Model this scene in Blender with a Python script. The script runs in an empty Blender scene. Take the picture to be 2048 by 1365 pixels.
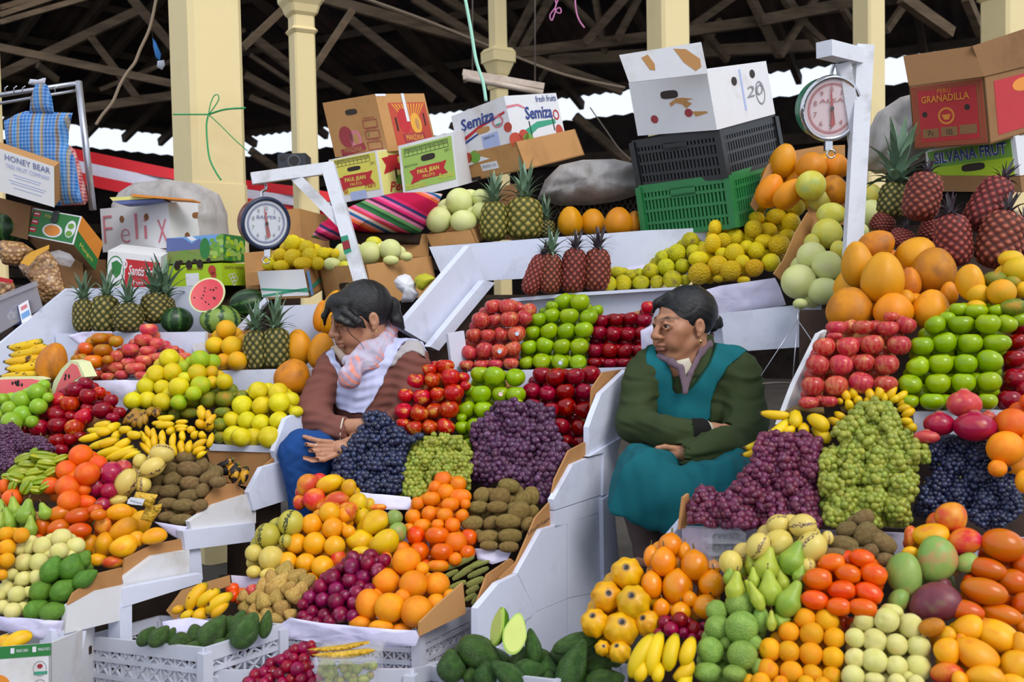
import bpy, bmesh, math, random
import numpy as np
from mathutils import Vector, Matrix

random.seed(7)
SC = bpy.context.scene
COL = SC.collection
FPX, CX, CY = 2000.0, 1024.0, 682.5          # focal length and centre of the 2048 x 1365 frame
# ------------------------------------------------------------------ camera
CAM_H = 1.40
PITCH, ROLL = math.radians(2.36), math.radians(1.15)
_r0, _u0 = Vector((1, 0, 0)), Vector((0, math.sin(PITCH), math.cos(PITCH)))
FWD = Vector((0, math.cos(PITCH), -math.sin(PITCH)))
RIGHT = (_r0 * math.cos(ROLL) - _u0 * math.sin(ROLL)).normalized()
UP = (_u0 * math.cos(ROLL) + _r0 * math.sin(ROLL)).normalized()
EYE = Vector((0, 0, CAM_H))
cam = bpy.data.cameras.new('camera')
cam.lens, cam.sensor_width, cam.clip_end = 36.0 * FPX / 2048.0, 36.0, 200
cam.dof.use_dof, cam.dof.focus_distance, cam.dof.aperture_fstop = True, 3.45, 5.0
camo = bpy.data.objects.new('camera', cam)
COL.objects.link(camo)
camo.matrix_world = Matrix((RIGHT, UP, -FWD)).transposed().to_4x4()
camo.location = EYE
SC.camera = camo
# ------------------------------------------------------------------ sky, sun, exposure
wd = bpy.data.worlds.new('sky'); SC.world = wd; wd.use_nodes = True
wd.node_tree.nodes['Background'].inputs[0].default_value = (0.80, 0.88, 1.0, 1)
wd.node_tree.nodes['Background'].inputs[1].default_value = 1.15
sun = bpy.data.lights.new('sun', 'SUN'); sun.energy, sun.angle, sun.color = 1.9, math.radians(28), (1.0, 0.95, 0.88)
suno = bpy.data.objects.new('sun', sun); COL.objects.link(suno)
suno.rotation_euler = Vector((-0.42, 0.62, -0.72)).to_track_quat('-Z', 'Y').to_euler()
SC.view_settings.view_transform, SC.view_settings.look = 'Standard', 'None'
SC.view_settings.gamma, SC.view_settings.use_curve_mapping = 1.0, False
SC.view_settings.exposure = 0.08

# ------------------------------------------------------------------ geometry helpers
def at(px, py, d):
    """photo pixel + axial distance -> point of the place"""
    return EYE + (FWD + RIGHT * ((px - CX) / FPX) - UP * ((py - CY) / FPX)) * d

def ray(px, py):
    return FWD + RIGHT * ((px - CX) / FPX) - UP * ((py - CY) / FPX)

def pix(p):
    v = p - EYE; d = v.dot(FWD)
    return CX + v.dot(RIGHT) / d * FPX, CY - v.dot(UP) / d * FPX, d

REG = {}
for _i, _y in enumerate((0, 330, 670, 1015)):
    for _j, _x in enumerate((0, 500, 1000, 1500)):
        REG['ABCD'[_i] + str(_j + 1)] = (_x, _y, 3.9 if _j < 3 else 2048 / 548.)
REG['R'] = (0, 0, 1.0)

def zz(reg, x, y):
    a, b, s = REG[reg]
    return a + x / s, b + y / s

def plane(px, py, d, slope=48, yaw=14):
    """sloping heap plane through a point: slope from the horizontal, right end nearer by yaw"""
    s, w = math.radians(slope), math.radians(yaw)
    n = Vector((-math.sin(w) * math.sin(s), -math.cos(w) * math.sin(s), math.cos(s)))
    return at(px, py, d), n

def on(pl, px, py):
    r = ray(px, py)
    t = (pl[0] - EYE).dot(pl[1]) / r.dot(pl[1])
    return EYE + r * t

def side_plane(px, py, d, ang=31):
    a = math.radians(ang)
    return at(px, py, d), Vector((math.cos(a), -math.sin(a), 0))

def front_plane(px, py, d, yaw=14):
    return plane(px, py, d, 90, yaw)

def link(o, parent=None):
    COL.objects.link(o)
    if parent is not None:
        o.parent = parent
    return o

def mesh_obj(name, verts, faces, mat=None, parent=None, smooth=False):
    me = bpy.data.meshes.new(name)
    me.from_pydata([tuple(v) for v in verts], [], faces)
    if smooth:
        me.polygons.foreach_set('use_smooth', [True] * len(me.polygons))
    if mat:
        me.materials.append(mat)
    me.update()
    return link(bpy.data.objects.new(name, me), parent)

def tag(o, label=None, cat=None, group=None, kind=None):
    if label: o['label'] = label
    if cat: o['category'] = cat
    if group: o['group'] = group
    if kind: o['kind'] = kind
    return o

def empty(name, loc):
    o = bpy.data.objects.new(name, None); COL.objects.link(o); o.location = loc
    o.empty_display_size = 0.02
    return o

def under(o, root):
    """parent a mesh that is written in world coordinates under an Empty that only moves"""
    o.parent = root
    o.matrix_parent_inverse = Matrix.Translation(-root.location)
    return o

def slab(name, pts, n, th, mat, root=None):
    """polygon (world points) thickened by th along -n"""
    n = n.normalized(); k = len(pts)
    # orient counter-clockwise seen from n
    c = Vector((0, 0, 0))
    for i in range(k):
        c += pts[i].cross(pts[(i + 1) % k])
    if c.dot(n) < 0:
        pts = pts[::-1]
    v = list(pts) + [p - n * th for p in pts]
    f = [tuple(range(k)), tuple(range(2 * k - 1, k - 1, -1))]
    for i in range(k):
        j = (i + 1) % k
        f.append((i, i + k, j + k, j))
    o = mesh_obj(name, v, f, mat)
    if root is not None:
        under(o, root)
    return o

def pslab(name, reg, txt, pl, th, mat, root=None):
    return slab(name, [on(pl, *zz(reg, *p)) for p in nums(txt)], pl[1], th, mat, root)

def nums(txt):
    out = []
    for t in txt.replace('\n', ';').split(';'):
        t = t.strip()
        if t:
            out.append([float(x) for x in t.split(',')])
    return out

def frame_z(d, hint=Vector((0, -1, 0))):
    """rotation whose Z follows d"""
    z = d.normalized(); x = hint.cross(z)
    if x.length < 1e-4: x = Vector((1, 0, 0)).cross(z)
    x.normalize()
    return Matrix((x, z.cross(x), z)).transposed()

def tube(name, pts, rad, mat, root=None, n=6, closed=True, flat=1.0):
    """tube through points; rad number or list"""
    pts = [Vector(p) for p in pts]; k = len(pts)
    if not hasattr(rad, '__len__'): rad = [rad] * k
    v, f = [], []
    up = None
    for i in range(k):
        t = (pts[min(i + 1, k - 1)] - pts[max(i - 1, 0)]).normalized()
        if up is None:
            up = t.cross(Vector((0.3, 0.9, 0.2))).normalized()
        else:
            up = (up - t * up.dot(t)).normalized()
        s = t.cross(up)
        for j in range(n):
            a = 2 * math.pi * j / n
            v.append(pts[i] + (up * math.cos(a) + s * math.sin(a) * flat) * rad[i])
    for i in range(k - 1):
        for j in range(n):
            a, b = i * n + j, i * n + (j + 1) % n
            f.append((a, b, b + n, a + n))
    f.append(tuple(range(n))[::-1]); f.append(tuple(range((k - 1) * n, k * n)))
    o = mesh_obj(name, v, f, mat, smooth=True)
    if root is not None: under(o, root)
    return o

def bez(a, b, c, k=9):
    return [a * (1 - t) ** 2 + b * 2 * t * (1 - t) + c * t * t for t in [i / (k - 1) for i in range(k)]]

def smooth_path(pts, k=6):
    """Catmull-Rom"""
    out = []; n = len(pts)
    for i in range(n - 1):
        p0, p1, p2, p3 = pts[max(i - 1, 0)], pts[i], pts[i + 1], pts[min(i + 2, n - 1)]
        for j in range(k):
            t = j / k
            out.append(0.5 * ((2 * p1) + (p2 - p0) * t + (2 * p0 - 5 * p1 + 4 * p2 - p3) * t * t + (3 * p1 - p0 - 3 * p2 + p3) * t ** 3))
    out.append(pts[-1])
    return out

def bar(name, a, b, w, h, mat, root=None, upv=Vector((0, 0, 1))):
    """squared timber from a to b"""
    t = (b - a).normalized(); s = t.cross(upv).normalized(); u = s.cross(t)
    v = []
    for p in (a, b):
        for x, y in ((-1, -1), (1, -1), (1, 1), (-1, 1)):
            v.append(p + s * (x * w / 2) + u * (y * h / 2))
    f = [(3, 2, 1, 0), (4, 5, 6, 7), (0, 1, 5, 4), (1, 2, 6, 5), (2, 3, 7, 6), (3, 0, 4, 7)]
    o = mesh_obj(name, v, f, mat)
    if root is not None: under(o, root)
    return o

def box_mesh(name, o, ux, uy, uz, mat, root=None):
    """parallelepiped from corner o"""
    v = [o + ux * a + uy * b + uz * c for c in (0, 1) for b in (0, 1) for a in (0, 1)]
    f = [(0, 2, 3, 1), (4, 5, 7, 6), (0, 1, 5, 4), (2, 6, 7, 3), (0, 4, 6, 2), (1, 3, 7, 5)]
    if ux.cross(uy).dot(uz) < 0: f = [q[::-1] for q in f]
    ob = mesh_obj(name, v, f, mat)
    if root is not None: under(ob, root)
    return ob

# ------------------------------------------------------------------ materials
def lin(c):
    if isinstance(c, str):
        c = [int(c[i:i + 2], 16) / 255 for i in (0, 2, 4)]
        c = [x / 12.92 if x <= 0.04045 else ((x + 0.055) / 1.055) ** 2.4 for x in c]
    return (c[0], c[1], c[2], 1.0)

MATS = {}
class NT:
    def __init__(s, name):
        s.m = bpy.data.materials.new(name); s.m.use_nodes = True
        s.t = s.m.node_tree; s.b = s.t.nodes['Principled BSDF']; MATS[name] = s.m
    def n(s, typ, **kw):
        nd = s.t.nodes.new(typ)
        for k, v in kw.items():
            setattr(nd, k, v)
        return nd
    def l(s, a, b): s.t.links.new(a, b)
    def math(s, op, a, b=None):
        nd = s.n('ShaderNodeMath', operation=op)
        for i, x in enumerate((a, b)):
            if x is None: continue
            if isinstance(x, (int, float)): nd.inputs[i].default_value = x
            else: s.l(x, nd.inputs[i])
        return nd.outputs[0]
    def mix(s, fac, a, b, blend='MIX'):
        nd = s.n('ShaderNodeMix', data_type='RGBA', blend_type=blend)
        for i, x in ((0, fac), (6, a), (7, b)):
            if isinstance(x, (int, float)): nd.inputs[i].default_value = x
            elif isinstance(x, (tuple, list, str)): nd.inputs[i].default_value = lin(x)
            else: s.l(x, nd.inputs[i])
        return nd.outputs[2]
    def ramp(s, x, stops, smooth=True):
        nd = s.n('ShaderNodeValToRGB')
        cr = nd.color_ramp
        if not smooth: cr.interpolation = 'CONSTANT'
        while len(cr.elements) < len(stops): cr.elements.new(0.5)
        for e, (p, c) in zip(cr.elements, stops):
            e.position = p; e.color = lin(c) if not isinstance(c, (int, float)) else (c, c, c, 1)
        if x is not None: s.l(x, nd.inputs[0])
        return nd.outputs[0]
    def coords(s, scale=(1, 1, 1), rnd=True, which='Object'):
        tc = s.n('ShaderNodeTexCoord'); o = tc.outputs[which]
        if rnd:
            oi = s.n('ShaderNodeObjectInfo'); k = s.math('MULTIPLY', oi.outputs['Random'], 37.0)
            cb = s.n('ShaderNodeCombineXYZ')
            for i in range(3): s.l(k, cb.inputs[i])
            ad = s.n('ShaderNodeVectorMath', operation='ADD'); s.l(o, ad.inputs[0]); s.l(cb.outputs[0], ad.inputs[1]); o = ad.outputs[0]
        mp = s.n('ShaderNodeMapping'); mp.inputs['Scale'].default_value = scale; s.l(o, mp.inputs[0])
        return mp.outputs[0]
    def noise(s, vec, scale=3, detail=3, rough=0.55):
        nd = s.n('ShaderNodeTexNoise'); nd.inputs['Scale'].default_value = scale; nd.inputs['Detail'].default_value = detail
        nd.inputs['Roughness'].default_value = rough
        if vec is not None: s.l(vec, nd.inputs['Vector'])
        return nd.outputs['Fac']
    def bump(s, h, strength=0.3, dist=0.01):
        nd = s.n('ShaderNodeBump'); nd.inputs['Strength'].default_value = strength; nd.inputs['Distance'].default_value = dist
        s.l(h, nd.inputs['Height']); s.l(nd.outputs[0], s.b.inputs['Normal'])
    def vary(s, col, amt=0.25, hue=0.02):
        oi = s.n('ShaderNodeObjectInfo')
        hs = s.n('ShaderNodeHueSaturation'); hs.inputs['Saturation'].default_value = 1.04; s.l(col, hs.inputs['Color'])
        v = s.math('ADD', s.math('MULTIPLY', oi.outputs['Random'], amt), .92 - amt / 2); s.l(v, hs.inputs['Value'])
        r2 = s.math('FRACT', s.math('MULTIPLY', oi.outputs['Random'], 17.3))
        h = s.math('ADD', s.math('MULTIPLY', r2, hue), 0.5 - hue / 2); s.l(h, hs.inputs['Hue'])
        return hs.outputs[0]
    def done(s, col, rough=0.5, spec=0.5, coat=0.0):
        if isinstance(col, (str, tuple)): s.b.inputs['Base Color'].default_value = lin(col)
        else: s.l(col, s.b.inputs['Base Color'])
        s.b.inputs['Roughness'].default_value = rough
        s.b.inputs['Specular IOR Level'].default_value = spec
        s.b.inputs['Coat Weight'].default_value = coat; s.b.inputs['Coat Roughness'].default_value = 0.12
        return s.m

def flat(name, col, rough=0.6, spec=0.4):
    """plain print or paint with a little grain"""
    if name in MATS: return MATS[name]
    t = NT(name); v = t.coords((1, 1, 1), False)
    c = t.mix(t.noise(v, 30, 3), col, tuple(x * 0.86 for x in lin(col)[:3]))
    return t.done(c, rough, spec)

def worn(name, col, dirt, scale=8, amt=0.55, rough=0.55, bump=0.15, streak=(1, 1, 1), spec=0.4):
    """painted boards, cardboard, sacking: base with blotches of dirt"""
    t = NT(name); v = t.coords(streak, True)
    a = t.noise(v, scale, 5, 0.65); b = t.noise(v, scale * 7, 2)
    c = t.mix(t.ramp(a, [(amt - 0.08, 0.0), (amt + 0.25, 1.0)]), col, dirt)
    c = t.mix(t.math('MULTIPLY', b, 0.12), c, dirt)
    t.bump(b, bump, 0.004)
    return t.done(c, rough, spec)

def fruit(name, c1, c2, scale=1.6, stretch=(1, 1, 1), lo=0.4, hi=0.62, speck=None, tip=None, low=None, blush=None,
          rough=0.35, bump=None, vary=0.2, hue=0.02, spec=0.38, coat=0.0, sss=0.0):
    t = NT(name); v = t.coords(stretch, True)
    c = t.mix(t.ramp(t.noise(v, scale, 4), [(lo, 0.0), (hi, 1.0)]), c1, c2)
    sep = None
    if blush:                                     # colour, threshold: a blotch on one cheek
        vb = t.coords((1, 1, 1), True)
        c = t.mix(t.ramp(t.noise(vb, blush[1], 2), [(blush[2], 0.0), (blush[2] + 0.2, 1.0)]), c, blush[0])
    if speck:                                     # colour, scale, threshold
        vs = t.coords((1, 1, 1), True)
        c = t.mix(t.ramp(t.noise(vs, speck[1], 3, 0.7), [(speck[2], 0.0), (speck[2] + 0.06, 1.0)]), c, speck[0])
    if tip or low:
        tc = t.n('ShaderNodeTexCoord'); sx = t.n('ShaderNodeSeparateXYZ'); t.l(tc.outputs['Object'], sx.inputs[0]); sep = sx.outputs[2]
        if tip:                                   # colour, z, softness: stem end
            c = t.mix(t.ramp(sep, [(tip[1], 0.0), (min(tip[1] + tip[2], 1), 1.0)]), c, tip[0])
        if low:
            ng = t.math('MULTIPLY', sep, -1.0)
            c = t.mix(t.ramp(ng, [(low[1], 0.0), (min(low[1] + low[2], 1), 1.0)]), c, low[0])
    if bump:
        t.bump(t.noise(t.coords((1, 1, 1), True), bump[0], 2), bump[1], 0.05)
    if vary: c = t.vary(c, vary, hue)
    if sss:
        t.b.inputs['Subsurface Weight'].default_value = sss; t.b.inputs['Subsurface Radius'].default_value = (0.006, 0.006, 0.003)
        t.b.inputs['Subsurface Scale'].default_value = 0.6
    return t.done(c, rough, spec, coat)
REG.update(E1=(0, 800, 2048 / 300.), E2=(140, 790, 2048 / 420.), E3=(1480, 760, 2048 / 390.), E4=(860, 1190, 2048 / 560.), E5=(330, 1140, 2048 / 430.))
REG.update(F1=(590, 560, 990 / 290.), F2=(1180, 570, 878 / 360.))
# ------------------------------------------------------------------ fruit shapes (unit size, stem along +Z)
def grid_mesh(name, fn, nu=28, nv=16):
    """closed surface: fn(u angle, t 0..pi) -> xyz"""
    v = [fn(0, 0.0)]
    for i in range(1, nv):
        for j in range(nu):
            v.append(fn(2 * math.pi * j / nu, math.pi * i / nv))
    v.append(fn(0, math.pi))
    f = [(0, 1 + j, 1 + (j + 1) % nu) for j in range(nu)]
    for i in range(nv - 2):
        for j in range(nu):
            a, b = 1 + i * nu + j, 1 + i * nu + (j + 1) % nu
            f.append((a, a + nu, b + nu, b))
    e = len(v) - 1; s = 1 + (nv - 2) * nu
    f += [(e, s + (j + 1) % nu, s + j) for j in range(nu)]
    me = bpy.data.meshes.new(name); me.from_pydata(v, [], f)
    me.polygons.foreach_set('use_smooth', [True] * len(f)); me.update()
    return me

def lath(rf, zf, ang=None):
    def fn(u, t):
        r, z = rf(t), zf(t)
        k = ang(u, t) if ang else 1.0
        return (r * math.cos(u) * k, r * math.sin(u) * k, z)
    return fn

def gau(x, w): return math.exp(-(x / w) ** 2)
S, C = math.sin, math.cos
SHAPE = {
    'apple': grid_mesh('apple', lath(lambda t: S(t) * (1 + 0.09 * C(t)), lambda t: 0.9 * C(t) - 0.30 * gau(S(t), .3) * (C(t) > 0) + .14 * gau(S(t), .25) * (C(t) < 0),
                                     lambda u, t: 1 + .025 * C(5 * u) * max(0, -C(t)))),
    'round': grid_mesh('round_fruit', lath(lambda t: S(t), lambda t: .96 * C(t) - .05 * gau(S(t), .14) * (C(t) > 0))),
    'ball': grid_mesh('ball_fruit', lath(S, C), 16, 10),
    'citrus': grid_mesh('citrus', lath(lambda t: S(t) * .98, lambda t: C(t) + .10 * gau(S(t), .2) * (C(t) > 0) + .03 * gau(S(t), .2) * (C(t) < 0))),
    'tomato': grid_mesh('tomato', lath(lambda t: abs(S(t)) ** .86, lambda t: .95 * C(t) - .10 * gau(S(t), .22), lambda u, t: 1 + .02 * C(4 * u))),
    'pear': grid_mesh('pear', lath(lambda t: S(t) ** (.7 if C(t) > 0 else 1) * (1 - .40 * max(0, C(t)) ** .8) * (1 - .16 * gau(C(t) - .6, .3)), lambda t: C(t) * (1.0 + .26 * (C(t) > 0) * C(t)) + .05 * gau(S(t), .2) * (C(t) < 0))),
    'mango': grid_mesh('mango', lambda u, t: (S(t) * C(u) * (1 + .08 * C(t)) + .16 * C(t) ** 2, S(t) * S(u) * .84, C(t) * 1.0)),
    'papaya': grid_mesh('papaya', lath(lambda t: S(t) * (1 - .16 * C(t)), lambda t: C(t) - .04 * gau(S(t), .12) * (C(t) > 0), lambda u, t: 1 + .03 * C(5 * u))),
    'kiwi': grid_mesh('kiwi', lath(lambda t: abs(S(t)) ** .85, lambda t: C(t) - .06 * gau(S(t), .2)), 24, 14),
    'avocado': grid_mesh('avocado', lath(lambda t: S(t) * (1 - .30 * max(0, C(t))) * (1 - .10 * gau(C(t) - .7, .3)), lambda t: C(t) * (1 + .12 * (C(t) > 0)))),
    'peach': grid_mesh('peach', lambda u, t: (S(t) * C(u) * (1 - .07 * gau(u - math.pi if u > 0 else 9, .35)), S(t) * S(u), .95 * C(t) - .12 * gau(S(t), .22) * (C(t) > 0))),
    'pome': grid_mesh('pomegranate', lath(lambda t: S(t) * (1 + .0 * C(t)), lambda t: .92 * C(t) + .22 * gau(S(t) - .16, .10) * (C(t) > 0) - .1 * gau(S(t), .08) * (C(t) > 0), lambda u, t: 1 + .03 * C(6 * u) * S(t)), 30, 24),
    'star': grid_mesh('starfruit', lath(lambda t: S(t) ** .8, lambda t: 1.0 * C(t), lambda u, t: .64 + .40 * abs(C(2.5 * u)) ** 1.5), 40, 14),
    'husk': grid_mesh('physalis_husk', lath(lambda t: S(t) * (1 - .35 * C(t)) * 1.12, lambda t: C(t) * (.95 + .2 * C(t)), lambda u, t: .86 + .14 * abs(C(2.5 * u)) + .03 * S(9 * u + 5 * t)), 30, 12),
    'pitaya': grid_mesh('pitahaya', lath(lambda t: S(t) * 1.0, lambda t: 1.0 * C(t) - .14 * gau(S(t), .14) * (C(t) > 0),
                                         lambda u, t: .93 + .10 * (.5 + .5 * C(7 * u + 1.2 * math.sin(2 * t))) * S(t) + .10 * max(0, C(7 * u)) ** 4 * max(0, C(6 * t + 1.5 * (C(3.5 * u) > 0))) ** 4), 48, 28),
    'melon': grid_mesh('melon', lath(lambda t: S(t), lambda t: 1.0 * C(t) - .04 * gau(S(t), .10)), 32, 20),
    'wmelon': grid_mesh('watermelon', lath(lambda t: S(t), lambda t: 1.0 * C(t) - .03 * gau(S(t), .08), lambda u, t: 1 + .012 * C(10 * u)), 40, 20),
    'pod': grid_mesh('pod', lath(lambda t: S(t) ** .55 * (1 + .06 * S(14 * t)), C), 12, 22),
    'grape': grid_mesh('grape', lath(S, lambda t: 1.05 * C(t)), 14, 9),
}
STEM = grid_mesh('fruit_stem', lath(lambda t: .075 * S(t) ** .3 * (1 + .5 * (C(t) > .9)), lambda t: .28 * C(t), None), 6, 6)
STICKER = None

fruit('apple pink', 'b8343a', 'cc7a5c', 1.0, (4, 4, .7), .42, .75, rough=.22, blush=('d39a62', 1.0, .58), speck=('f0cfa0', 26, .67))
fruit('apple red', 'b01c26', 'd0502e', 1.0, (7, 7, .6), .45, .7, rough=.2, blush=('dba850', 1.0, .54), speck=('e8a080', 24, .70))
fruit('apple dark', '7f0f1f', 'a81e2a', .9, (5, 5, .6), .45, .8, rough=.18, blush=('b8302c', .9, .60), speck=('c07060', 26, .70), hue=.015)
fruit('apple green', '86a31a', '9cb52c', 1.0, (1, 1, 1), .4, .7, rough=.2, tip=('6f9420', .72, .3), speck=('c6dc80', 28, .70), hue=.02)
fruit('lime', '80a82c', '94b63a', 1.0, rough=.3)
fruit('orange deep', 'e8590c', 'ea7014', 1.3, rough=.38, bump=(38, .22), hue=.015, tip=('c0641a', .975, .01))
fruit('orange', 'ef8a12', 'f29d20', 1.3, rough=.42, bump=(38, .25), hue=.02, tip=('b9802a', .975, .01))
fruit('orange yellow', 'ecae14', 'd9ac1c', 1.2, rough=.45, bump=(36, .22), hue=.03, speck=('8f9a2a', 6, .70))
fruit('lima', 'd2c01f', 'dfd03c', 1.3, rough=.42, bump=(36, .2), hue=.03, speck=('a88a2a', 14, .72))
fruit('lima orange', 'dcae12', 'cfb824', 1.3, rough=.42, bump=(36, .2), hue=.03, blush=('a8a626', 1.0, .55), speck=('a88a2a', 14, .72))
fruit('lima green', '9ab52a', 'b7bd2c', 1.1, rough=.42, bump=(36, .2), hue=.03, blush=('c9b02a', .8, .6))
fruit('tangerine green', '6d7d22', '8f8a24', 1.0, rough=.45, bump=(34, .25), blush=('c98628', .9, .56), hue=.02)
fruit('persimmon', 'e2601a', 'd9741c', 1.0, rough=.3, hue=.02, blush=('c98a24', .9, .58), coat=.3)
fruit('persimmon dull', 'b3641c', 'b8821f', 1.0, rough=.38, hue=.02, blush=('8f7d2a', 1.0, .55))
fruit('tomato', 'dc4c0c', 'e26410', 1.0, rough=.22, hue=.015)
fruit('tree tomato', 'd2540c', 'c2620c', .9, rough=.25, hue=.02, speck=('8a4a18', 10, .73))
fruit('tangerine', 'ee7410', 'ea8a16', 1.2, rough=.36, bump=(36, .2), hue=.015, tip=('b0641a', .955, .02))
fruit('plum red', 'c04048', 'd6755a', 1.0, rough=.35, blush=('d8b060', 1.0, .60), hue=.02, speck=('e0a088', 22, .70))
fruit('plum dark', '6a1030', '8b1a44', 1.1, rough=.33, hue=.03, blush=('a8688a', .9, .60))
fruit('grape globe', '740e28', '981c3a', 1.0, rough=.3, hue=.03)
fruit('pomegranate', 'a8283a', '9a1f40', 1.1, rough=.3, blush=('cf7a60', .9, .60), tip=('b06a58', .97, .2), hue=.02, coat=.2)
fruit('pomegranate pale', 'cf6a50', 'b83a40', .9, rough=.35, blush=('dda070', .9, .6), tip=('c08a60', .97, .2), hue=.02)
fruit('kiwi', '86703e', '9a8350', 3.0, rough=.75, bump=(45, .5), spec=.25, vary=.22, tip=('4f3c20', .93, .03), low=('54401f', .95, .03))
fruit('kiwi shade', '7d6640', '917a52', 3.0, rough=.75, bump=(45, .5), spec=.25, vary=.22, tip=('4f3c20', .93, .03))
fruit('mango gold', 'ecaa28', 'e69a2a', 1.0, rough=.42, blush=('dd7a40', .8, .60), tip=('5f4a24', .985, .006), speck=('a87a24', 16, .73), hue=.02)
fruit('mango red', 'cf4438', 'e0903a', .7, rough=.4, lo=.42, hi=.60, tip=('5f4a24', .985, .006), speck=('e8c060', 20, .72), hue=.03)
fruit('mango green', '7c9a4c', '93a455', .9, rough=.42, blush=('c07a5c', .8, .56), tip=('4f4a24', .98, .01), speck=('b8c070', 20, .71), hue=.02)
fruit('mango purple', '6a3040', '7f4048', 1.0, rough=.4, blush=('7a7048', .8, .62), speck=('b08a70', 22, .70))
fruit('mango yellow', 'e0b82e', 'd8a030', 1.0, rough=.42, speck=('8a6a24', 9, .70), tip=('5f4a24', .98, .01), hue=.02)
fruit('papaya', 'e5951a', 'd98a1c', .9, (1, 1, .5), rough=.48, blush=('c07420', .8, .62), speck=('6f4a1c', 7, .70), tip=('8a6a28', .96, .03), hue=.02)
fruit('papaya brown', 'cf8426', 'b87430', 1.2, rough=.55, blush=('96602e', 1.1, .56), speck=('6f4a2c', 7, .66), tip=('6a5a28', .95, .03), hue=.02)
fruit('papaya green', 'a88a2a', 'b8862a', .8, rough=.5, blush=('6f7a30', .8, .52), speck=('5f4a1c', 8, .70), hue=.02)
fruit('melon', 'cfd488', 'd9d99a', 1.0, rough=.5, bump=(20, .1), speck=('a89a5a', 10, .74), tip=('9a9a5a', .985, .006), hue=.01, vary=.12)
fruit('melon spotted', 'cfc04a', 'd8d070', 1.0, rough=.5, blush=('b8c878', .9, .55), speck=('8a6a30', 8, .72), tip=('7a6a3a', .985, .006), hue=.02)
fruit('melon yellow', 'd9c82a', 'd0d050', 1.0, rough=.45)
fruit('passion', 'e6c81e', 'eed43a', 1.2, rough=.4, bump=(7, .4), speck=('9a7a24', 9, .70), tip=('7a6a2a', .965, .02), hue=.03)
fruit('passion wrinkled', 'e4bb2a', 'dcb436', 1.3, rough=.5, bump=(6, .6), speck=('9a7a28', 8, .69), tip=('7a5a2a', .955, .02), hue=.03)
fruit('quince', 'c6bb1c', 'b6b026', 1.2, rough=.5, bump=(6, .35), blush=('8f7a3a', 1.2, .54), speck=('5f4a24', 6, .70), tip=('4a3a20', .94, .03), hue=.03)
fruit('apricot', 'e2962a', 'e0a232', 1.0, rough=.6, blush=('d9643a', .8, .63), tip=('8a5a2a', .97, .02), spec=.3, hue=.02)
fruit('white peach', 'd9d08a', 'cfc878', 1.1, rough=.6, blush=('d8b070', 1.0, .62), tip=('9a8a50', .965, .02), spec=.3, hue=.015, vary=.12)
fruit('pepino', 'd3ba5a', 'dcc878', 1.0, (3, 3, .28), .40, .7, rough=.42, speck=None, hue=.015)
fruit('pear', '9cac3c', 'b0b84a', 1.0, rough=.42, speck=('7f8a34', 30, .66), low=('8a8a3a', .93, .05), hue=.02)
fruit('pear green', '84a23c', '9aae44', 1.0, rough=.4, speck=('6f8a34', 30, .66), hue=.02)
fruit('avocado', '304d1c', '436228', 2.2, rough=.4, bump=(16, .45), speck=('8aa050', 26, .70), blush=('2a3a1a', 1.0, .58), hue=.02)
fruit('avocado round', '4f7a24', '5f8a2c', 2.0, rough=.4, bump=(14, .35), speck=('2f4a1c', 9, .66), hue=.02)
fruit('green citrus', '7c9a44', '8fac50', 1.6, rough=.38, bump=(9, .35), speck=('4f6a2a', 10, .67), hue=.02)
fruit('granadilla', 'e88a1a', 'eb9a2c', 1.0, rough=.3, speck=('8a4a1c', 9, .66), blush=('e0702a', .8, .62), hue=.015, coat=.2)
fruit('granadilla spotted', 'e89a2c', 'e8a83c', 1.0, rough=.35, speck=('9a5a1c', 14, .64), tip=('6a4a1c', .95, .03), hue=.02)
fruit('starfruit', '80961e', '9aa228', 1.2, rough=.35, blush=('c0a828', .9, .58), hue=.03, coat=.3)
fruit('husk', 'b8944e', 'd0b070', 1.6, (4, 4, .6), rough=.8, bump=(10, .5), spec=.15, hue=.02, vary=.35)
fruit('pod', '7d8440', '8f8c4a', 2.0, rough=.55, bump=(8, .4), speck=('4f4a24', 8, .66), vary=.3)
fruit('olive grape', '8f9a3a', 'a8a850', 1.0, rough=.3, blush=('a05a5a', .7, .55), hue=.05)
fruit('grape black', '161a30', '262a48', 1.2, rough=.34, blush=('3c466e', .9, .52), vary=.5, spec=.5)
fruit('grape green', '848c34', '9ea448', 1.0, rough=.28, hue=.04, vary=.3, sss=.0)
fruit('grape purple', '45263f', '5c344f', 1.0, rough=.34, blush=('7a5c80', .9, .55), hue=.05, vary=.45)
fruit('grape red', '5a2038', '6f3048', 1.0, rough=.34, blush=('7d5a74', .9, .56), hue=.04, vary=.5)
fruit('stem', '8a8a40', '6a5a30', 4, rough=.7)
fruit('stem brown', '5f4a2a', '7a6438', 4, rough=.8)
def stripes(name, base, dark, n, wob, lo, hi, rough, light=None):
    t = NT(name); v = t.coords((1, 1, 1), True)
    tc = t.n('ShaderNodeTexCoord'); sx = t.n('ShaderNodeSeparateXYZ'); t.l(tc.outputs['Object'], sx.inputs[0])
    a = t.math('ARCTAN2', sx.outputs[1], sx.outputs[0])
    w = t.math('ADD', t.math('MULTIPLY', a, float(n)), t.math('MULTIPLY', t.noise(v, 4, 4, .7), wob))
    s = t.math('ADD', t.math('MULTIPLY', t.math('SINE', w), .35), t.math('MULTIPLY', t.noise(v, 9, 3), .5))
    c = t.mix(t.ramp(s, [(lo, 0.0), (hi, 1.0)]), base, dark)
    c = t.vary(c, .15, .01)
    return t.done(c, rough)
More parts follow.
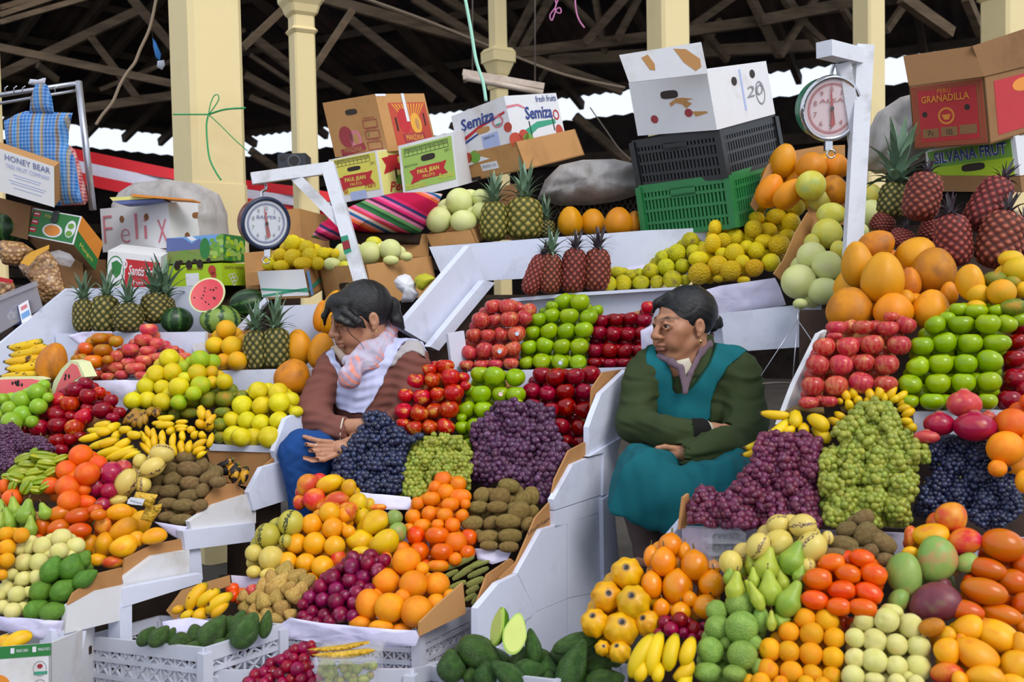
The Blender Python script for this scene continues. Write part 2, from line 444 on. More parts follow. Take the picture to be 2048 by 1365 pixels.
def pitaya_mat():
    t = NT('pitahaya'); tc = t.n('ShaderNodeTexCoord'); sx = t.n('ShaderNodeSeparateXYZ'); t.l(tc.outputs['Object'], sx.inputs[0])
    c = t.mix(t.ramp(t.noise(t.coords((1, 1, 1)), 1.2, 4), [(.4, 0.0), (.62, 1.0)]), 'd8960e', 'e6b01c')
    c = t.mix(t.ramp(t.noise(t.coords((1, 1, 1)), 5, 2), [(.70, 0.0), (.75, 1.0)]), c, '8a7440')
    r = t.math('SQRT', t.math('ADD', t.math('POWER', sx.outputs[0], 2.0), t.math('POWER', sx.outputs[1], 2.0)))
    r = t.math('ADD', r, t.math('MULTIPLY', t.math('LESS_THAN', sx.outputs[2], 0.0), 2.0))
    c = t.mix(t.ramp(r, [(.20, 1.0), (.30, 0.0)]), c, '8a6a40'); c = t.mix(t.ramp(r, [(.12, 1.0), (.17, 0.0)]), c, '1c1410')
    t.done(t.vary(c, .15, .015), .4)
pitaya_mat()
stripes('watermelon dark', '1d3a1c', '4f7a38', 9, 6, .42, .66, .35)
stripes('watermelon light', '7f9c48', '24481f', 8, 6, .28, .5, .35)
stripes('pepino striped', 'd8c068', '5a3440', 3, 2.2, .57, .60, .42)
stripes('pepino green', 'b8ac44', '3a3a20', 3, 2.2, .55, .58, .42)

ORD = 'first second third fourth fifth sixth seventh eighth ninth tenth eleventh twelfth'.split()
def ordn(i): return ORD[i] if i < len(ORD) else str(i + 1) + 'th'

ELONG = {'pear': 1.0, 'papaya': 1.0}
ALLF = []
def put_fruit(name, shape, mat, P, rx, ry, ang, cat, axis=None, spin=None, rd=None, stem=None):
    """one fruit: rx, ry real half sizes across / along; ang tilts its long axis in the picture plane"""
    o = bpy.data.objects.new(name, SHAPE[shape])
    if not SHAPE[shape].materials:
        SHAPE[shape].materials.append(None)
    COL.objects.link(o)
    o.material_slots[0].link = 'OBJECT'; o.material_slots[0].material = MATS[mat]
    vd = (P - EYE).normalized()
    r = RIGHT; u = (UP - vd * UP.dot(vd)).normalized(); r = u.cross(vd) * -1
    r = vd.cross(u)
    B = Matrix((r, vd, u)).transposed()                       # x right, y away, z up
    sp = random.uniform(0, 6.28) if spin is None else spin
    if axis is None:
        R = B @ Matrix.Rotation(math.radians(ang), 3, 'Y')
    else:
        R = B @ axis
    sc = (rx, rd or min(rx, ry) if not rd else rd, ry)
    M = R.to_4x4() @ Matrix.Diagonal((sc[0], sc[1], sc[2], 1)) @ Matrix.Rotation(sp, 4, 'Z')
    if axis is not None:
        M = R.to_4x4() @ Matrix.Diagonal((sc[0], sc[0], sc[2], 1)) @ Matrix.Rotation(sp, 4, 'Z')
    M.translation = P
    o.matrix_world = M
    o['category'] = cat
    if stem:
        s = bpy.data.objects.new('stem', STEM); s.parent = o; COL.objects.link(s)
        if not STEM.materials: STEM.materials.append(MATS['stem brown'])
        s.location = (0, 0, stem); s.rotation_euler = (random.uniform(-.35, .35), random.uniform(-.35, .35), 0)
    return o

def tilt_axis(lo, hi):
    """random lean of the stem: lo..hi degrees from upright towards any side"""
    a = math.radians(random.uniform(lo, hi)); b = random.uniform(0, 6.28)
    return Matrix.Rotation(b, 3, 'Z') @ Matrix.Rotation(a, 3, 'X') @ Matrix.Rotation(-b, 3, 'Z')

def pile(name, reg, data, pl, shape, mats, label, cat, group, mode='tilt', lean=(0, 35), stem=None, grow=1.05, tray=None, relax=True, depth=None, fill=True, face=None):
    """a heap: every fruit an object, rows counted from the top. data: x,y,rx[,ry[,ang[,mat]]] in zoom pixels of reg"""
    P0 = plane(*pl) if not isinstance(pl[0], Vector) else pl
    k = REG[reg][2]
    L = []
    for q in nums(data):
        x, y = zz(reg, q[0], q[1]); rx = q[2] / k; ry = (q[3] if len(q) > 3 else q[2]) / k
        L.append(dict(x=x, y=y, rx=rx, ry=ry, a=q[4] if len(q) > 4 else 0, m=int(q[5]) if len(q) > 5 else 0))
    for e in L:
        p = on(P0, e['x'], e['y']); e['d'] = (p - EYE).dot(FWD); e['d0'] = e['d']
        e['r'] = e['d'] / FPX
    if relax:                                       # fruits lean on each other: slide apart along the line of sight
        for it in range(40):
            for i, a in enumerate(L):
                for b in L[i + 1:]:
                    ra, rb = (a['rx'] + a['ry']) / 2 * a['r'], (b['rx'] + b['ry']) / 2 * b['r']
                    if abs(a['x'] - b['x']) > a['rx'] + b['rx'] or abs(a['y'] - b['y']) > a['ry'] + b['ry']: continue
                    lat2 = ((a['x'] - b['x']) ** 2 + (a['y'] - b['y']) ** 2) * a['r'] ** 2
                    need2 = (0.93 * (ra + rb)) ** 2 - lat2
                    if need2 <= 0: continue
                    need = math.sqrt(need2); f, h = (a, b) if a['y'] + a['ry'] > b['y'] + b['ry'] else (b, a)
                    gap = need - (h['d'] - f['d'])
                    if gap > 0:
                        f['d'] -= gap * .2; h['d'] += gap * .2
            for a in L:
                lim = .9 * (a['rx'] + a['ry']) / 2 * a['r']
                a['d'] = max(a['d0'] - lim, min(a['d0'] + lim, a['d']))
    rows = []
    for e in sorted(L, key=lambda e: e['y']):
        for r in rows:
            if abs(e['y'] - sum(q['y'] for q in r) / len(r)) < .62 * e['ry']:
                r.append(e); break
        else: rows.append([e])
    out = []
    for i, r in enumerate(sorted(rows, key=lambda r: sum(q['y'] for q in r) / len(r))):
        r.sort(key=lambda e: e['x'])
        for j, e in enumerate(r):
            P = at(e['x'], e['y'], e['d']); m = mats[e['m'] % len(mats)]
            rx, ry = e['rx'] * e['d'] / FPX * grow, e['ry'] * e['d'] / FPX * grow
            if face:
                q = (rx + ry) / 2
                o = put_fruit(name, shape, m, P, q, q, 0, cat, axis=Matrix.Rotation(math.radians(random.uniform(-50, 50)), 3, 'Y') @ Matrix.Rotation(math.radians(random.uniform(*face)), 3, 'X'), stem=stem)
            elif mode == 'tilt' and abs(rx - ry) < .16 * max(rx, ry):
                q = (rx + ry) / 2
                o = put_fruit(name, shape, m, P, q, q, 0, cat, axis=tilt_axis(*lean), stem=stem)
            else:
                o = put_fruit(name, shape, m, P, rx, ry, e['a'], cat, stem=stem, rd=depth and depth * max(rx, ry))
            if len(L) == 1: lb = label
            elif len(r) == 1: lb = '%s, alone in %s row down' % (label, ordn(i))
            else: lb = '%s, %s row down, %s from left' % (label, ordn(i), ordn(j))
            o['label'] = lb; o['group'] = group
            out.append(o); e['o'] = o
    if fill and len(L) > 5:                         # the next layer, seen in the gaps
        done, back = [], []
        for i, a in enumerate(L):
            for b in L[i + 1:]:
                q = (a['rx'] + a['ry'] + b['rx'] + b['ry']) / 4; w = math.hypot(a['x'] - b['x'], a['y'] - b['y'])
                if not 1.3 * q < w < 2.9 * q: continue
                x, y = (a['x'] + b['x']) / 2, (a['y'] + b['y']) / 2
                if min(math.hypot(x - e['x'], y - e['y']) / ((e['rx'] + e['ry']) / 2) for e in L) < .72: continue
                if done and min(math.hypot(x - e[0], y - e[1]) for e in done) < 1.25 * q: continue
                done.append((x, y)); d = max(a['d'], b['d']) + 1.4 * q * a['r']; q *= d / FPX * .98
                o = put_fruit(name, shape, mats[a['m'] % len(mats)], at(x, y, d), q, q, 0, cat, axis=tilt_axis(*lean))
                o['group'] = group; back.append((y, x, q, o))
        rows = []; back.sort(key=lambda e: e[0]); rm = sum((e['rx'] + e['ry']) / 2 for e in L) / len(L)
        for e in back:
            for r in rows:
                if abs(e[0] - sum(q[0] for q in r) / len(r)) < .6 * rm: r.append(e); break
            else: rows.append([e])
        for i, r in enumerate(rows):
            for j, e in enumerate(sorted(r, key=lambda e: e[1])): e[3]['label'] = '%s, behind, %s row, %s from left' % (label, ordn(i), ordn(j))
    if tray:                                        # sloping bed the heap lies on
        bed(L, P0, *tray)
    ALLF.append((name, len(L)))
    return out

def hull(pts):
    pts = sorted(set(pts))
    def half(ps):
        h = []
        for p in ps:
            while len(h) > 1 and (h[-1][0] - h[-2][0]) * (p[1] - h[-2][1]) - (h[-1][1] - h[-2][1]) * (p[0] - h[-2][0]) <= 0: h.pop()
            h.append(p)
        return h
    a, b = half(pts), half(pts[::-1])
    return a[:-1] + b[:-1]

def bed(L, P0, mat, label, cat='tray', nm='display_tray'):
    r = sum((e['rx'] + e['ry']) / 2 * e['d'] / FPX for e in L) / len(L)
    h = hull([(e['x'], e['y']) for e in L])
    if len(h) < 3: return
    o, n = P0
    back = (o - n * (r * 2.5), n)
    pts = [on(back, x, y) for x, y in h]
    b = slab(nm, pts, n, .012, MATS[mat])
    tag(b, label, cat)
    return b
worn('cardboard', 'b08052', '8f6238', 6, .6, .85, spec=.15)
worn('white paint', 'd4d9ec', 'a3a3b0', 5, .62, .5, spec=.4)
worn('white card', 'd6d6da', 'a89a86', 4, .62, .7, spec=.25)
worn('dark wood', '3a2a20', '1c1512', 7, .5, .8, spec=.2)
worn('tissue', 'd8d4ec', 'b4aed2', 5, .5, .8, bump=.4, spec=.2)

# ------------------------------------------------------------------ the hall
def at_z(px, py, z):
    r = ray(px, py)
    return EYE + r * ((z - CAM_H) / r.z)
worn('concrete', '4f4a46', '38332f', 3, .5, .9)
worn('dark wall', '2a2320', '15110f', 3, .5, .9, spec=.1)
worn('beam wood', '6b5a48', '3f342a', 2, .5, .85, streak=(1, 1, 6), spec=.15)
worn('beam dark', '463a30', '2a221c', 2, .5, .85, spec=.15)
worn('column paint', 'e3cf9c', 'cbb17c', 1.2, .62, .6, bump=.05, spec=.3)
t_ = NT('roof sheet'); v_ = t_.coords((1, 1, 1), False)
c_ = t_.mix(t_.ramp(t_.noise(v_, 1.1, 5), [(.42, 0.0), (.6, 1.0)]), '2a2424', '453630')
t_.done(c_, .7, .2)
S_ = lambda o, lb=None: tag(o, lb, None, None, 'structure')
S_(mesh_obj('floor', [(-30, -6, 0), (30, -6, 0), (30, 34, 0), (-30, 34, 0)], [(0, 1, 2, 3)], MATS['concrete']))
KC, KR, KL = at_z(430, 268, 5.2), at_z(2300, 30, 5.2), at_z(-330, 180, 5.2)
def hall_wall(name, a, b):
    t = (b - a); n = Vector((-t.y, t.x, 0)).normalized()
    if n.dot(EYE - a) < 0: n = -n
    N = int(t.length / .16); v, f = [], []
    for i in range(N + 1):                            # ragged corrugated top edge of the lower roof
        p = a + t * (i / N); z = 4.62 + .03 * (i % 2)
        v += [Vector((p.x, p.y, 0)), Vector((p.x, p.y, z))]
    for i in range(N): f.append((2 * i, 2 * i + 2, 2 * i + 3, 2 * i + 1))
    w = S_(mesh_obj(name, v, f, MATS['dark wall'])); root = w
    # daylight gap: slim posts between the wall and the eaves
    k = int(t.length / 3.2)
    for i in range(1, k):
        p = a + t * (i / k); bar('post', Vector((p.x, p.y, 4.7)), Vector((p.x, p.y, 5.3)), .09, .09, MATS['beam dark']).parent = w
    for z in (3.9, 3.0, 2.1):
        bar('wall_rail', Vector((a.x, a.y, z)) + n * .1, Vector((b.x, b.y, z)) + n * .1, .12, .18, MATS['beam dark']).parent = w
    return w, n
def roof_plane(name, a, b, n, slope, length):
    t = b - a; u = t.normalized(); N = int(t.length / .055)
    up = (n * math.cos(slope) + Vector((0, 0, 1)) * math.sin(slope)); nn = u.cross(up)
    v, f = [], []
    for i in range(N + 1):
        p = a + t * (i / N); w = nn * (.022 * math.sin(i * math.pi / 2))
        v += [p - up * .3 + w, p + up * length + w]
    for i in range(N): f.append((2 * i, 2 * i + 1, 2 * i + 3, 2 * i + 2))
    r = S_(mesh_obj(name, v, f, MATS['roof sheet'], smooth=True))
    down = nn if nn.z < 0 else -nn
    for i in range(9):                                # purlins and rafters
        q = up * (i * length / 8.5) + down * .08
        bar('purlin', a + q, b + q, .07, .12, MATS['beam dark']).parent = r
    for i in range(9):
        p = a + t * ((i + .5) / 9) + down * .2
        bar('rafter', p - up * .3, p + up * length, .09, .16, MATS['beam dark']).parent = r
    return r
for nm, a, b, sl in (('wall_back', KC, KR, 19), ('wall_left', KL, KC, 17)):
    w_, n_ = hall_wall(nm, a, b)
    roof_plane('roof_' + nm[5:], a, b, n_, math.radians(sl), 11.5)
# roof timbers seen in the photograph
truss = empty('roof_truss', at(1200, 100, 13)); S_(truss, 'weathered timber trusses under the dark hall roof')
for q in nums('''0,95,345,168,12,.09;0,45,175,-5,10,.05;0,30,120,-10,10,.05;0,15,70,-5,10,.05;262,-5,348,98,13,.10;180,72,282,206,14,.09;0,152,285,18,14,.12;170,217,345,192,14,.12;75,130,115,160,14,.08
 485,96,565,20,9,.06;618,152,705,20,9,.055;500,70,590,140,12,.10;500,110,590,170,13,.05;490,150,590,205,14,.1;500,195,590,232,14,.08;640,-5,1012,100,11,.11;1012,100,1245,182,13,.11;722,-5,1020,106,10.8,.035;700,38,908,200,14,.11;825,-5,985,95,13,.10;890,-5,1000,70,13.5,.1;625,140,700,185,15,.1
 1030,107,1300,74,13,.13;1300,74,1520,42,12.6,.13;1520,42,1705,4,12.2,.13;1098,122,1640,90,14.5,.16;1018,100,1072,-5,13,.09;1042,102,1102,-5,13,.09;1168,88,1250,-5,12.9,.10;1232,82,1278,-5,13,.08;1190,-5,1210,108,13.4,.08;1128,-5,1195,60,13.3,.08;1385,52,1465,-5,12.7,.09;1405,60,1455,120,13.3,.09;1395,120,1440,40,13.3,.07;1502,-5,1560,112,12.6,.1;1570,-5,1642,95,12.6,.11;1560,112,1632,-5,12.4,.08;1600,40,1648,84,12.6,.08;1685,16,1712,60,12.4,.08;1772,62,1812,5,12,.08;1803,-5,1902,66,10,.11;1932,-5,1962,66,9.5,.09;1150,232,1258,325,15,.12;1080,160,1102,125,14,.05;500,300,560,345,15,.1;350,120,490,60,15,.06;200,180,348,120,15,.06;900,250,1010,300,16,.1'''):
    x1, y1, x2, y2, d, w = q
    bar('timber', at(x1, y1, d), at(x2, y2, d + .3), w * .8, w, MATS['beam wood'], truss)
# columns
def column(xl, xr, d, ztop, label, caps=(), rot=38, mid=None):
    pb = at((xl + xr) / 2, 250, d); w = (xr - xl) / FPX * d / 2
    base = Vector((pb.x, pb.y, 0)); root = empty('column', base); S_(root, label)
    c, s = math.cos(math.radians(rot)), math.sin(math.radians(rot)); h = w / (abs(c) + abs(s)) * 1.06
    def prism(nm, z0, z1, h0, h1):
        v = []
        for z, hh in ((z0, h0), (z1, h1)):
            ch = hh * .18
            for x, y in ((-hh + ch, -hh), (hh - ch, -hh), (hh, -hh + ch), (hh, hh - ch), (hh - ch, hh), (-hh + ch, hh), (-hh, hh - ch), (-hh, -hh + ch)):
                v.append(base + Vector((x * c - y * s, x * s + y * c, z)))
        f = [tuple(range(8))[::-1], tuple(range(8, 16))] + [(i, (i + 1) % 8, (i + 1) % 8 + 8, i + 8) for i in range(8)]
        under(mesh_obj(nm, v, f, MATS['column paint']), root)
    prism('shaft', 0, ztop, h, h)
    for y0, y1, k0, k1 in caps:
        z0, z1 = at((xl + xr) / 2, y0, d).z, at((xl + xr) / 2, y1, d).z
        prism('moulding', z0, z1, h * k0, h * k1)
    return root
column(343, 490, 5.5, 6, 'large cream square column tied with green ribbon', [(372, 700, 1.03, 1.03)], 40)
column(581, 636, 7.6, 7.5, 'slim cream column behind the left scale arm', [(37, 32, 1.05, 1.25), (32, 18, 1.25, 1.45), (18, 8, 1.45, 1.75), (8, -20, 1.75, 1.9), (72, 66, 1.05, 1.25), (66, 60, 1.25, 1.05)], 30)
column(981, 1018, 9.5, 6.4, 'cream column with moulded capital above the printed apple cartons', [(152, 140, 1.1, 1.4), (140, 128, 1.4, 1.75), (128, 108, 1.9, 1.95), (108, 100, 2.0, 1.6), (180, 172, 1.2, 1.4)], 35)
column(1298, 1379, 7.2, 7, 'plain cream column behind the white carton stack', (), 24)
column(1709, 1768, 8.2, 7, 'chipped cream column behind the right scale post', (), 28)
column(1966, 2050, 8.6, 7, 'cream column at top right corner', [(5, 0, 1.0, 1.2)], 28)
column(-60, 9, 6.2, 7, 'cream column cut by the left frame edge', (), 28)

# ------------------------------------------------------------------ stall boards
def stall(label, pieces, anchor):
    root = empty('stall_shelf', anchor); tag(root, label, 'stall')
    for nm, reg, poly, pl, th, m in pieces:
        pslab(nm, reg, poly, pl, th, MATS[m], root)
    return root
W, K = 'white paint', 'cardboard'
fp, sp_ = front_plane, side_plane
# left stall
s3 = sp_(400, 1080, 3.10)
stall('white painted shelves of the left stall with stepped side boards', [
    ('side_board', 'R', '135,577;160,577;152,668;100,705;0,752;-40,770;-40,720', (at(100, 650, 4.1), Vector((.75, -.66, 0))), .02, W),
    ('front_board', 'R', '110,668;410,664;412,760;120,766', fp(260, 700, 4.02), .02, W),
    ('back_board', 'R', '135,578;420,572;420,668;140,672', fp(260, 620, 4.28), .02, W),
    ('front_board', 'R', '430,742;655,737;665,805;440,812', fp(540, 770, 3.76), .02, W),
    ('back_board', 'R', '560,612;700,606;700,740;560,745', fp(620, 670, 4.0), .02, W),
    ('side_board', 'R', '462,668;528,596;533,604;474,676', fp(500, 600, 4.0), .025, W),
    ('front_board', 'R', '240,762;310,760;315,800;245,805', fp(270, 780, 3.72), .02, W),
    ('lip', 'R', '415,890;545,893;548,906;420,902', fp(480, 897, 3.44), .03, W),
    ('side_board', 'R', '548,903;572,838;610,820;614,860;602,915;556,930', (at(580, 860, 3.44), s3[1]), .02, W),
    ('side_board', 'R', '524,936;598,914;602,992;508,1022;497,985', (at(550, 970, 3.36), s3[1]), .02, W),
    ('side_board', 'R', '379,1044;430,1010;512,984;512,1047;384,1063', s3, .02, 'white card'),
    ('rail', 'R', '366,1063;510,1046;510,1083;372,1101', (s3[0] + s3[1] * .015, s3[1]), .03, W),
    ('post', 'R', '378,1100;401,1098;406,1160;378,1165', s3, .05, W),
    ('side_board', 'R', '245,1160;308,1113;379,1101;379,1152;250,1180', (at(310, 1140, 2.93), s3[1]), .02, 'white card'),
    ('rail', 'R', '245,1178;404,1148;404,1166;245,1216', (at(320, 1180, 2.9), s3[1]), .03, W),
    ('post', 'R', '240,1212;264,1208;264,1300;240,1300', (at(250, 1250, 2.8), s3[1]), .05, W),
    ('side_board', 'R', '129,1269;136,1213;190,1182;252,1169;252,1230;240,1242', (at(190, 1220, 2.72), s3[1]), .02, 'white card'),
    ('post', 'R', '103,1262;173,1262;164,1308;103,1310', (at(140, 1285, 2.66), s3[1]), .05, W),
    ('post', 'R', '146,1310;170,1306;172,1420;146,1420', (at(155, 1340, 2.7), s3[1]), .05, W),
    ('rail', 'R', '100,1292;160,1305;160,1320;100,1312', fp(130, 1305, 2.72), .05, 'dark wood'),
    ('lining', 'R', '135,1211;146,1188;200,1147;244,1136;245,1171;192,1181', (at(190, 1180, 2.715) - s3[1] * .006, s3[1]), .006, K),
    ('lining', 'R', '244,1155;250,1118;305,1090;366,1078;367,1101;308,1112', (at(305, 1120, 2.94) - s3[1] * .006, s3[1]), .006, K),
    ('lining', 'R', '389,1044;400,1012;436,968;470,968;500,988;430,1012', (at(430, 1000, 3.16) - s3[1] * .01, s3[1]), .006, K),
    ('lining', 'R', '500,975;524,936;548,915;556,930;524,945;505,990', (at(530, 940, 3.34) - s3[1] * .012, s3[1]), .006, K),
    ('lining', 'R', '412,900;548,905;540,985;430,960', fp(480, 930, 3.45), .006, K),
    ('mast', 'R', '128,1290;165,1290;165,1500;128,1500', (at(140, 1380, 2.85), s3[1]), .05, W),
    ('mast', 'R', '480,1060;520,1045;520,1400;480,1400', (at(500, 1200, 3.4), s3[1]), .06, 'dark wood'),
], at(300, 1200, 3.0))
# carcass behind the heaps of each stall: dark boards added to keep gaps dark
def backing(label, quads, anchor):
    root = empty('gap_backing', anchor); tag(root, label, 'stall')
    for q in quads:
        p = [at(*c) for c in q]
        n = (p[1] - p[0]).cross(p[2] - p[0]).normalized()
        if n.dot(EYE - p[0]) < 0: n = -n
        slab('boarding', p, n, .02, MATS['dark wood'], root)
backing('dark boarding added to close gaps under the left stall heaps', [[(-150, 760, 4.0), (560, 760, 4.0), (560, 1060, 3.42), (-150, 1060, 3.3)], [(-150, 1060, 3.3), (395, 1060, 3.36), (395, 1480, 2.95), (-150, 1480, 2.9)],
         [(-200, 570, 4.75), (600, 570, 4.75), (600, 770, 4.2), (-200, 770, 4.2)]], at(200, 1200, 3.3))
backing('dark boarding added to close gaps under the middle stall heaps', [[(880, 590, 4.25), (1480, 590, 4.15), (1480, 800, 4.0), (830, 800, 4.0)], [(780, 780, 3.98), (1200, 780, 3.98), (1150, 1000, 3.56), (700, 1000, 3.56)], [(640, 960, 3.56), (1110, 960, 3.56), (1060, 1180, 3.2), (470, 1180, 3.24)],
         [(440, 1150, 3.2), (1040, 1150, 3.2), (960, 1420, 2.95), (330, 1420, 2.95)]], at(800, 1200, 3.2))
backing('dark boarding added to close gaps under the right stall heaps', [[(1650, 450, 3.75), (2200, 450, 3.5), (2200, 700, 3.1), (1640, 700, 3.3)], [(1600, 620, 3.1), (2200, 620, 3.0), (2200, 860, 2.75), (1600, 860, 2.8)], [(1590, 850, 2.85), (2200, 840, 2.8), (2200, 1090, 2.5), (1470, 1090, 2.62)],
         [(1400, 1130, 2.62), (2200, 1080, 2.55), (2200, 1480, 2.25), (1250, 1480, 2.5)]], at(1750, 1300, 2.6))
# middle stall
sm = sp_(1105, 1040, 3.02)
MSTALL = stall('white painted shelves and panelled side of the middle stall', [
    ('front_board', 'R', '858,494;1292,461;1425,455;1425,540;1250,545;1040,558;969,562;890,566', fp(1100, 500, 4.22, 10), .025, W),
    ('side_board', 'R', '940,491;969,561;862,692;800,655', (at(900, 590, 3.98), Vector((.86, -.51, 0))), .03, W),
    ('side_board', 'R', '969,561;990,566;878,702;860,694', (at(920, 630, 3.97) + Vector((.01, 0, -.01)), Vector((.86, -.51, 0))), .03, W),
    ('front_board', 'R', '1023,598;1154,586;1400,572;1480,640;1490,700;1280,738;1040,745', fp(1200, 650, 4.0, 10), .02, W),
    ('shelf', 'R', '1000,606;1023,597;1160,585;1380,573;1380,578;1160,592', fp(1160, 590, 3.96, 10), .05, W),
    ('front_board', 'R', '1440,628;1570,613;1660,605;1668,690;1500,702;1450,706', fp(1560, 650, 3.52, 12), .025, W),
    ('front_board', 'R', '935,744;1284,735;1290,790;1000,800;930,770', fp(1100, 750, 3.66, 10), .025, W),
    ('side_board', 'R', '896,668;928,662;938,742;905,745', (at(915, 705, 3.74), Vector((.75, -.66, 0))), .012, W),
    ('plank', 'R', '1178,855;1187,829;1203,788;1254,740;1264,747;1262,776;1244,872;1178,912', (at(1220, 830, 3.37), sm[1]), .02, W),
    ('plank', 'R', '1178,914;1245,874;1237,900;1226,985;1206,992;1208,906', (at(1215, 920, 3.33), sm[1]), .02, W),
    ('plank', 'R', '1107,1000;1146,930;1178,916;1207,907;1204,990;1109,1021', sm, .02, W),
    ('plank', 'R', '1109,1023;1206,991;1208,1022;1110,1057', sm, .02, W),
    ('plank', 'R', '1034,1148;1083,1060;1110,1052;1134,1049;1134,1198;1072,1224', (sm[0], sm[1]), .02, W),
    ('plank', 'R', '1135,1048;1209,1023;1213,1181;1135,1197', sm, .02, W),
    ('plank', 'R', '955,1218;997,1168;1036,1148;1072,1224;1060,1240;955,1275', sm, .02, W),
    ('plank', 'R', '1052,1240;1072,1225;1134,1199;1134,1440;1050,1460', sm, .02, W),
    ('plank', 'R', '1135,1198;1213,1182;1213,1420;1135,1440', sm, .02, W),
    ('plank', 'R', '950,1278;1050,1240;1050,1460;945,1460', sm, .02, W),
    ('panel_back', 'R', '1036,1152;1112,1050;1214,1000;1214,1430;945,1460;955,1222', (sm[0] - sm[1] * .022, sm[1]), .012, W),
    ('post', 'R', '1206,1000;1226,985;1240,1140;1240,1420;1212,1420', (at(1222, 1100, 3.34), sm[1]), .05, W),
    ('lining', 'R', '1182,826;1184,778;1206,745;1256,738;1204,790;1190,828', (at(1210, 790, 3.37) - sm[1] * .012, sm[1]), .006, K),
    ('lining', 'R', '1102,1000;1110,960;1138,902;1170,885;1176,914;1146,930;1110,996', (sm[0] - sm[1] * .016, sm[1]), .006, K),
    ('lining', 'R', '1033,1126;1072,1035;1104,1000;1105,1050;1082,1060;1036,1148;1000,1162;1000,1157', (sm[0] - sm[1] * .016, sm[1]), .006, K),
    ('lining', 'R', '953,1210;975,1150;1022,1118;1034,1128;1034,1150;996,1168;958,1212', (sm[0] - sm[1] * .03, sm[1]), .006, K),
], at(1100, 1200, 3.2))
# right stall
stall('white painted shelves of the right stall', [
    ('front_board', 'R', '1826,824;2080,820;2080,870;1830,872', fp(1930, 840, 2.52, 8), .025, W),
    ('side_board', 'R', '1590,770;1640,668;1655,660;1640,700;1612,800;1600,830;1560,850', (at(1610, 760, 2.72), Vector((.7, -.72, 0))), .015, 'white card'),
    ('side_board', 'R', '1338,1078;1370,1040;1375,1150;1340,1150', (at(1355, 1090, 2.5), Vector((.7, -.72, 0))), .02, W),
    ('side_board', 'R', '1360,1060;1368,996;1378,988;1382,1042;1370,1056', (at(1372, 1030, 2.46), Vector((.7, -.72, 0))), .008, K),
    ('front_board', 'R', '1364,1056;1660,1064;2080,1080;2080,1140;1600,1150;1368,1150', fp(1650, 1100, 2.42, 8), .02, 'tissue'),
], at(1700, 1200, 2.6))
# ------------------------------------------------------------------ the heaps of fruit
# --- left stall
pile('persimmon', 'C1', '785,30,80,48,0,1;905,50,60,45,0,1;670,110,68,55;805,120,75,50,0,1;640,190,55,45,0,1;730,210,78,55;840,195,40,36,0,1;590,195,35,40,0,1',
     (190, 700, 3.84), 'tomato', ['persimmon', 'persimmon dull'], 'orange persimmon beside rosy apples under the left pineapples', 'persimmon', 'persimmons under the left pineapples', 'flat')
pile('apple', 'C1', '1160,-41,68,55;1120,40,80,55;1225,70,55;1015,115,70,55;1155,125,70,45;905,170,55;1000,220,60,45;1130,205,75,55;905,255,65,50;1055,265,75,55;745,310,65,48,0,1;840,330,50,40;950,315,60,45;1115,320,60,40;825,255,40;1240,180,50;1345,115,60,38;1440,180,60,50',
     (270, 710, 3.84), 'apple', ['plum red', 'apple pink'], 'rosy apple in the loose heap right of the persimmons', 'apple', 'rosy apples beside the persimmons', tray=('tissue', 'pale tissue-lined tray under persimmons and rosy apples'))
pile('orange', 'C1', '1765,-41,75;1675,85,70;1810,90,80;1745,210,65;1850,205,75;1900,40,50',
     (450, 700, 3.86), 'round', ['orange yellow'], 'yellow orange in small carton left of two pineapples', 'orange', 'yellow oranges in the small carton')
pile('lime', 'C1', '290,450,72;170,510,75;20,505,50;75,575,60;-5,625,42;300,560,65;175,625,72;95,680,80;250,680,50;340,400,50;375,490,40',
     (70, 815, 3.45), 'round', ['lime'], 'smooth green lime at the left frame edge', 'lime', 'green limes at the left edge', tray=('tissue', 'sloping bed under the green limes'))
pile('apple', 'C1', '580,430,65;665,385,60;690,480,70;775,455,50,50,0,1;455,510,60,60,0,1;545,540,72,72,0,1;800,590,75;865,515,55;345,610,55;445,620,70;555,640,50;655,640,75,75,0,1;680,580,50;450,710,75;305,730,75,80;580,730,72,72,0,1;195,740,45;445,830,65;540,820,55;620,800,50;475,900,55;930,610,50;880,650,50',
     (150, 825, 3.45), 'apple', ['apple dark', 'apple red'], 'dark red apple in the heap beside the green limes', 'apple', 'dark red apples beside the limes', tray=('cardboard', 'cardboard bed under the dark red apples by the limes'))
pile('sweet_lime', 'C1', '1320,185,75;1215,305,70;1345,295,75,75,0,1;1440,255,55,55,0,2;1440,340,50;1140,405,70;1265,410,60;1395,410,78;1035,515,68;1150,510,68;1265,525,72;1395,530,62,62,0,2;1560,195,75,75,0,2;1660,210,60,60,0,2;1540,300,72,72,0,1;1650,290,50,50,0,1;1565,395,75,75,0,2;1655,370,50,50,0,1;1750,365,62,62,0,1;1510,460,60,60,0,2',
     (350, 765, 3.62), 'round', ['lima', 'lima orange', 'lima green'], 'yellow sweet lime in the heap behind the baby bananas', 'lime', 'sweet limes behind the baby bananas', tray=('cardboard', 'cardboard bed under sweet limes behind baby bananas'))
pile('tangerine', 'C1', '1510,505,65;1625,505,65;1755,500,80,65;1680,445,55;1795,440,60;1885,480,50;1475,610,65,45;1740,605,65,42;1365,620,50;1270,605,40;1715,700,50;1715,800,45',
     (415, 815, 3.58), 'tomato', ['tangerine green'], 'dull green tangerine between the two yellow lime heaps', 'tangerine', 'green tangerines between lime heaps')
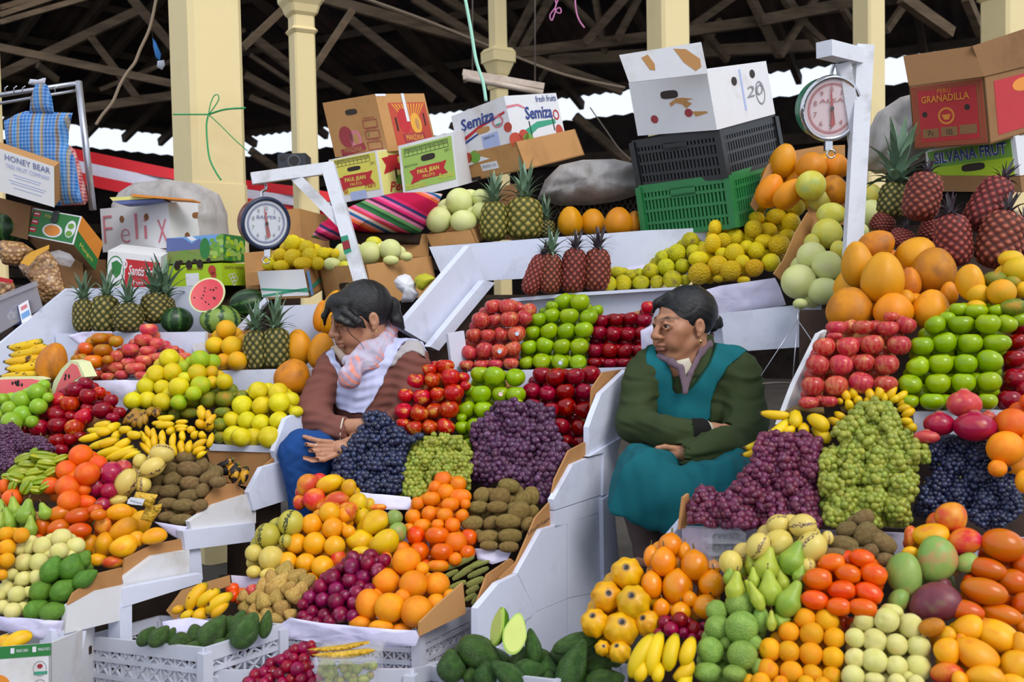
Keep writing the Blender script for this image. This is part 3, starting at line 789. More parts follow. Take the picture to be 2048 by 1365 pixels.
pile('sweet_lime', 'C2', '65,440,75;220,450,75;90,555,72;230,530,80;320,510,65;-60,550,78;85,690,70;225,670,72;-22,670,72;-70,800,75;150,800,85;30,800,72;360,600,60,45;-140,665,68;-130,790,80',
     (520, 830, 3.5), 'round', ['lima'], 'yellow sweet lime in tidy heap left of seated woman', 'lime', 'sweet limes left of woman in brown', tray=('white card', 'white bed under the tidy sweet limes'))
pile('starfruit', 'C1', '300,910,35,60,80;340,950,45,100,100;190,970,45,70,70;215,1020,40,65,95;365,1010,40,68,100;130,1050,40,65,60;60,1110,30,45,100;290,1080,45,80,80;400,1070,35,50,60;130,1120,42,65,110;210,1190,45,60,30;320,1140,40,65,80;290,1210,35,50,100;470,970,35,60,70;100,1180,30,45,20;250,960,40,60,100;240,1140,38,60,80;175,1080,38,60,100;360,1180,34,50,60;390,960,34,56,80',
     (70, 955, 3.12), 'star', ['starfruit'], 'ridged green starfruit below the left purple grapes', 'starfruit', 'starfruit below the left grapes', 'flat', tray=('cardboard', 'cardboard bed under the starfruit'))
pile('orange', 'C1', '630,945,88;520,1060,80;765,1010,68;680,1085,92;530,1190,92;395,1180,68;650,1210,55;540,1300,85;655,1310,92,60;30,1185,45,60;95,1280,75;100,1210,40;730,1110,50',
     (150, 950, 3.1), 'round', ['orange deep'], 'deep orange citrus beside the starfruit heap', 'orange', 'deep oranges beside the starfruit', tray=('cardboard', 'cardboard bed under deep oranges beside starfruit'))
pile('pomegranate', 'C1', '865,1080,95,80;745,1190,85;850,1220,60,70;960,1040,65,65,0,1;800,1330,60',
     (220, 965, 3.1), 'pome', ['pomegranate', 'pomegranate pale'], 'purple pomegranate between deep oranges and striped pepinos', 'pomegranate', 'left pomegranates', lean=(30, 80))
pile('pepino', 'C1', '1265,930,75,95,100,1;1190,1035,72,98,65,1;985,1150,82,110,30,1;1115,1170,60,66,0,1;1090,985,50,60,20;920,1290,40,72,80',
     (275, 955, 3.12), 'round', ['pepino', 'pepino striped'], 'cream pepino melon with dark streaks beside left kiwis', 'pepino', 'pepino melons beside left kiwis', 'flat')
pile('kiwi', 'C1', '1455,955,50,80,90;1480,1050,60,95,100;1320,1050,55,70,80;1355,1125,55,78,80;1230,1140,50,58,80;1490,1160,55,80,100;1325,1220,50,82,90;1215,1220,45,60,80;1480,1255,48,80,85;1580,1215,50,58,40;1310,1315,42,70,90;1430,1330,48,85,90;1575,1020,50,62,0;1640,1110,50,80,70;1680,1070,50,60,90;1700,1150,42,62,90;1415,1445,46,85,90;1310,1420,42,70,90;1560,1330,45,60,80',
     (365, 960, 3.2), 'kiwi', ['kiwi shade'], 'brown kiwi in the carton on the left stall', 'kiwi', 'kiwis in left carton', 'flat', tray=('cardboard', 'cardboard bed under the left kiwis'))
pile('pear', 'D1', '65,110,60,85,-12;205,50,72,88,10;240,165,50,78,0;350,40,52,62,-20;110,20,55,80,-6;20,40,50,80,-10;-5,130,45,70,10',
     (50, 1035, 2.97), 'pear', ['pear green'], 'green pear beside long tomatoes at the left edge', 'pear', 'green pears at left edge', 'flat', stem=1.36, tray=('cardboard', 'cardboard bed under left green pears'))
pile('tree_tomato', 'D1', '470,50,62,92,80;610,70,62,100,80;770,60,45,62,90;335,155,55,78,-10;455,165,66,88,70;620,185,60,92,90;295,235,25,42,90;390,245,30,50,90;600,255,26,52,90;740,20,40,60,80',
     (130, 1050, 2.96), 'round', ['tree tomato'], 'long shiny orange tree tomato beside left green pears', 'tree tomato', 'tree tomatoes beside left pears', 'flat', tray=('cardboard', 'cardboard bed under left tree tomatoes'))
pile('mango', 'D1', '930,40,65,100,90;800,150,66,66,0,1;970,180,92,112,60;1095,125,80,100,20;1200,225,62,96,80;815,290,84,92,10;965,310,80,104,70;700,290,60,72,0;1060,250,60,60,0;760,410,52,66,90;880,430,54,82,90,1;750,100,50,60,0,2',
     (240, 1080, 2.95), 'mango', ['mango gold', 'mango red', 'mango green'], 'golden mango in the carton on the left stall', 'mango', 'golden mangos on left stall', 'flat', tray=('cardboard', 'cardboard bed under left golden mangos'))
pile('apricot', 'D1', '50,210,60;165,220,60;55,315,65;50,415,60;15,530,42;-60,300,60;-50,420,60',
     (20, 1090, 2.76), 'peach', ['apricot'], 'orange apricot at the left frame edge', 'apricot', 'apricots at left edge', tray=('cardboard', 'cardboard bed under left apricots'))
pile('peach', 'D1', '335,305,75;480,240,75;590,305,70;465,345,70;245,265,45;150,330,45;225,320,50;190,430,70;310,430,78,70;550,375,40;95,520,45;180,560,60;290,545,60;50,640,60;135,680,65;225,660,45;25,780,55;100,810,65;180,790,50;0,690,42',
     (90, 1125, 2.76), 'peach', ['white peach'], 'pale peach left of the round green avocados', 'peach', 'pale peaches on left stall', tray=('cardboard', 'cardboard bed under left pale peaches'))
pile('avocado', 'D1', '400,490,78,98,25;555,475,98,100,20;650,410,60,68,30;660,560,66,92,60;320,650,80,86,40;495,650,82,102,60;275,800,74,88,60;415,815,72,96,80',
     (120, 1175, 2.70), 'avocado', ['avocado round'], 'round green avocado in the lowest left carton', 'avocado', 'avocados in lowest left carton', 'flat', tray=('cardboard', 'cardboard bed under round green avocados'))
# --- middle stall
pile('apple', 'C2', '1520,245,75,60;1395,275,70,55;1290,360,72;1425,355,65;1565,335,75,72;1665,335,45,50;1215,475,60,60;1340,485,68;1465,465,60;1590,455,78;1680,400,40,45;1200,600,70;1320,615,70,72;1440,595,62,70;1555,585,72,80;1190,700,55;1280,730,70,62;1405,725,62;1525,720,75,68',
     (870, 795, 3.5), 'apple', ['apple red'], 'red striped apple in pyramid beside woman in brown', 'apple', 'red striped apples beside woman in brown', tray=('cardboard', 'cardboard bed under the red striped apples'))
pile('apple', 'C2', '1795,310,72;1905,325,82;1800,465,78;1720,440,52;1955,465,66;1690,585,72;1820,585,72;1655,725,58;1765,720,75;1960,570,48;2070,335,75;2075,470,75;1975,320,40;2080,540,50;1720,850,50;1650,650,40',
     (970, 795, 3.5), 'apple', ['apple green'], 'green apple in front pyramid between two red heaps', 'apple', 'green apples in front pyramid', tray=('cardboard', 'cardboard bed under the front green apples'))
pile('apple', 'C3', '330,315,72,75;435,330,78;590,325,72;710,315,80,70;245,440,65,72;370,460,62,70;510,445,75,70;660,445,65,72;260,550,60;400,590,55,70;515,570,78,82;660,590,72,78;475,720,70;625,730,70;520,825,45,45;630,850,75,62',
     (1130, 815, 3.47), 'apple', ['apple dark'], 'dark red apple in front heap beside white panel', 'apple', 'dark red apples in front heap', tray=('cardboard', 'cardboard bed under front dark red apples'))
pile('apple', 'B2', '1895,1105,62;1800,1215,70;1910,1215,58;1745,1330,62;1855,1330,55;1960,1325,60;2015,1110,72;2175,1140,65,58;2025,1205,70;2140,1195,62;2080,1320,70;1710,1466,60;1830,1451,68,70;1945,1456,58,65;2050,1436,65;1690,1566,62,48;1800,1566,60,48;1915,1561,60,50;2035,1551,65,52',
     (985, 670, 3.8), 'apple', ['apple pink'], 'pink apple on back shelf between the two women', 'apple', 'pink apples on back shelf', tray=('white card', 'white bed under pink apples on back shelf'))
pile('apple', 'B3', '495,1070,72;625,1075,75;405,1105,48;300,1205,58;405,1180,65;540,1185,75;695,1190,68;755,1140,52;255,1310,60;385,1300,70;520,1300,70;655,1290,72;225,1426,65;350,1411,70;485,1421,68;620,1421,72;205,1546,55;325,1536,70;470,1541,68;610,1546,65',
     (1120, 665, 3.8), 'apple', ['apple green'], 'green apple in back shelf pyramid between red heaps', 'apple', 'green apples on back shelf', tray=('white card', 'white bed under green apples on back shelf'))
pile('apple', 'B3', '785,1220,58;905,1210,58;1020,1200,55;1125,1215,60;1160,1115,58,58,0,1;770,1310,62;885,1320,62;1000,1320,58;1100,1310,50;740,1451,62,60;855,1451,62,65;975,1451,58,60;1080,1446,45;735,1546,62,48;855,1551,58,45;970,1546,58,44;1070,1551,42,42',
     (1240, 670, 3.78), 'apple', ['apple dark', 'apple red'], 'dark red apple on back shelf behind woman in teal', 'apple', 'dark red apples on back shelf', tray=('cardboard', 'cardboard bed under dark apples behind woman in teal'))
pile('mango', 'C2', '450,1175,84,92,40;620,1165,80,102,70,1;770,1195,62,66,0,1;500,1290,84,88,0;680,1290,66,100,90;840,1315,72,76,0,1;390,1310,52,56,0;610,1345,55,88,90;770,1350,50,72,90;1000,1350,30,62,90',
     (640, 1000, 3.15), 'mango', ['mango red', 'mango yellow'], 'red and yellow mango below the woman in brown', 'mango', 'red and yellow mangos below woman in brown', 'flat', tray=('cardboard', 'cardboard bed under red and yellow mangos'))
pile('granadilla', 'D2', '485,135,85,80;620,45,80;645,165,80,82;360,285,72,85;505,285,85,88;660,305,76,85;290,430,80,75;435,440,76,82;565,465,82,88;475,560,60,48;770,190,50;740,60,60',
     (620, 1075, 3.02), 'round', ['granadilla spotted'], 'orange speckled granadilla above the dry husk berries', 'granadilla', 'granadillas above husk berries', lean=(20, 90), tray=('cardboard', 'cardboard bed under speckled granadillas'))
pile('mango', 'D2', '975,115,95,112,60;855,260,88,102,80;1055,280,96,112,60;1150,195,70,74,0,1;1130,85,60,62,0,1;870,350,44,72,90;770,45,62,66,0,2;690,400,66,72,0,2;1060,400,50,50,0,2',
     (745, 1075, 3.0), 'mango', ['mango yellow', 'mango green', 'mango red'], 'blotched mango left of the tangerine heap', 'mango', 'blotched mangos left of tangerines', 'flat', tray=('cardboard', 'cardboard bed under blotched mangos'))
pile('pepino', 'D2', '140,225,98,102,0,1;320,125,98,104,15,1;30,360,66,70,0;165,400,94,98,0;280,265,52,55,0,1;30,505,48,58,90;150,525,48,72,90',
     (530, 1095, 3.0), 'round', ['pepino', 'pepino green'], 'striped yellow pepino melon beside speckled granadillas', 'pepino', 'pepino melons beside granadillas', 'flat', tray=('cardboard', 'cardboard bed under pepinos beside granadillas'))
pile('physalis', 'D2', '275,500,60,66,20;100,620,46,56,0;175,560,56,62,-20;240,600,66,80,30;360,560,66,76,50;440,580,50,60,60;25,720,40,50,20;110,740,52,62,-20;205,710,54,62,10;250,790,56,72,170;345,690,54,66,40;30,810,46,56,120;140,840,50,72,100;310,840,40,50,60;400,640,46,56,20;80,680,40,50,60;170,640,46,56,200;300,640,50,60,150;-40,780,40,56,30;60,880,40,52,90;200,880,40,55,100;-50,700,38,46,0',
     (560, 1185, 2.86), 'husk', ['husk'], 'papery brown husk berry left of the plums', 'berry', 'husk berries left of the plums', 'flat', fill=False, grow=1.15, tray=('cardboard', 'cardboard bed under the husk berries'))
pile('plum', 'D2', '800,395,55;915,440,60;940,375,62,48;790,465,62;710,475,45;640,545,65;775,575,60,65;885,545,60,65;1000,500,65,60;550,620,60;670,645,65,58;580,545,35;465,705,55;565,725,55,60;670,735,60,68;830,670,60;740,690,45;485,815,50;580,845,55;705,835,62;810,750,55;410,760,42;410,850,50,42;450,880,50,36;800,850,50;1050,415,50;620,895,50;520,900,40;860,620,50;930,640,45',
     (680, 1180, 2.8), 'ball', ['plum dark'], 'dark plum in the heap left of the big oranges', 'plum', 'dark plums left of big oranges', tray=('tissue', 'pale tissue bed under dark plums'))
pile('orange', 'D2', '1220,420,110,105;1065,580,105;1275,605,112,106;1460,605,92,100;925,755,98,118;1090,785,110,120;1300,815,125,120;1455,755,85,72;1560,690,50;855,905,95,58;1020,935,95,55;1190,950,80,45;1345,480,50;980,690,60;1190,700,60',
     (800, 1185, 2.76), 'round', ['orange'], 'big orange in the white crate beside the plums', 'orange', 'big oranges in white crate', tray=('tissue', 'pale tissue bed under big oranges'))
pile('tangerine', 'C2', '1505,1135,70;1625,1165,65,60;1445,1190,55,48;1530,1230,70,62;1640,1265,85,64;1415,1280,70,58;1310,1315,55,50;1565,1325,75,55;1680,1320,40,40;1270,1421,65,56;1400,1396,60;1520,1406,70,56;1655,1411,50;1345,1491,70,58;1465,1481,55,44;1580,1486,65,56;1240,1511,42;1295,1566,75,66,0,1;1460,1566,90,70,0,1;1605,1621,85;1705,1586,70,68,0,1;1320,1696,80,75,0,1;1500,1696,95,72,0,1;1695,1701,65,56,0,1;1165,1671,85,65;1465,1806,85,50;1600,1751,55,48;1370,1800,45,45,0,1',
     (880, 1070, 3.02), 'tomato', ['tangerine', 'tomato'], 'shiny tangerine in the tall heap left of the kiwis', 'tangerine', 'tangerines left of middle kiwis', tray=('tissue', 'pale tissue bed under the tangerines'))
pile('kiwi', 'C2', '1810,1255,62,66,60;1950,1265,70,80,90;2020,1180,56,82,100;2130,1290,60,76,50;2195,1260,60,76,0;2080,1350,44,72,90;1785,1345,48,76,90;1930,1345,46,80,90;1735,1471,56,86,85;1885,1466,50,66,70;2015,1456,56,98,90;2100,1381,72,90,60;1860,1581,56,86,85;2030,1571,56,92,90;1865,1646,36,70,90;2020,1656,42,76,90;2170,1476,50,60,60;2200,1381,46,55,40;1780,1560,40,40,90',
     (1000, 1045, 3.03), 'kiwi', ['kiwi'], 'brown kiwi beside the tangerines and white side panel', 'kiwi', 'kiwis beside the tangerines', 'flat', tray=('cardboard', 'cardboard bed under kiwis beside tangerines'))
pile('quince', 'B3', '845,930,60,65;915,840,65,46;960,925,68,62;1100,920,70,58;1020,860,46,40;1085,850,44,40;1175,830,60,65;1260,720,50;1380,690,70;1295,800,70,65;1485,595,70,65;1510,680,60,55;1425,790,58;1225,915,55,50;1345,895,75,68;1580,640,42;1445,900,40,46',
     (1300, 545, 4.02), 'round', ['quince'], 'blotchy yellow green quince beside red pineapples', 'quince', 'quinces beside red pineapples', lean=(20, 95), tray=('tissue', 'pale tissue bed under the quinces'))
pile('passion_fruit', 'B3', '1550,735,80,62;1555,850,92,78,0,1;1700,790,80;1660,610,60,75;1745,590,55,65,0,1;1830,570,78,70;1730,690,55,46;1830,690,78,72;1680,490,52,62;1780,475,70,58;1840,440,60,50;1800,825,80,75,0,1;1925,640,52;1705,890,50,30,0,1;2028,310,70,52,0,1;2000,417,62,52;1978,500,64,75,0,1;2154,402,75,62;2086,511,78,62;2300,330,78,70,0,1;2385,300,40,52;2270,450,78,66;2060,595,72,56;2240,550,62,52;2178,622,78,82,0,1;1997,668,68,62;2112,762,74,66;1982,805,68,72,0,1;1890,760,60,55;1900,900,50,30',
     (1490, 495, 3.96), 'round', ['passion', 'passion wrinkled'], 'yellow passion fruit in the heap below the green crate', 'passion fruit', 'passion fruit below green crate', lean=(20, 100), tray=('cardboard', 'cardboard bed under passion fruit below green crate'))
pile('passion_fruit', 'B2', '335,610,65;445,650,60,60,0,1;575,690,60,48;470,710,62;335,725,68;235,705,52;415,770,75,52;245,790,62,48;150,780,55,50;665,690,36;530,770,50',
     (585, 510, 4.25), 'round', ['passion'], 'yellow passion fruit in paper-wrapped carton under left scale', 'passion fruit', 'passion fruit under left scale', lean=(20, 100), tray=('white card', 'white bed under passion fruit below left scale'))
pile('melon', 'B2', '1095,665,88,78;930,690,88,90;720,690,60,75;640,775,70,50;965,605,65,45,0,1;740,790,50,40,0,1;1220,715,52,36;1100,745,60,36',
     (740, 505, 4.2), 'melon', ['melon', 'melon yellow'], 'pale melon in open carton behind woman in brown', 'melon', 'melons in open brown carton', lean=(20, 100))
pile('melon', 'B2', '1635,290,105;1470,430,100;1665,440,100,84;1800,260,72,64;1800,360,72,64;1510,345,44,30',
     (920, 430, 4.4), 'melon', ['melon'], 'pale round melon on the top shelf beside green pineapples', 'melon', 'melons on top shelf', lean=(20, 100))
pile('papaya', 'B3', '545,440,95,112;725,445,95,100;925,445,105,112;1045,450,62,90,10,1;1100,490,40,38',
     (1190, 445, 4.42), 'papaya', ['papaya', 'papaya brown'], 'orange papaya standing on top shelf left of green crate', 'papaya', 'papayas on top shelf', 'flat')
# --- left stall papayas around the woman in brown
pile('papaya', 'C2', '380,100,100,140,-4;560,130,104,142,4', (600, 700, 3.84), 'papaya', ['papaya'], 'orange papaya standing behind the woman in brown', 'papaya', 'papayas behind woman in brown', 'flat')
pile('papaya', 'B2', '640,1150,90,172,16;560,1180,60,120,8', (655, 630, 3.92), 'papaya', ['papaya'], 'tall leaning papaya behind head of woman in brown', 'papaya', 'papayas behind woman in brown', 'flat', relax=False)
pile('papaya', 'C2', '335,330,132,140,20,1;470,470,60,70,0', (585, 755, 3.68), 'papaya', ['papaya', 'papaya brown'], 'blotched papaya at elbow of woman in brown', 'papaya', 'papayas at elbow of woman in brown', 'flat')
pile('papaya', 'C1', '410,215,108,150,15', (105, 725, 3.7), 'papaya', ['papaya brown'], 'large ripe papaya beside bananas at the left edge', 'papaya', 'papayas on left stall', 'flat')
# --- right stall
pile('papaya', 'B4', '150,195,92,128,25;290,215,88,128,45;250,-30,95,125,15;460,10,112,100,0;640,10,95,90,0;620,190,105,110,0,1',
     (1590, 375, 3.9), 'papaya', ['papaya', 'papaya brown'], 'orange papaya in carton beside the green crate', 'papaya', 'papayas in carton beside green crate', 'flat', tray=('cardboard', 'cardboard bed under papayas beside green crate'))
pile('melon', 'B4', '455,155,108,105,0,1;605,370,105,84,0,1;575,515,112,106,0,1;460,685,112,98;575,755,102,112;365,875,125;550,945,125,98;375,1040,60,40;660,640,58,72,0,1;900,220,75,75,0,1;905,365,95,105;840,500,45,58;460,590,55,72,0,1;700,850,50,70',
     (1620, 520, 3.55), 'melon', ['melon', 'melon spotted'], 'pale green melon in carton behind right scale post', 'melon', 'melons behind right scale post', lean=(20, 100), tray=('cardboard', 'cardboard bed under melons behind right scale post'))
pile('papaya', 'B4', '805,745,112,168,-4;945,605,112,132,60,1;990,845,148,188,4;1245,680,136,142,40;1370,790,158,168,8,1;745,1075,165,158,0,1;1070,1085,140,125,0;1350,1080,130,145,10;1190,880,80,112,0,1;1160,1000,72,66,0;1490,960,62,84,0',
     (1785, 560, 2.9), 'papaya', ['papaya', 'papaya brown'], 'big orange papaya above the right apple pyramid', 'papaya', 'papayas above right apples', 'flat', tray=('tissue', 'pale bed under big papayas above right apples'))
pile('mandarin', 'B4', '1880,955,105,94,0;1950,705,98,66;1995,790,98,100;2050,935,60,64;1830,855,82,60,0,1;1970,1065,100,66,0,1;1960,880,60,50,0,1;1700,965,85,76;1690,1060,70,50',
     (2000, 575, 2.72), 'round', ['orange yellow', 'tangerine green'], 'yellow mandarin above the right green apples', 'mandarin', 'mandarins at right edge', tray=('tissue', 'pale bed under mandarins above right green apples'))
pile('mango', 'B4', '1645,890,98,140,-12', (1940, 568, 2.74), 'mango', ['mango gold'], 'pointed yellow mango above the right green apples', 'mango', 'mangos at right edge', 'flat')
pile('apple', 'C4', '1055,-131,60,48;645,-51,78,62;845,-56,80,62;1030,-46,80,66;1165,-71,75,70;555,95,80;730,90,82,85;910,75,92,80;1115,80,88,80;505,230,88,80;680,230,90,82;850,210,82,72;1020,225,95,80;470,385,85,80;645,385,90,80;830,360,95,82;1015,370,90,74;440,510,80,56;590,500,70,48;630,10,60,32',
     (1715, 700, 2.66), 'apple', ['apple pink'], 'pink apple in right pyramid beside woman in teal', 'apple', 'pink apples in right pyramid', tray=('cardboard', 'cardboard bed under pink apples in right pyramid'))
pile('apple', 'C4', '1560,-191,72,56;1690,-176,95,62;1840,-181,52;1385,-71,80,68;1475,-121,60,54;1580,-76,98,78;1780,-81,90,80;1920,-81,70,75;2010,-111,62,62;1285,85,82;1455,60,88,80;1645,65,92,80;1845,65,98,80;1255,240,82;1425,220,92,82;1610,220,86,78;1790,200,95,86;1195,375,88,78;1405,365,92,80;1595,360,90,78;1790,355,90,78;1365,500,98,72;1775,500,70;1200,500,60,52;1560,500,60,56',
     (1900, 695, 2.62), 'apple', ['apple green'], 'green apple in right pyramid below the papayas', 'apple', 'green apples in right pyramid', tray=('cardboard', 'cardboard bed under green apples in right pyramid'))
pile('apple', 'C4', '2000,50,64;1975,180,76;1985,330,90,76;1940,495,95,82;2060,420,70;2030,-60,60', (2025, 740, 2.58), 'apple', ['apple dark'], 'dark red apple at the right frame edge', 'apple', 'dark red apples at right edge')
pile('pomegranate', 'C4', '1600,520,132,104,0,1;1680,690,142,112;1415,670,115,88;1320,765,92,50,0,1;1780,620,60,50,0,1', (1920, 835, 2.42), 'pome', ['pomegranate', 'pomegranate pale'], 'rosy pomegranate above the right black grapes', 'pomegranate', 'right pomegranates', lean=(40, 90))
pile('orange', 'C4', '1960,670,125,112,0,1;1910,850,136,122;2080,500,60,60,0,1;1850,1000,70,60;2060,1100,70,90;2090,800,60,80', (2015, 860, 2.36), 'round', ['orange', 'orange deep'], 'big orange right of the black grapes', 'orange', 'big oranges at right edge')
pile('pepino', 'D4', '210,130,72,88,70,1;395,140,86,102,80,1;60,290,82,104,30,1;205,270,94,118,60;460,300,104,124,35,1;580,230,42,54,0,1;-145,415,84,92,0;430,440,60,60,0,1',
     (1565, 1080, 2.26), 'round', ['pepino', 'pepino striped'], 'yellow pepino melon below the right red grapes', 'pepino', 'pepino melons on right stall', 'flat', tray=('tissue', 'pale bed under right pepino melons'))
pile('kiwi', 'D4', '850,80,56,76,70;865,200,76,94,35;725,165,56,76,70;700,280,64,106,95;995,270,70,100,120;640,360,54,100,90;1010,395,52,66,90;900,330,52,60,60;780,345,50,60,80',
     (1720, 1075, 2.25), 'kiwi', ['kiwi shade'], 'brown kiwi below the right green grapes', 'kiwi', 'kiwis on right stall', 'flat', tray=('cardboard', 'cardboard bed under right kiwis'))
pile('mango', 'D4', '1500,80,112,112,0;1350,215,92,128,80,1;1205,220,54,78,0;1600,255,104,122,70;1400,395,140,168,12,2;1150,510,126,162,-8,2;1380,710,140,184,70,3;1110,700,82,94,30,2;1200,340,46,62,90,1;1620,420,72,88,60,2;1450,600,60,70,0,3',
     (1870, 1090, 2.2), 'mango', ['mango red', 'mango gold', 'mango green', 'mango purple'], 'large mango left of the right tree tomatoes', 'mango', 'large mangos on right stall', 'flat', tray=('cardboard', 'cardboard bed under large right mangos'))
pile('persimmon', 'D4', '615,415,66,96,80;840,385,66,92,100;510,540,82,106,85;735,500,72,96,100;930,505,80,98,110;690,625,72,100,85;890,645,74,106,110;485,695,70,100,95;665,745,66,92,90;845,755,66,106,95',
     (1690, 1160, 2.15), 'tomato', ['tomato'], 'glossy orange persimmon between right pears and large mangos', 'persimmon', 'persimmons on right stall', 'flat', tray=('cardboard', 'cardboard bed under right persimmons'))
pile('persimmon', 'D4', '490,800,50,64,90;680,860,66,70,0;770,880,56,56,0;590,840,56,60,0', (1690, 1235, 2.26), 'tomato', ['tomato'], 'half hidden orange persimmon behind bottom apricots', 'persimmon', 'persimmons on right stall', fill=False)
pile('tree_tomato', 'D4', '1890,285,118,152,100;1775,465,80,138,100;1750,630,94,166,98;1970,560,92,108,100;1610,775,76,136,98;1885,805,76,146,100;2040,430,70,84,0;2030,720,64,84,20;1640,570,50,66,0;2050,900,50,50,0;2040,300,50,70,0',
     (1985, 1150, 2.14), 'round', ['tree tomato'], 'long orange tree tomato at right frame edge', 'tree tomato', 'tree tomatoes at right edge', 'flat', tray=('cardboard', 'cardboard bed under right tree tomatoes'))
pile('mango', 'D4', '1630,910,96,114,60;1845,965,128,154,110;1690,1105,116,158,115;1470,1080,90,98,0;1480,960,56,66,0;1760,1270,86,134,90;1980,1190,104,124,30;1480,1250,92,118,90,1;2020,1030,60,90,0;1960,1310,60,100,90;1360,900,78,92,70,2;1570,1300,60,70,0;1580,1010,50,60,0',
     (1945, 1295, 2.0), 'mango', ['mango gold', 'mango red', 'papaya brown'], 'ripe mango in the bottom right corner heap', 'mango', 'ripe mangos bottom right', 'flat', tray=('cardboard', 'cardboard bed under ripe mangos bottom right'))
pile('pear', 'D4', '125,440,92,112,8;320,395,98,116,22,1;150,620,88,116,-6;295,700,92,125,25,1;240,560,58,92,-15;50,680,50,100,-25;370,510,52,62,15,1;30,540,48,70,-5;230,860,70,60,60,1;160,860,38,66,0;-110,610,72,100,6;20,430,60,90,-10;-150,520,50,70,0,1;20,640,50,80,-30',
     (1560, 1155, 2.2), 'pear', ['pear', 'pear green'], 'green pear beside the right orange persimmons', 'pear', 'pears on right stall', 'flat', stem=1.36, tray=('cardboard', 'cardboard bed under right pears'))
pile('granadilla', 'D3', '1330,300,98,92,6;1275,430,95,108,0;1520,455,106,112,-4;1385,625,116,132,4;1650,600,102,102,6;1185,610,80,102,-8;1600,780,95,92,20;1410,820,80,72,0;1260,790,64,70,0;1180,390,58,84,0;1440,350,50,70,0;1660,480,56,66,10;1480,720,60,60,0',
     (1355, 1165, 2.36), 'citrus', ['granadilla'], 'orange granadilla with dry stem beside yellow pitahayas', 'granadilla', 'granadillas on right stall', 'flat', stem=1.2, tray=('white card', 'white bed under right granadillas'))
pile('pitahaya', 'D3', '990,520,118,116,200;830,700,110,114,190;1040,745,124,122,-40;1160,700,52,112,0;740,905,104,102,170;945,955,124,128,-20;1150,905,96,98,40;935,1130,90,70,90;800,1100,52,60,0',
     (1240, 1215, 2.36), 'pitaya', ['pitahaya'], 'knobbly yellow pitahaya beside the orange granadillas', 'pitahaya', 'yellow pitahayas', face=(50, 78), grow=1.1, tray=('cardboard', 'cardboard bed under yellow pitahayas'))
pile('grape', 'D3', '1285,900,55;1405,880,60;1335,955,58;1510,950,60;1430,980,42;1500,1030,46;1590,930,34;1570,1000,40;1240,985,40;1460,900,40', (1350, 1255, 2.28), 'ball', ['grape globe'], 'loose red globe grape behind right baby bananas', 'grape', 'loose red grapes on right stall')
pile('green_orange', 'D3', '1870,765,115,104;1885,940,130,122;1700,945,98,102;1890,1155,116,108;1640,1120,102;1690,810,82;1620,1290,110,78;1830,1300,106,70;2000,860,50,80;2035,880,62,104;1980,1060,60,70;2010,1250,50,70;1760,1060,50',
     (1470, 1265, 2.16), 'round', ['green citrus'], 'veined green citrus right of baby bananas', 'citrus', 'green citrus on right stall', lean=(10, 90), tray=('cardboard', 'cardboard bed under right green citrus'))
pile('apricot', 'D4', '410,835,80,76;575,845,88,82;290,935,80,70;460,950,90,84;630,980,80,76;150,1065,82;290,1080,78,80;455,1100,86;620,1125,80;130,1220,85,80;310,1235,86,80;465,1250,82,70;610,1265,76,66;80,1310,70;230,1320,56;420,1320,60;540,1330,60;-10,1300,50',
     (1600, 1290, 2.1), 'peach', ['apricot'], 'orange apricot left of pale peaches on right stall', 'apricot', 'apricots on right stall', lean=(20, 100), tray=('cardboard', 'cardboard bed under right apricots'))
pile('peach', 'D4', '855,850,78,82;1020,845,86,92;1055,780,85,60;1200,890,92,88;785,980,72;930,1000,90,86;1095,1030,78,80;1260,1045,90,78;785,1130,72,76;930,1150,90,95;1095,1190,76,80;1255,1200,96,92;770,1270,90,80;930,1295,82,60;1100,1310,62;1240,1320,64;1180,1280,50',
     (1765, 1300, 2.05), 'peach', ['white peach'], 'pale yellow peach right of the bottom apricots', 'peach', 'pale peaches on right stall', lean=(20, 100), tray=('cardboard', 'cardboard bed under right pale peaches'))
# --- loose globe grapes and avocados in the front crates
pile('grape', 'D2', '415,1100,50;475,1080,38;300,1165,50;240,1190,42;160,1225,46;110,1290,46;40,1310,46;225,1300,46;290,1245,50;150,1345,46;420,1190,50;340,1180,42;370,1265,56;470,1310,44;320,1345,46;60,1375,46;180,1280,38;430,1250,44;400,1345,46;0,1375,46;250,1375,46;490,1375,46;350,1110,40;500,1130,40;460,1240,40;545,1330,44;110,1375,46;-20,1365,40',
     (580, 1330, 2.45), 'ball', ['grape globe'], 'red globe grape in front crate below plums', 'grape', 'red globe grapes in front crate', tray=('tissue', 'pale bed under red globe grapes in front crate'))
# ------------------------------------------------------------------ more heaps: avocados
pile('avocado', 'E5', '450,610,118,170,38;765,590,128,168,32;960,530,62,120,12;690,520,80,120,25;40,650,60,90,30;150,680,110,72,0;290,740,60,105,80;540,720,66,90,70;-60,640,80,110,45;-180,640,70,100,45;640,650,60,80,20',
     (430, 1270, 2.56), 'avocado', ['avocado'], 'dark green avocado in the left front white crate', 'avocado', 'avocados in left front crate', 'flat')
pile('avocado', 'E4', '155,530,105,110,0;365,430,115,170,120;410,590,95,86,0;300,600,60,60,0;590,600,86,150,-55;720,570,96,120,80;860,550,76,84,0;1040,540,100,195,24;1080,350,70,185,72;1200,440,86,90,0;1240,520,90,104,60;1270,630,86,135,80;755,390,60,120,-10;870,640,64,70,0;1360,470,50,60,0',
     (1000, 1310, 2.42), 'avocado', ['avocado'], 'dark green avocado in middle front crate', 'avocado', 'avocados in middle front crate', 'flat')
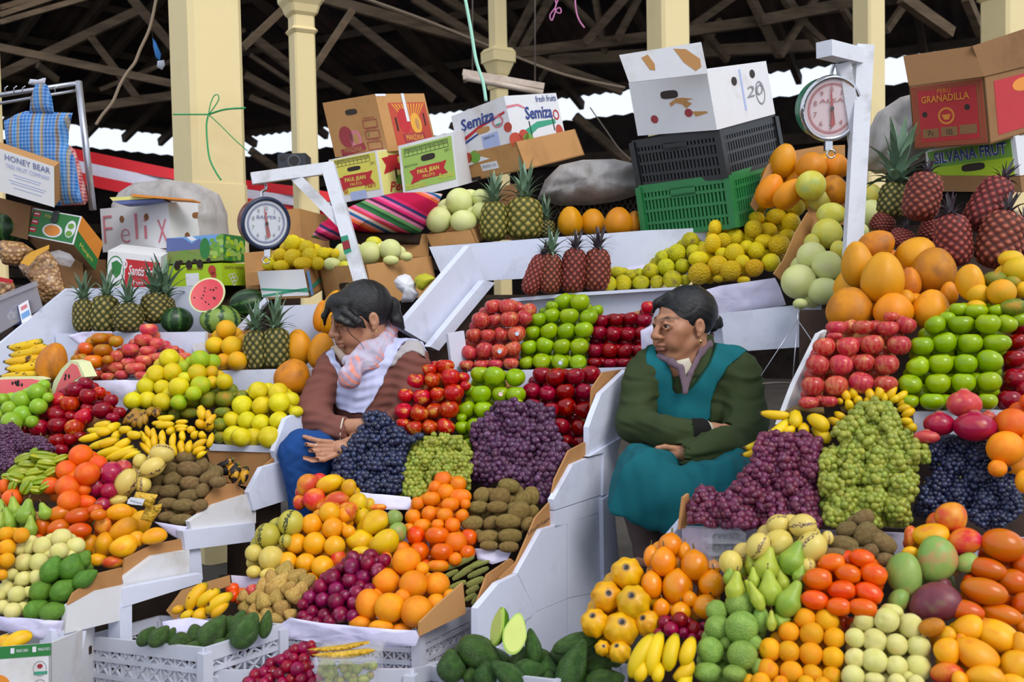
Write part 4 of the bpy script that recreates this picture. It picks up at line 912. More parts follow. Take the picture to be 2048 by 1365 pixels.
pile('husk_tomato', 'E5', '640,180,72,56;650,250,50,60;730,215,44,44;725,285,50,50;830,200,62,58,0,1', (480, 1190, 2.9), 'tomato', ['tomato', 'plum red'], 'small red fruit behind the spotted bananas', 'tomato', 'small red fruits behind spotted bananas')

# ------------------------------------------------------------------ bananas
def banana_mat(name, yellow, dark, tipc, thr):
    t = NT(name); at_ = t.n('ShaderNodeAttribute', attribute_name='along')
    v = t.coords((40, 40, 40), True)
    c = t.mix(t.ramp(t.noise(v, 1.0, 4), [(thr, 0.0), (thr + .05, 1.0)]), yellow, dark)
    c = t.mix(t.ramp(at_.outputs['Fac'], [(0, 1.0), (.12, 0.0)]), c, '8a8a2a')
    c = t.mix(t.ramp(at_.outputs['Fac'], [(.88, 0.0), (.95, 1.0)]), c, tipc)
    c = t.vary(c, .18, .02)
    return t.done(c, .48, .4)
banana_mat('banana', 'e3bd2c', '6a4a1c', '3a2c18', .70)
banana_mat('banana spotted', 'e0b02a', '5a3416', '2c2014', .60)
banana_mat('banana brown', 'a87a2c', '4a2f18', '2c2014', .55)
banana_mat('banana black', 'c9922a', '20181a', '1a1412', .44)
banana_mat('banana green tip', 'e2b81f', '6a4a1c', '6f7f24', .72)

def bunch(reg, data, pl, mat, label, group, stalk=None):
    P0 = plane(*pl); k = REG[reg][2]; L = nums(data)
    mx, my = zz(reg, sum(q[0] for q in L) / len(L), sum(q[1] for q in L) / len(L))
    root = empty('banana_bunch', on(P0, mx, my)); tag(root, label, 'bananas', group)
    for i, q in enumerate(L):
        x1, y1, x2, y2, w, sag = (q + [0])[:6]
        a, b = on(P0, *zz(reg, x1, y1)), on(P0, *zz(reg, x2, y2))
        d = (a - EYE).dot(FWD); dx, dy = x2 - x1, y2 - y1; l = math.hypot(dx, dy) or 1
        s = sag * 2.0 / k * d / FPX
        m = (a + b) / 2 + (RIGHT * (-dy / l) - UP * (dx / l)) * s - FWD * (.02 + .004 * (i % 4))
        r = w / k * d / FPX
        if l < 2.6 * w:                                # pointing at the viewer: give it its real length behind
            a = a + FWD * r * 2.4
        pts = bez(a, m, b, 11)
        prof = [.42, .72, .92, 1, 1.03, 1.03, 1, .93, .78, .5, .26]
        o = tube('banana', pts, [r * x for x in prof], MATS[mat], root, n=8)
        at_ = o.data.attributes.new('along', 'FLOAT', 'POINT')
        at_.data.foreach_set('value', [(v // 8) / 10 for v in range(len(o.data.vertices))])
    if stalk:
        S_ = nums(stalk); pts = [on(P0, *zz(reg, q[0], q[1])) + FWD * .015 for q in S_]
        tube('stalk', smooth_path(pts, 3), sum(q[2] for q in S_) / len(S_) / k * pl[2] / FPX, MATS['stem brown'], root, n=7)
    return root
bunch('C1', '330,45,60,95,40,-25;360,80,230,110,36,-20;350,110,75,160,38,-15;350,170,30,210,38,-15;360,210,190,225,34,-12;340,230,45,265,40,-15;330,300,0,325,36,-10;380,90,250,150,32,-10', (50, 705, 3.76, 60), 'banana spotted', 'ripe banana bunch at left edge beside the big papaya', 'banana bunches')
bunch('E2', '400,270,235,300,42,-15;440,330,160,340,38,-15;440,300,380,350,46,0;420,340,260,370,40,-10;330,370,80,440,40,-15;470,370,430,430,40,0;460,420,180,510,42,-15;480,430,250,495,42,-10;590,430,410,540,46,-10;540,500,240,590,48,-15;620,500,330,640,36,-10;660,540,390,660,40,15;690,560,470,650,32,10;600,330,490,330,40,-10;700,390,570,370,44,-10', (220, 880, 3.28, 55), 'banana', 'fat yellow banana bunch above the deep oranges', 'banana bunches')
bunch('E2', '650,130,510,290,34,-15;670,140,560,310,36,-12;690,150,620,330,38,-8;720,150,680,340,32,-4;740,160,740,300,34,0;780,140,790,200,40,0;830,150,880,190,44,10', (280, 850, 3.36, 60), 'banana brown', 'overripe brown banana bunch below sweet limes', 'banana bunches')
bunch('E2', '800,590,680,465,30,10;790,540,740,395,30,10;760,470,690,355,30,8;800,420,745,300,28,6;830,520,835,375,36,0;830,430,815,325,30,0;920,470,905,345,34,0;930,520,905,425,30,0;1000,520,1020,370,32,0;1030,600,1005,465,34,0', (320, 880, 3.28, 55), 'banana green tip', 'baby banana bunch with tips up above pepino melons', 'banana bunches')
bunch('E2', '1090,560,1090,440,38,0;1110,450,1100,350,32,0;1160,570,1180,445,36,0;1200,430,1250,360,34,-8;1200,540,1350,440,36,-15;1210,580,1330,515,34,-12;1250,620,1340,555,26,-10;1350,510,1390,370,32,15;1290,430,1290,360,36,0;1090,590,1110,520,40,0;1180,360,1190,320,40,0', (385, 880, 3.28, 55), 'banana green tip', 'baby banana bunch fanning right above left kiwis', 'banana bunches')
bunch('E2', '1020,215,850,225,34,-12;930,265,800,275,28,-8;1020,290,840,320,38,12;1010,340,960,370,40,0;1150,260,1030,270,26,0;1150,310,1020,310,26,0;1140,335,1040,340,22,0', (330, 845, 3.34, 60), 'banana', 'small banana hand lying flat above the baby bananas', 'banana bunches')
bunch('E2', '1320,240,1280,105,46,-10;1300,320,1250,250,46,0;1360,250,1350,150,34,5;1340,330,1430,190,36,-10;1330,350,1400,270,46,-10', (410, 840, 3.34, 60), 'banana spotted', 'spotted banana hand standing up beside green tangerines', 'banana bunches')
bunch('E2', '1600,620,1410,710,36,-15;1650,670,1460,770,40,-12;1630,680,1560,820,40,-8;1650,700,1590,860,38,-5;1720,700,1680,870,44,-5;1740,730,1650,880,30,0', (465, 945, 3.27, 55), 'banana black', 'blackened banana bunch in the open carton right of kiwis', 'banana bunches')
bunch('E3', '520,370,200,345,50,-12;500,420,110,690,62,-40;480,480,20,720,56,-50;300,680,10,790,44,-20;620,350,560,510,72,10;560,500,420,550,46,-10;700,490,620,570,60,0;720,400,880,570,78,-40;820,530,900,680,70,-20;160,720,120,850,40,0', (1570, 850, 2.56, 60), 'banana', 'large yellow banana bunch beside the woman in teal', 'banana bunches', stalk='500,370,40;650,300,45;800,330,45;900,330,35')
bunch('E3', '1130,220,1050,90,44,5;1200,200,1170,85,46,0;1370,220,1310,80,46,5;1430,210,1460,25,46,0;1500,240,1505,130,36,0;1540,210,1630,40,44,-8;1600,230,1750,120,42,-6;1570,230,1650,165,38,0;1650,270,1870,190,44,-10;1650,320,1800,270,42,-5;1700,380,1820,310,42,-6;1160,310,1110,215,46,0;1250,250,1220,175,46,0;1340,230,1330,195,40,0;1090,400,990,340,40,-8;1040,480,920,410,46,5;1680,440,1800,450,46,-8;1760,490,1830,520,56,0;1060,250,1020,200,30,0', (1750, 815, 2.56, 60), 'banana green tip', 'baby banana bunch fanned out behind right green grapes', 'banana bunches', stalk='1080,330,40;1350,280,60;1650,350,50')
bunch('E4', '1640,300,1470,630,62,35;1690,285,1620,610,60,30;1800,295,1740,570,56,20;1920,320,1850,530,54,15;1910,480,1770,610,52,-20;1570,480,1520,640,52,10;1680,500,1650,640,46,5;1900,590,1800,660,50,-10', (1320, 1310, 2.14, 60), 'banana', 'clean yellow banana hand at the bottom beside green citrus', 'banana bunches')
bunch('E5', '400,140,230,410,62,35;520,200,310,360,58,20;640,240,400,430,62,30;600,320,450,460,46,10;180,360,75,400,40,5;270,400,160,470,46,5;390,400,280,460,64,0', (400, 1205, 2.8, 55), 'banana spotted', 'freckled banana hand in carton above left front crate', 'banana bunches')

# ------------------------------------------------------------------ grapes: every bunch a thing, every grape a part
def inside(x, y, poly):
    c = False; n = len(poly)
    for i in range(n):
        (x1, y1), (x2, y2) = poly[i], poly[i - 1]
        if (y1 > y) != (y2 > y) and x < (x2 - x1) * (y - y1) / (y2 - y1) + x1: c = not c
    return c

def grapes(reg, poly, rz, pl, mat, seeds, label, group, nl=2, sp=1.5):
    P0 = plane(*pl); k = REG[reg][2]
    poly = [zz(reg, *p) for p in nums(poly)]; r = rz / k
    xs, ys = [p[0] for p in poly], [p[1] for p in poly]
    bs = []
    for s in seeds.split(';'):
        x, y, nm = s.strip().split(',', 2); x, y = zz(reg, float(x), float(y))
        root = empty('grape_bunch', on(P0, x, y))
        tag(root, '%s %s' % (nm.strip(), label), 'grapes', group)
        bs.append((x, y, root, []))
    me = SHAPE['grape']
    if not me.materials: me.materials.append(None)
    span = math.sqrt((max(xs) - min(xs)) * (max(ys) - min(ys)) / len(bs)) * .62
    for lay in range(nl):
        st = r * sp; y = min(ys); row = 0
        while y <= max(ys):
            x = min(xs) + (row % 2) * st / 2 + lay * st * .4
            while x <= max(xs):
                jx, jy = x + random.uniform(-.38, .38) * r, y + random.uniform(-.38, .38) * r
                if inside(jx, jy, poly):
                    b = min(bs, key=lambda b: (b[0] - jx) ** 2 + (b[1] - jy) ** 2)
                    q = math.hypot(b[0] - jx, b[1] - jy) / span
                    P = on(P0, jx, jy); d = (P - EYE).dot(FWD)
                    off = .045 * max(0, 1 - q * q) - (.02 if q > 1 else 0) + random.uniform(-.7, .7) * r * d / FPX - lay * 1.5 * r * d / FPX
                    P = at(jx, jy, d - off); s = r * d / FPX * random.uniform(.84, 1.16)
                    o = bpy.data.objects.new('grape', me); COL.objects.link(o)
                    o.material_slots[0].link = 'OBJECT'; o.material_slots[0].material = MATS[mat]
                    o.parent = b[2]; o.location = P - b[2].location; o.scale = (s, s, s * random.uniform(1, 1.12))
                    o.rotation_euler = (random.uniform(0, 3), random.uniform(0, 3), 0)
                    b[3].append(P)
                x += st
            y += st * .86; row += 1
    for b in bs:                                     # the woody stalk each bunch hangs on
        if b[3]:
            top = min(b[3], key=lambda p: -p.z); c = sum(b[3], Vector()) / len(b[3]) + FWD * .02
            tube('stalk', [top + FWD * .005 + Vector((0, 0, .012)), top + FWD * .012, c], .0022, MATS['stem'], b[2], n=5)
grapes('C2', '1010,590;1090,640;1200,740;1250,790;1340,790;1290,830;1230,880;1200,1000;1180,1240;1000,1230;830,1240;760,1170;640,1090;660,960;720,850;830,790;880,700;905,620', 27, (760, 925, 3.30, 52), 'grape black',
       '1010,660,topmost;900,830,upper left;1120,800,upper right;1290,800,small far right;760,940,left edge;950,980,central;1110,980,right-hand;740,1090,lower left;920,1170,bottom left;1090,1160,bottom right',
       'bunch in the black grape heap below the woman in brown', 'black grapes of the middle stall')
grapes('C2', '1430,780;1640,790;1720,900;1725,1040;1700,1200;1640,1120;1560,1100;1430,1110;1390,1230;1280,1285;1150,1270;1150,1060;1210,1000;1250,850', 23, (865, 930, 3.27, 52), 'grape green',
       '1400,840,top left;1560,830,top right;1340,960,left-hand;1520,980,central;1650,980,right-hand;1240,1080,lower left;1280,1210,bottom left;1480,1080,lower middle;1670,1120,lower right',
       'bunch in the green grape heap of the middle stall', 'green grapes of the middle stall')
grapes('C3', '110,510;290,540;410,580;430,680;450,780;520,860;545,900;480,1010;430,1100;390,1300;320,1310;280,1230;180,1200;110,1130;0,1120;-120,1180;-230,1110;-250,1010;-200,880;-230,760;-200,690;-120,640;-60,560;20,520', 30, (1040, 910, 3.27, 52), 'grape purple',
       '80,570,topmost;330,590,upper right;-130,720,upper left;160,720,central;360,760,right-hand;-30,860,middle left;-170,990,lower left;130,900,lower central;440,920,right edge;-20,1040,bottom left;180,1090,bottom middle;350,1080,lower right;340,1240,bottom right',
       'bunch in the purple grape heap of the middle stall', 'purple grapes of the middle stall')
grapes('C1', '-20,700;100,690;180,770;330,800;400,860;430,890;400,930;330,890;250,890;150,950;80,1040;0,1060;-20,1050', 15, (50, 885, 3.26, 52), 'grape purple',
       '40,760,top left;200,830,middle;340,860,right tip of the;40,880,left edge;60,990,bottom left', 'bunch in the small purple grape heap above the starfruit', 'purple grapes at left edge', sp=1.45)
grapes('E3', '430,540;560,530;700,580;840,620;900,720;860,800;850,950;830,1060;830,1180;800,1330;840,1480;840,1570;560,1560;200,1560;-540,1510;-560,1400;-520,1260;-440,1140;-300,1130;-150,1240;-40,1080;90,900;160,780;170,620;280,560', 43, (1570, 975, 2.45, 52), 'grape red',
       '430,640,topmost;700,700,upper right;260,700,upper left;480,860,upper central;750,900,right edge;220,950,middle left;520,1080,central;90,1150,left central;330,1300,lower central;650,1300,lower right;-120,1330,lower left;-400,1250,far left;-420,1430,bottom far left;0,1480,bottom left;400,1480,bottom middle;720,1490,bottom right',
       'bunch in the dusky red grape heap of the right stall', 'red grapes of the right stall', sp=1.42)
grapes('E3', '1260,260;1430,210;1560,250;1680,380;1660,470;1780,560;1920,620;1990,830;1940,880;1850,860;1870,1000;1850,1150;1780,1300;1800,1450;1700,1560;1300,1560;900,1560;880,1350;840,1200;820,1020;860,850;900,720;1010,720;1090,650;970,560;1030,480;1130,400;1180,330', 41, (1750, 930, 2.42, 56), 'grape green',
       '1420,330,topmost;1560,460,upper right;1200,440,upper left;1060,560,left shoulder;1330,600,upper central;1620,620,right shoulder;1190,760,middle left;1450,780,central;1850,760,right tip;1660,850,middle right;940,870,left edge;1150,960,lower middle;1450,1000,lower central;1700,1080,lower right;960,1080,lower left edge;1100,1250,lower left;1400,1260,bottom central;1660,1330,bottom right;1000,1430,bottom left;1300,1480,bottom middle',
       'bunch in the tall green grape heap of the right stall', 'green grapes of the right stall', sp=1.42)
grapes('C4', '1530,740;1640,770;1740,790;1790,870;1830,960;1900,930;1990,940;2010,1020;1990,1110;2030,1200;2030,1320;1900,1420;1780,1460;1600,1350;1450,1330;1330,1380;1230,1360;1250,1250;1290,1130;1380,1030;1300,900;1310,800;1420,760', 25, (1930, 975, 2.40, 52), 'grape black',
       '1580,800,topmost;1380,860,upper left;1700,900,upper right;1930,990,right tip;1520,960,upper central;1700,1060,central;1880,1110,middle right;1420,1090,middle left;1560,1180,lower central;1760,1250,lower right;1950,1250,right edge;1330,1230,lower left;1450,1310,bottom left;1700,1380,bottom middle;1880,1380,bottom right',
       'bunch in the black grape heap of the right stall', 'black grapes of the right stall', sp=1.5)

# ------------------------------------------------------------------ pineapples
def pine_body(name, ne, m):
    nu, nv = ne * 8, 56; v, f, hh = [], [], []
    for i in range(nv + 1):
        t = i / nv; s = abs(2 * t - 1)
        r = (1 - s ** 3.4 * .42) * math.sqrt(max(0, 1 - s ** 14)) * (1 - .06 * t)
        for j in range(nu):
            u = j / nu
            p, q = ne * u + m * t, ne * u - m * t
            h = abs(math.sin(math.pi * p)) * abs(math.sin(math.pi * q))
            w = 1 + .10 * h ** .6 + .03 * max(0, h - .8) * 5
            v.append((r * w * math.cos(2 * math.pi * u), r * w * math.sin(2 * math.pi * u), t)); hh.append(h)
    for i in range(nv):
        for j in range(nu):
            a, b = i * nu + j, i * nu + (j + 1) % nu
            f.append((a, b, b + nu, a + nu))
    f.append(tuple(range(nu))[::-1]); f.append(tuple(range(nv * nu, nv * nu + nu)))
    me = bpy.data.meshes.new(name); me.from_pydata(v, [], f)
    me.polygons.foreach_set('use_smooth', [True] * len(f))
    a = me.attributes.new('eye', 'FLOAT', 'POINT'); a.data.foreach_set('value', hh); me.update()
    me.materials.append(None)
    return me
PB = [pine_body('pineapple_rind', 11, 4.5), pine_body('pineapple_rind_long', 11, 6.0)]
def pine_mat(name, groove, edge, mid, tip):
    t = NT(name); a = t.n('ShaderNodeAttribute', attribute_name='eye')
    c = t.ramp(a.outputs['Fac'], [(.12, groove), (.35, edge), (.7, mid), (.95, tip)])
    c = t.mix(t.math('MULTIPLY', t.noise(t.coords((1, 1, 1)), 5, 3), .5), c, groove)
    return t.done(t.vary(c, .2, .02), .6, .3)
pine_mat('pineapple green', '33351a', '5a5a2c', '96854a', 'b8a268')
pine_mat('pineapple gold', '45471e', '74702e', 'b09a4a', 'cbb678')
pine_mat('pineapple red', '4f2420', '74342c', 'a84a3e', 'c0786a')
fruit('pineapple leaf', '5f7a62', '7f9a80', 3, (1, 1, .3), rough=.5, tip=('9aa878', .8, .3), vary=.35)
fruit('pineapple leaf dark', '453a48', '5f5a5a', 3, (1, 1, .3), rough=.55, tip=('7a6a68', .8, .3), vary=.4)
def leaf_mesh(curl):
    v, f = [], []; n = 7
    for i in range(n + 1):
        t = i / n; w = .085 * (1 - t) ** .75 * (1 + .5 * t) + .001; x = curl * t * t; z = t * (1 - .25 * curl * t)
        for s in (-1, 0, 1):
            v.append((x - (.03 if s else 0) * -1 * (1 - t), s * w, z))
    for i in range(n):
        for s in (0, 1):
            a = i * 3 + s; f.append((a, a + 1, a + 4, a + 3))
    # underside gives the blade thickness
    k = len(v); v += [(x + .012, y, z) for x, y, z in v]; f += [tuple(q + k for q in g[::-1]) for g in f]
    me = bpy.data.meshes.new('pineapple_leaf'); me.from_pydata(v, [], f); me.polygons.foreach_set('use_smooth', [True] * len(f))
    me.materials.append(None); me.update(); return me
LEAF = [leaf_mesh(.15), leaf_mesh(.45), leaf_mesh(.8)]
def pineapple(reg, bx, by, tx, ty, hw, cl, d, mat, leafm, label, group, nleaf=22, long=0, lean=0.0, spread=1.0):
    k = REG[reg][2]
    b = at(*zz(reg, bx, by), d); t = at(*zz(reg, tx, ty), d + lean)
    ax = t - b; R = frame_z(ax, Vector((0, 1, 0))); w = hw / k * d / FPX
    root = empty('pineapple', b); tag(root, label, 'pineapple', group)
    o = bpy.data.objects.new('body', PB[long]); COL.objects.link(o); o.parent = root
    o.material_slots[0].link = 'OBJECT'; o.material_slots[0].material = MATS[mat]
    o.matrix_local = R.to_4x4() @ Matrix.Diagonal((w, w, ax.length, 1)) @ Matrix.Rotation(random.uniform(0, 6), 4, 'Z')
    L = cl / k * d / FPX
    for i in range(nleaf):
        q = i / nleaf; phi = i * 2.39996
        th = math.radians(4 + 58 * (1 - q) ** 1.3 * spread)
        ln = L * (.55 + .45 * q) * random.uniform(.85, 1.1)
        lf = bpy.data.objects.new('leaf', LEAF[0 if q > .7 else (1 if q > .35 else 2)]); COL.objects.link(lf); lf.parent = root
        lf.material_slots[0].link = 'OBJECT'; lf.material_slots[0].material = MATS[leafm]
        M = R.to_4x4() @ Matrix.Translation((0, 0, ax.length * .965 + L * .22 * q)) @ Matrix.Rotation(phi, 4, 'Z') @ Matrix.Translation((w * .26 * (1 - q), 0, 0)) @ Matrix.Rotation(th, 4, 'Y') @ Matrix.Diagonal((ln, ln * 1.15, ln, 1))
        lf.matrix_local = M
    return root
G1 = 'green pineapples on left stall'
for i, (q, lb) in enumerate((((655, 1312, 650, 1045, 80, 215), 'green pineapple at left end of the row above persimmons'), ((805, 1315, 830, 1015, 108, 200), 'green pineapple second from left above the persimmons'),
                             ((1005, 1312, 1000, 1075, 112, 220), 'green pineapple in front in the middle of left row'), ((1225, 1240, 1205, 995, 108, 240), 'yellowish pineapple right in the left row by watermelons'),
                             ((1300, 1200, 1290, 1030, 70, 310), 'tall-crowned pineapple half hidden beside the watermelons'))):
    pineapple('B1', *q, 4.06 - (.03 if i == 2 else 0) + (.08 if i == 4 else 0) + (.05 if i == 3 else 0), 'pineapple green', 'pineapple leaf', lb, G1, spread=.75)
for q, lb in (((515, 741, 511, 660, 25, 62), 'pineapple between carton oranges and its neighbour on shelf'), ((553, 739, 552, 655, 28, 68), 'pineapple next to papayas behind woman in brown')):
    pineapple('R', *q, 3.83, 'pineapple green', 'pineapple leaf', lb, 'pineapples beside the carton oranges', spread=.85)
for q, r_, lb in (((1905, 597, 1905, 285, 108, 255), 'B2', 'golden pineapple on top shelf beside the pale melons'), ((185, 588, 190, 250, 138, 280), 'B3', 'biggest golden pineapple on the top shelf'), ((360, 575, 355, 430, 76, 195), 'B3', 'small dark pineapple on top shelf beside papayas')):
    pineapple(r_, *q, 4.36 + (.1 if q[4] == 76 else 0), 'pineapple gold' if q[4] > 80 else 'pineapple green', 'pineapple leaf', lb, 'pineapples on top shelf', spread=.7)
for q, lb in (((215, 1015, 335, 700, 74, 120), 'leaning red pineapple at left end of four'), ((385, 1012, 400, 690, 88, 200), 'red pineapple second of four with green crown'), ((560, 1006, 590, 650, 98, 170), 'red pineapple third of four with yellow cracks'), ((750, 993, 765, 650, 102, 185), 'red pineapple at right end of four beside quinces')):
    pineapple('B3', *q, 3.98, 'pineapple red', 'pineapple leaf dark' if q[0] != 385 else 'pineapple leaf', lb, 'red pineapples in row of four', long=1, spread=1.1)
for q, dd, lb in (((1250, 418, 1330, 55, 128, 130), 3.15, 'red pineapple leaning below the granadilla carton'), ((1665, 485, 1900, 100, 125, 150), 3.15, 'red pineapple tilted right under the green fruit carton'),
              ((1530, 765, 1500, 365, 128, 170), 3.05, 'red pineapple standing in front of the right heap'), ((1815, 775, 1930, 345, 155, 170), 3.02, 'largest red pineapple in the right heap'),
              ((950, 510, 1030, 375, 85, 90), 3.3, 'dark pineapple lying beside right scale post'), ((1110, 620, 1160, 480, 85, 90), 3.2, 'dark pineapple peeping out behind the right papayas'),
              ((1320, 580, 1390, 410, 85, 90), 3.25, 'dusky pineapple between two larger red ones'), ((2050, 700, 2060, 480, 80, 200), 3.1, 'dark pineapple cut by the right frame edge')):
    pineapple('B4', *q, dd, 'pineapple red', 'pineapple leaf dark', lb, 'red pineapples of the right heap', long=1, spread=1.2)
pineapple('B4', 1040, 400, 1085, 130, 100, 430, 3.3, 'pineapple green', 'pineapple leaf', 'pineapple with big green crown beside right scale post', 'red pineapples of the right heap', nleaf=30, spread=1.0)

# ------------------------------------------------------------------ watermelons, cut fruit, pods
P_ = lambda reg, x, y, d: at(*zz(reg, x, y), d)
def wm(reg, x, y, rx, ry, ang, d, mat, label):
    k = REG[reg][2]
    o = put_fruit('watermelon', 'wmelon', mat, P_(reg, x, y, d), rx / k * d / FPX, ry / k * d / FPX, ang, 'watermelon', rd=min(rx, ry) / k * d / FPX)
    tag(o, label, None, 'watermelons'); return o
wm('B1', 1380, 1215, 135, 105, 0, 4.1, 'watermelon dark', 'dark striped watermelon left of its paler neighbour')
wm('B1', 1720, 1210, 165, 118, 0, 4.05, 'watermelon light', 'pale striped watermelon beneath the cut half')
wm('B1', 1940, 1085, 120, 150, 80, 4.2, 'watermelon dark', 'dark watermelon behind the white board edge')
wm('B1', 50, 490, 130, 130, 0, 4.6, 'watermelon dark', 'whole watermelon at left edge below leaning carton')
fruit('watermelon flesh', 'd8404c', 'e86a6c', 2.0, rough=.3, vary=0, coat=.4)
flat('watermelon rind pale', 'dfe3b0', .5)
flat('seed', '2a1a18', .4)
flat('avocado flesh', 'c3cf6a', .4)
flat('avocado flesh rim', '9ec04a', .4)
def half_shape(name, prof, cut, skin, flesh, rim, rimw, seeds=()):
    """half fruit: prof(a) gives the outline radius of the cut face, cut = 4x4 placing it (z towards the viewer)"""
    root = empty(name, cut.translation); N = 36
    ring = [Vector((prof(2 * math.pi * i / N)[0], prof(2 * math.pi * i / N)[1], 0)) for i in range(N)]
    v, f = [], []; D = 8
    for j in range(D):
        b = math.pi / 2 * j / D
        for p in ring: v.append(cut @ Vector((p.x * math.cos(b), p.y * math.cos(b), -math.sin(b) * min(max(q.x for q in ring), max(q.y for q in ring)))))
    v.append(cut @ Vector((0, 0, -min(max(q.x for q in ring), max(q.y for q in ring)))))
    for j in range(D - 1):
        for i in range(N):
            a, b = j * N + i, j * N + (i + 1) % N
            f.append((a, a + N, b + N, b))
    for i in range(N): f.append(((D - 1) * N + i, D * N, (D - 1) * N + (i + 1) % N))
    under(mesh_obj('rind', v, f, skin, smooth=True), root)
    for nm, s, z, m in (('pith', 1.0, .0, rim), ('flesh', 1 - rimw, .002, flesh)):
        vv = [cut @ Vector((p.x * s, p.y * s, z)) for p in ring] + [cut @ Vector((p.x * s, p.y * s, z - .004)) for p in ring]
        ff = [tuple(range(N))] + [(i, i + N, (i + 1) % N + N, (i + 1) % N) for i in range(N)]
        under(mesh_obj(nm, vv, ff, m), root)
    for x, y in seeds:
        o = bpy.data.objects.new('seed', SHAPE['grape']); COL.objects.link(o); o.parent = root
        o.material_slots[0].link = 'OBJECT'; o.material_slots[0].material = MATS['seed']
        o.matrix_local = Matrix.Translation(cut @ Vector((x, y, .002)) - root.location) @ cut.to_3x3().normalized().to_4x4() @ Matrix.Diagonal((.0028, .0045, .0015, 1))
    return root
def facing(P, ang, yaw=0, pitch=0):
    vd = (P - EYE).normalized(); u = (UP - vd * UP.dot(vd)).normalized(); r = vd.cross(u)
    M = Matrix((r, u, -vd)).transposed() @ Matrix.Rotation(math.radians(yaw), 3, 'Y') @ Matrix.Rotation(math.radians(pitch), 3, 'X') @ Matrix.Rotation(math.radians(ang), 3, 'Z')
    M = M.to_4x4(); M.translation = P; return M
k_ = 4.0 / FPX / 3.9
random.seed(3)
o = half_shape('cut_watermelon', lambda a: (150 * k_ * math.cos(a), 125 * k_ * math.sin(a)), facing(P_('B1', 1615, 1015, 4.0), 42, -16, -6), MATS['watermelon light'], MATS['watermelon flesh'], MATS['watermelon rind pale'], .1,
               [(random.uniform(-90, 90) * k_, random.uniform(-70, 70) * k_) for _ in range(14)])
tag(o, 'halved watermelon showing pink flesh under plastic film', 'watermelon')
a_ = 2.42 / FPX / 3.657
def avo(a):
    s = 1 - .30 * max(0, math.sin(a)) - .04 * gau(math.sin(a) - .7, .3)
    return (88 * a_ * math.cos(a) * s, 150 * a_ * math.sin(a))
tag(half_shape('avocado_half', avo, facing(P_('E4', 622, 285, 2.40), -13, 6, -8), MATS['avocado'], MATS['avocado flesh'], MATS['avocado flesh rim'], .1), 'cut avocado half showing pale green flesh', 'avocado', 'avocados in middle front crate')
tag(half_shape('avocado_half', avo, facing(P_('E4', 490, 235, 2.43), -24, -62, -4), MATS['avocado round'], MATS['avocado flesh'], MATS['avocado flesh rim'], .1), 'second avocado half turned edge-on beside the open one', 'avocado', 'avocados in middle front crate')
# wedges of watermelon at the left
def wedge(label, reg, fl, rindp, d, th, yaw=0):
    P0 = front_plane(*zz(reg, *nums(fl)[0]), d, yaw); r = empty('watermelon_wedge', on(P0, *zz(reg, *nums(fl)[0])))
    pslab('flesh', reg, fl, P0, th, MATS['watermelon flesh'], r); pslab('rind', reg, rindp, (P0[0] - P0[1] * .002, P0[1]), th, MATS['watermelon rind pale'], r)
    back = (P0[0] - P0[1] * .006, P0[1])
    for i in range(7):
        x0, y0 = nums(fl)[0]; x1, y1 = nums(fl)[len(nums(fl)) // 2]
        p = on(P0, *zz(reg, x0 + (x1 - x0) * random.uniform(.2, .8), y0 + (y1 - y0) * random.uniform(.2, .8)))
        o = bpy.data.objects.new('seed', SHAPE['grape']); COL.objects.link(o); o.parent = r; o.location = p + P0[1] * .001 - r.location; o.scale = (.004, .002, .006)
        o.material_slots[0].link = 'OBJECT'; o.material_slots[0].material = MATS['seed']
    tag(r, label, 'watermelon', 'watermelons'); return r
wedge('pink watermelon wedge standing behind the dark red apples', 'C1', '440,560;425,470;450,390;500,290;560,222;600,240;630,320;570,360;510,450;480,520', '385,560;400,440;420,360;480,265;545,198;610,215;665,330;600,365;520,480;480,560', 3.62, .05, 30)
wedge('pink watermelon slab under film behind the limes', 'C1', '0,350;250,345;330,360;240,400;150,470;60,490;-10,470', '-10,335;290,330;345,350;330,372;240,412;160,485;50,505;-20,490', 3.62, .05, 5)
# pods
P0 = plane(950, 1150, 2.9, 40)
for i, q in enumerate(nums('1480,495,1750,385,28;1510,545,1625,490,22;1580,560,1810,410,26;1660,480,1870,410,18;1550,625,1690,565,26;1690,595,1830,535,30;1700,525,1865,450,24;1690,645,1790,590,26;1680,695,1770,645,22;1740,725,1785,650,22')):
    a, b = on(P0, *zz('D2', q[0], q[1])), on(P0, *zz('D2', q[2], q[3])); ax = b - a
    o = bpy.data.objects.new('seed_pod', SHAPE['pod']); COL.objects.link(o)
    if not SHAPE['pod'].materials: SHAPE['pod'].materials.append(MATS['pod'])
    M = frame_z(ax).to_4x4() @ Matrix.Diagonal((q[4] / 3.9 * 2.9 / FPX, q[4] * .6 / 3.9 * 2.9 / FPX, ax.length / 2, 1)); M.translation = (a + b) / 2 - FWD * .006 * i
    o.matrix_world = M
    tag(o, 'green seed pod beside the big oranges, %s from the top' % ordn(i), 'pod', 'green seed pods')
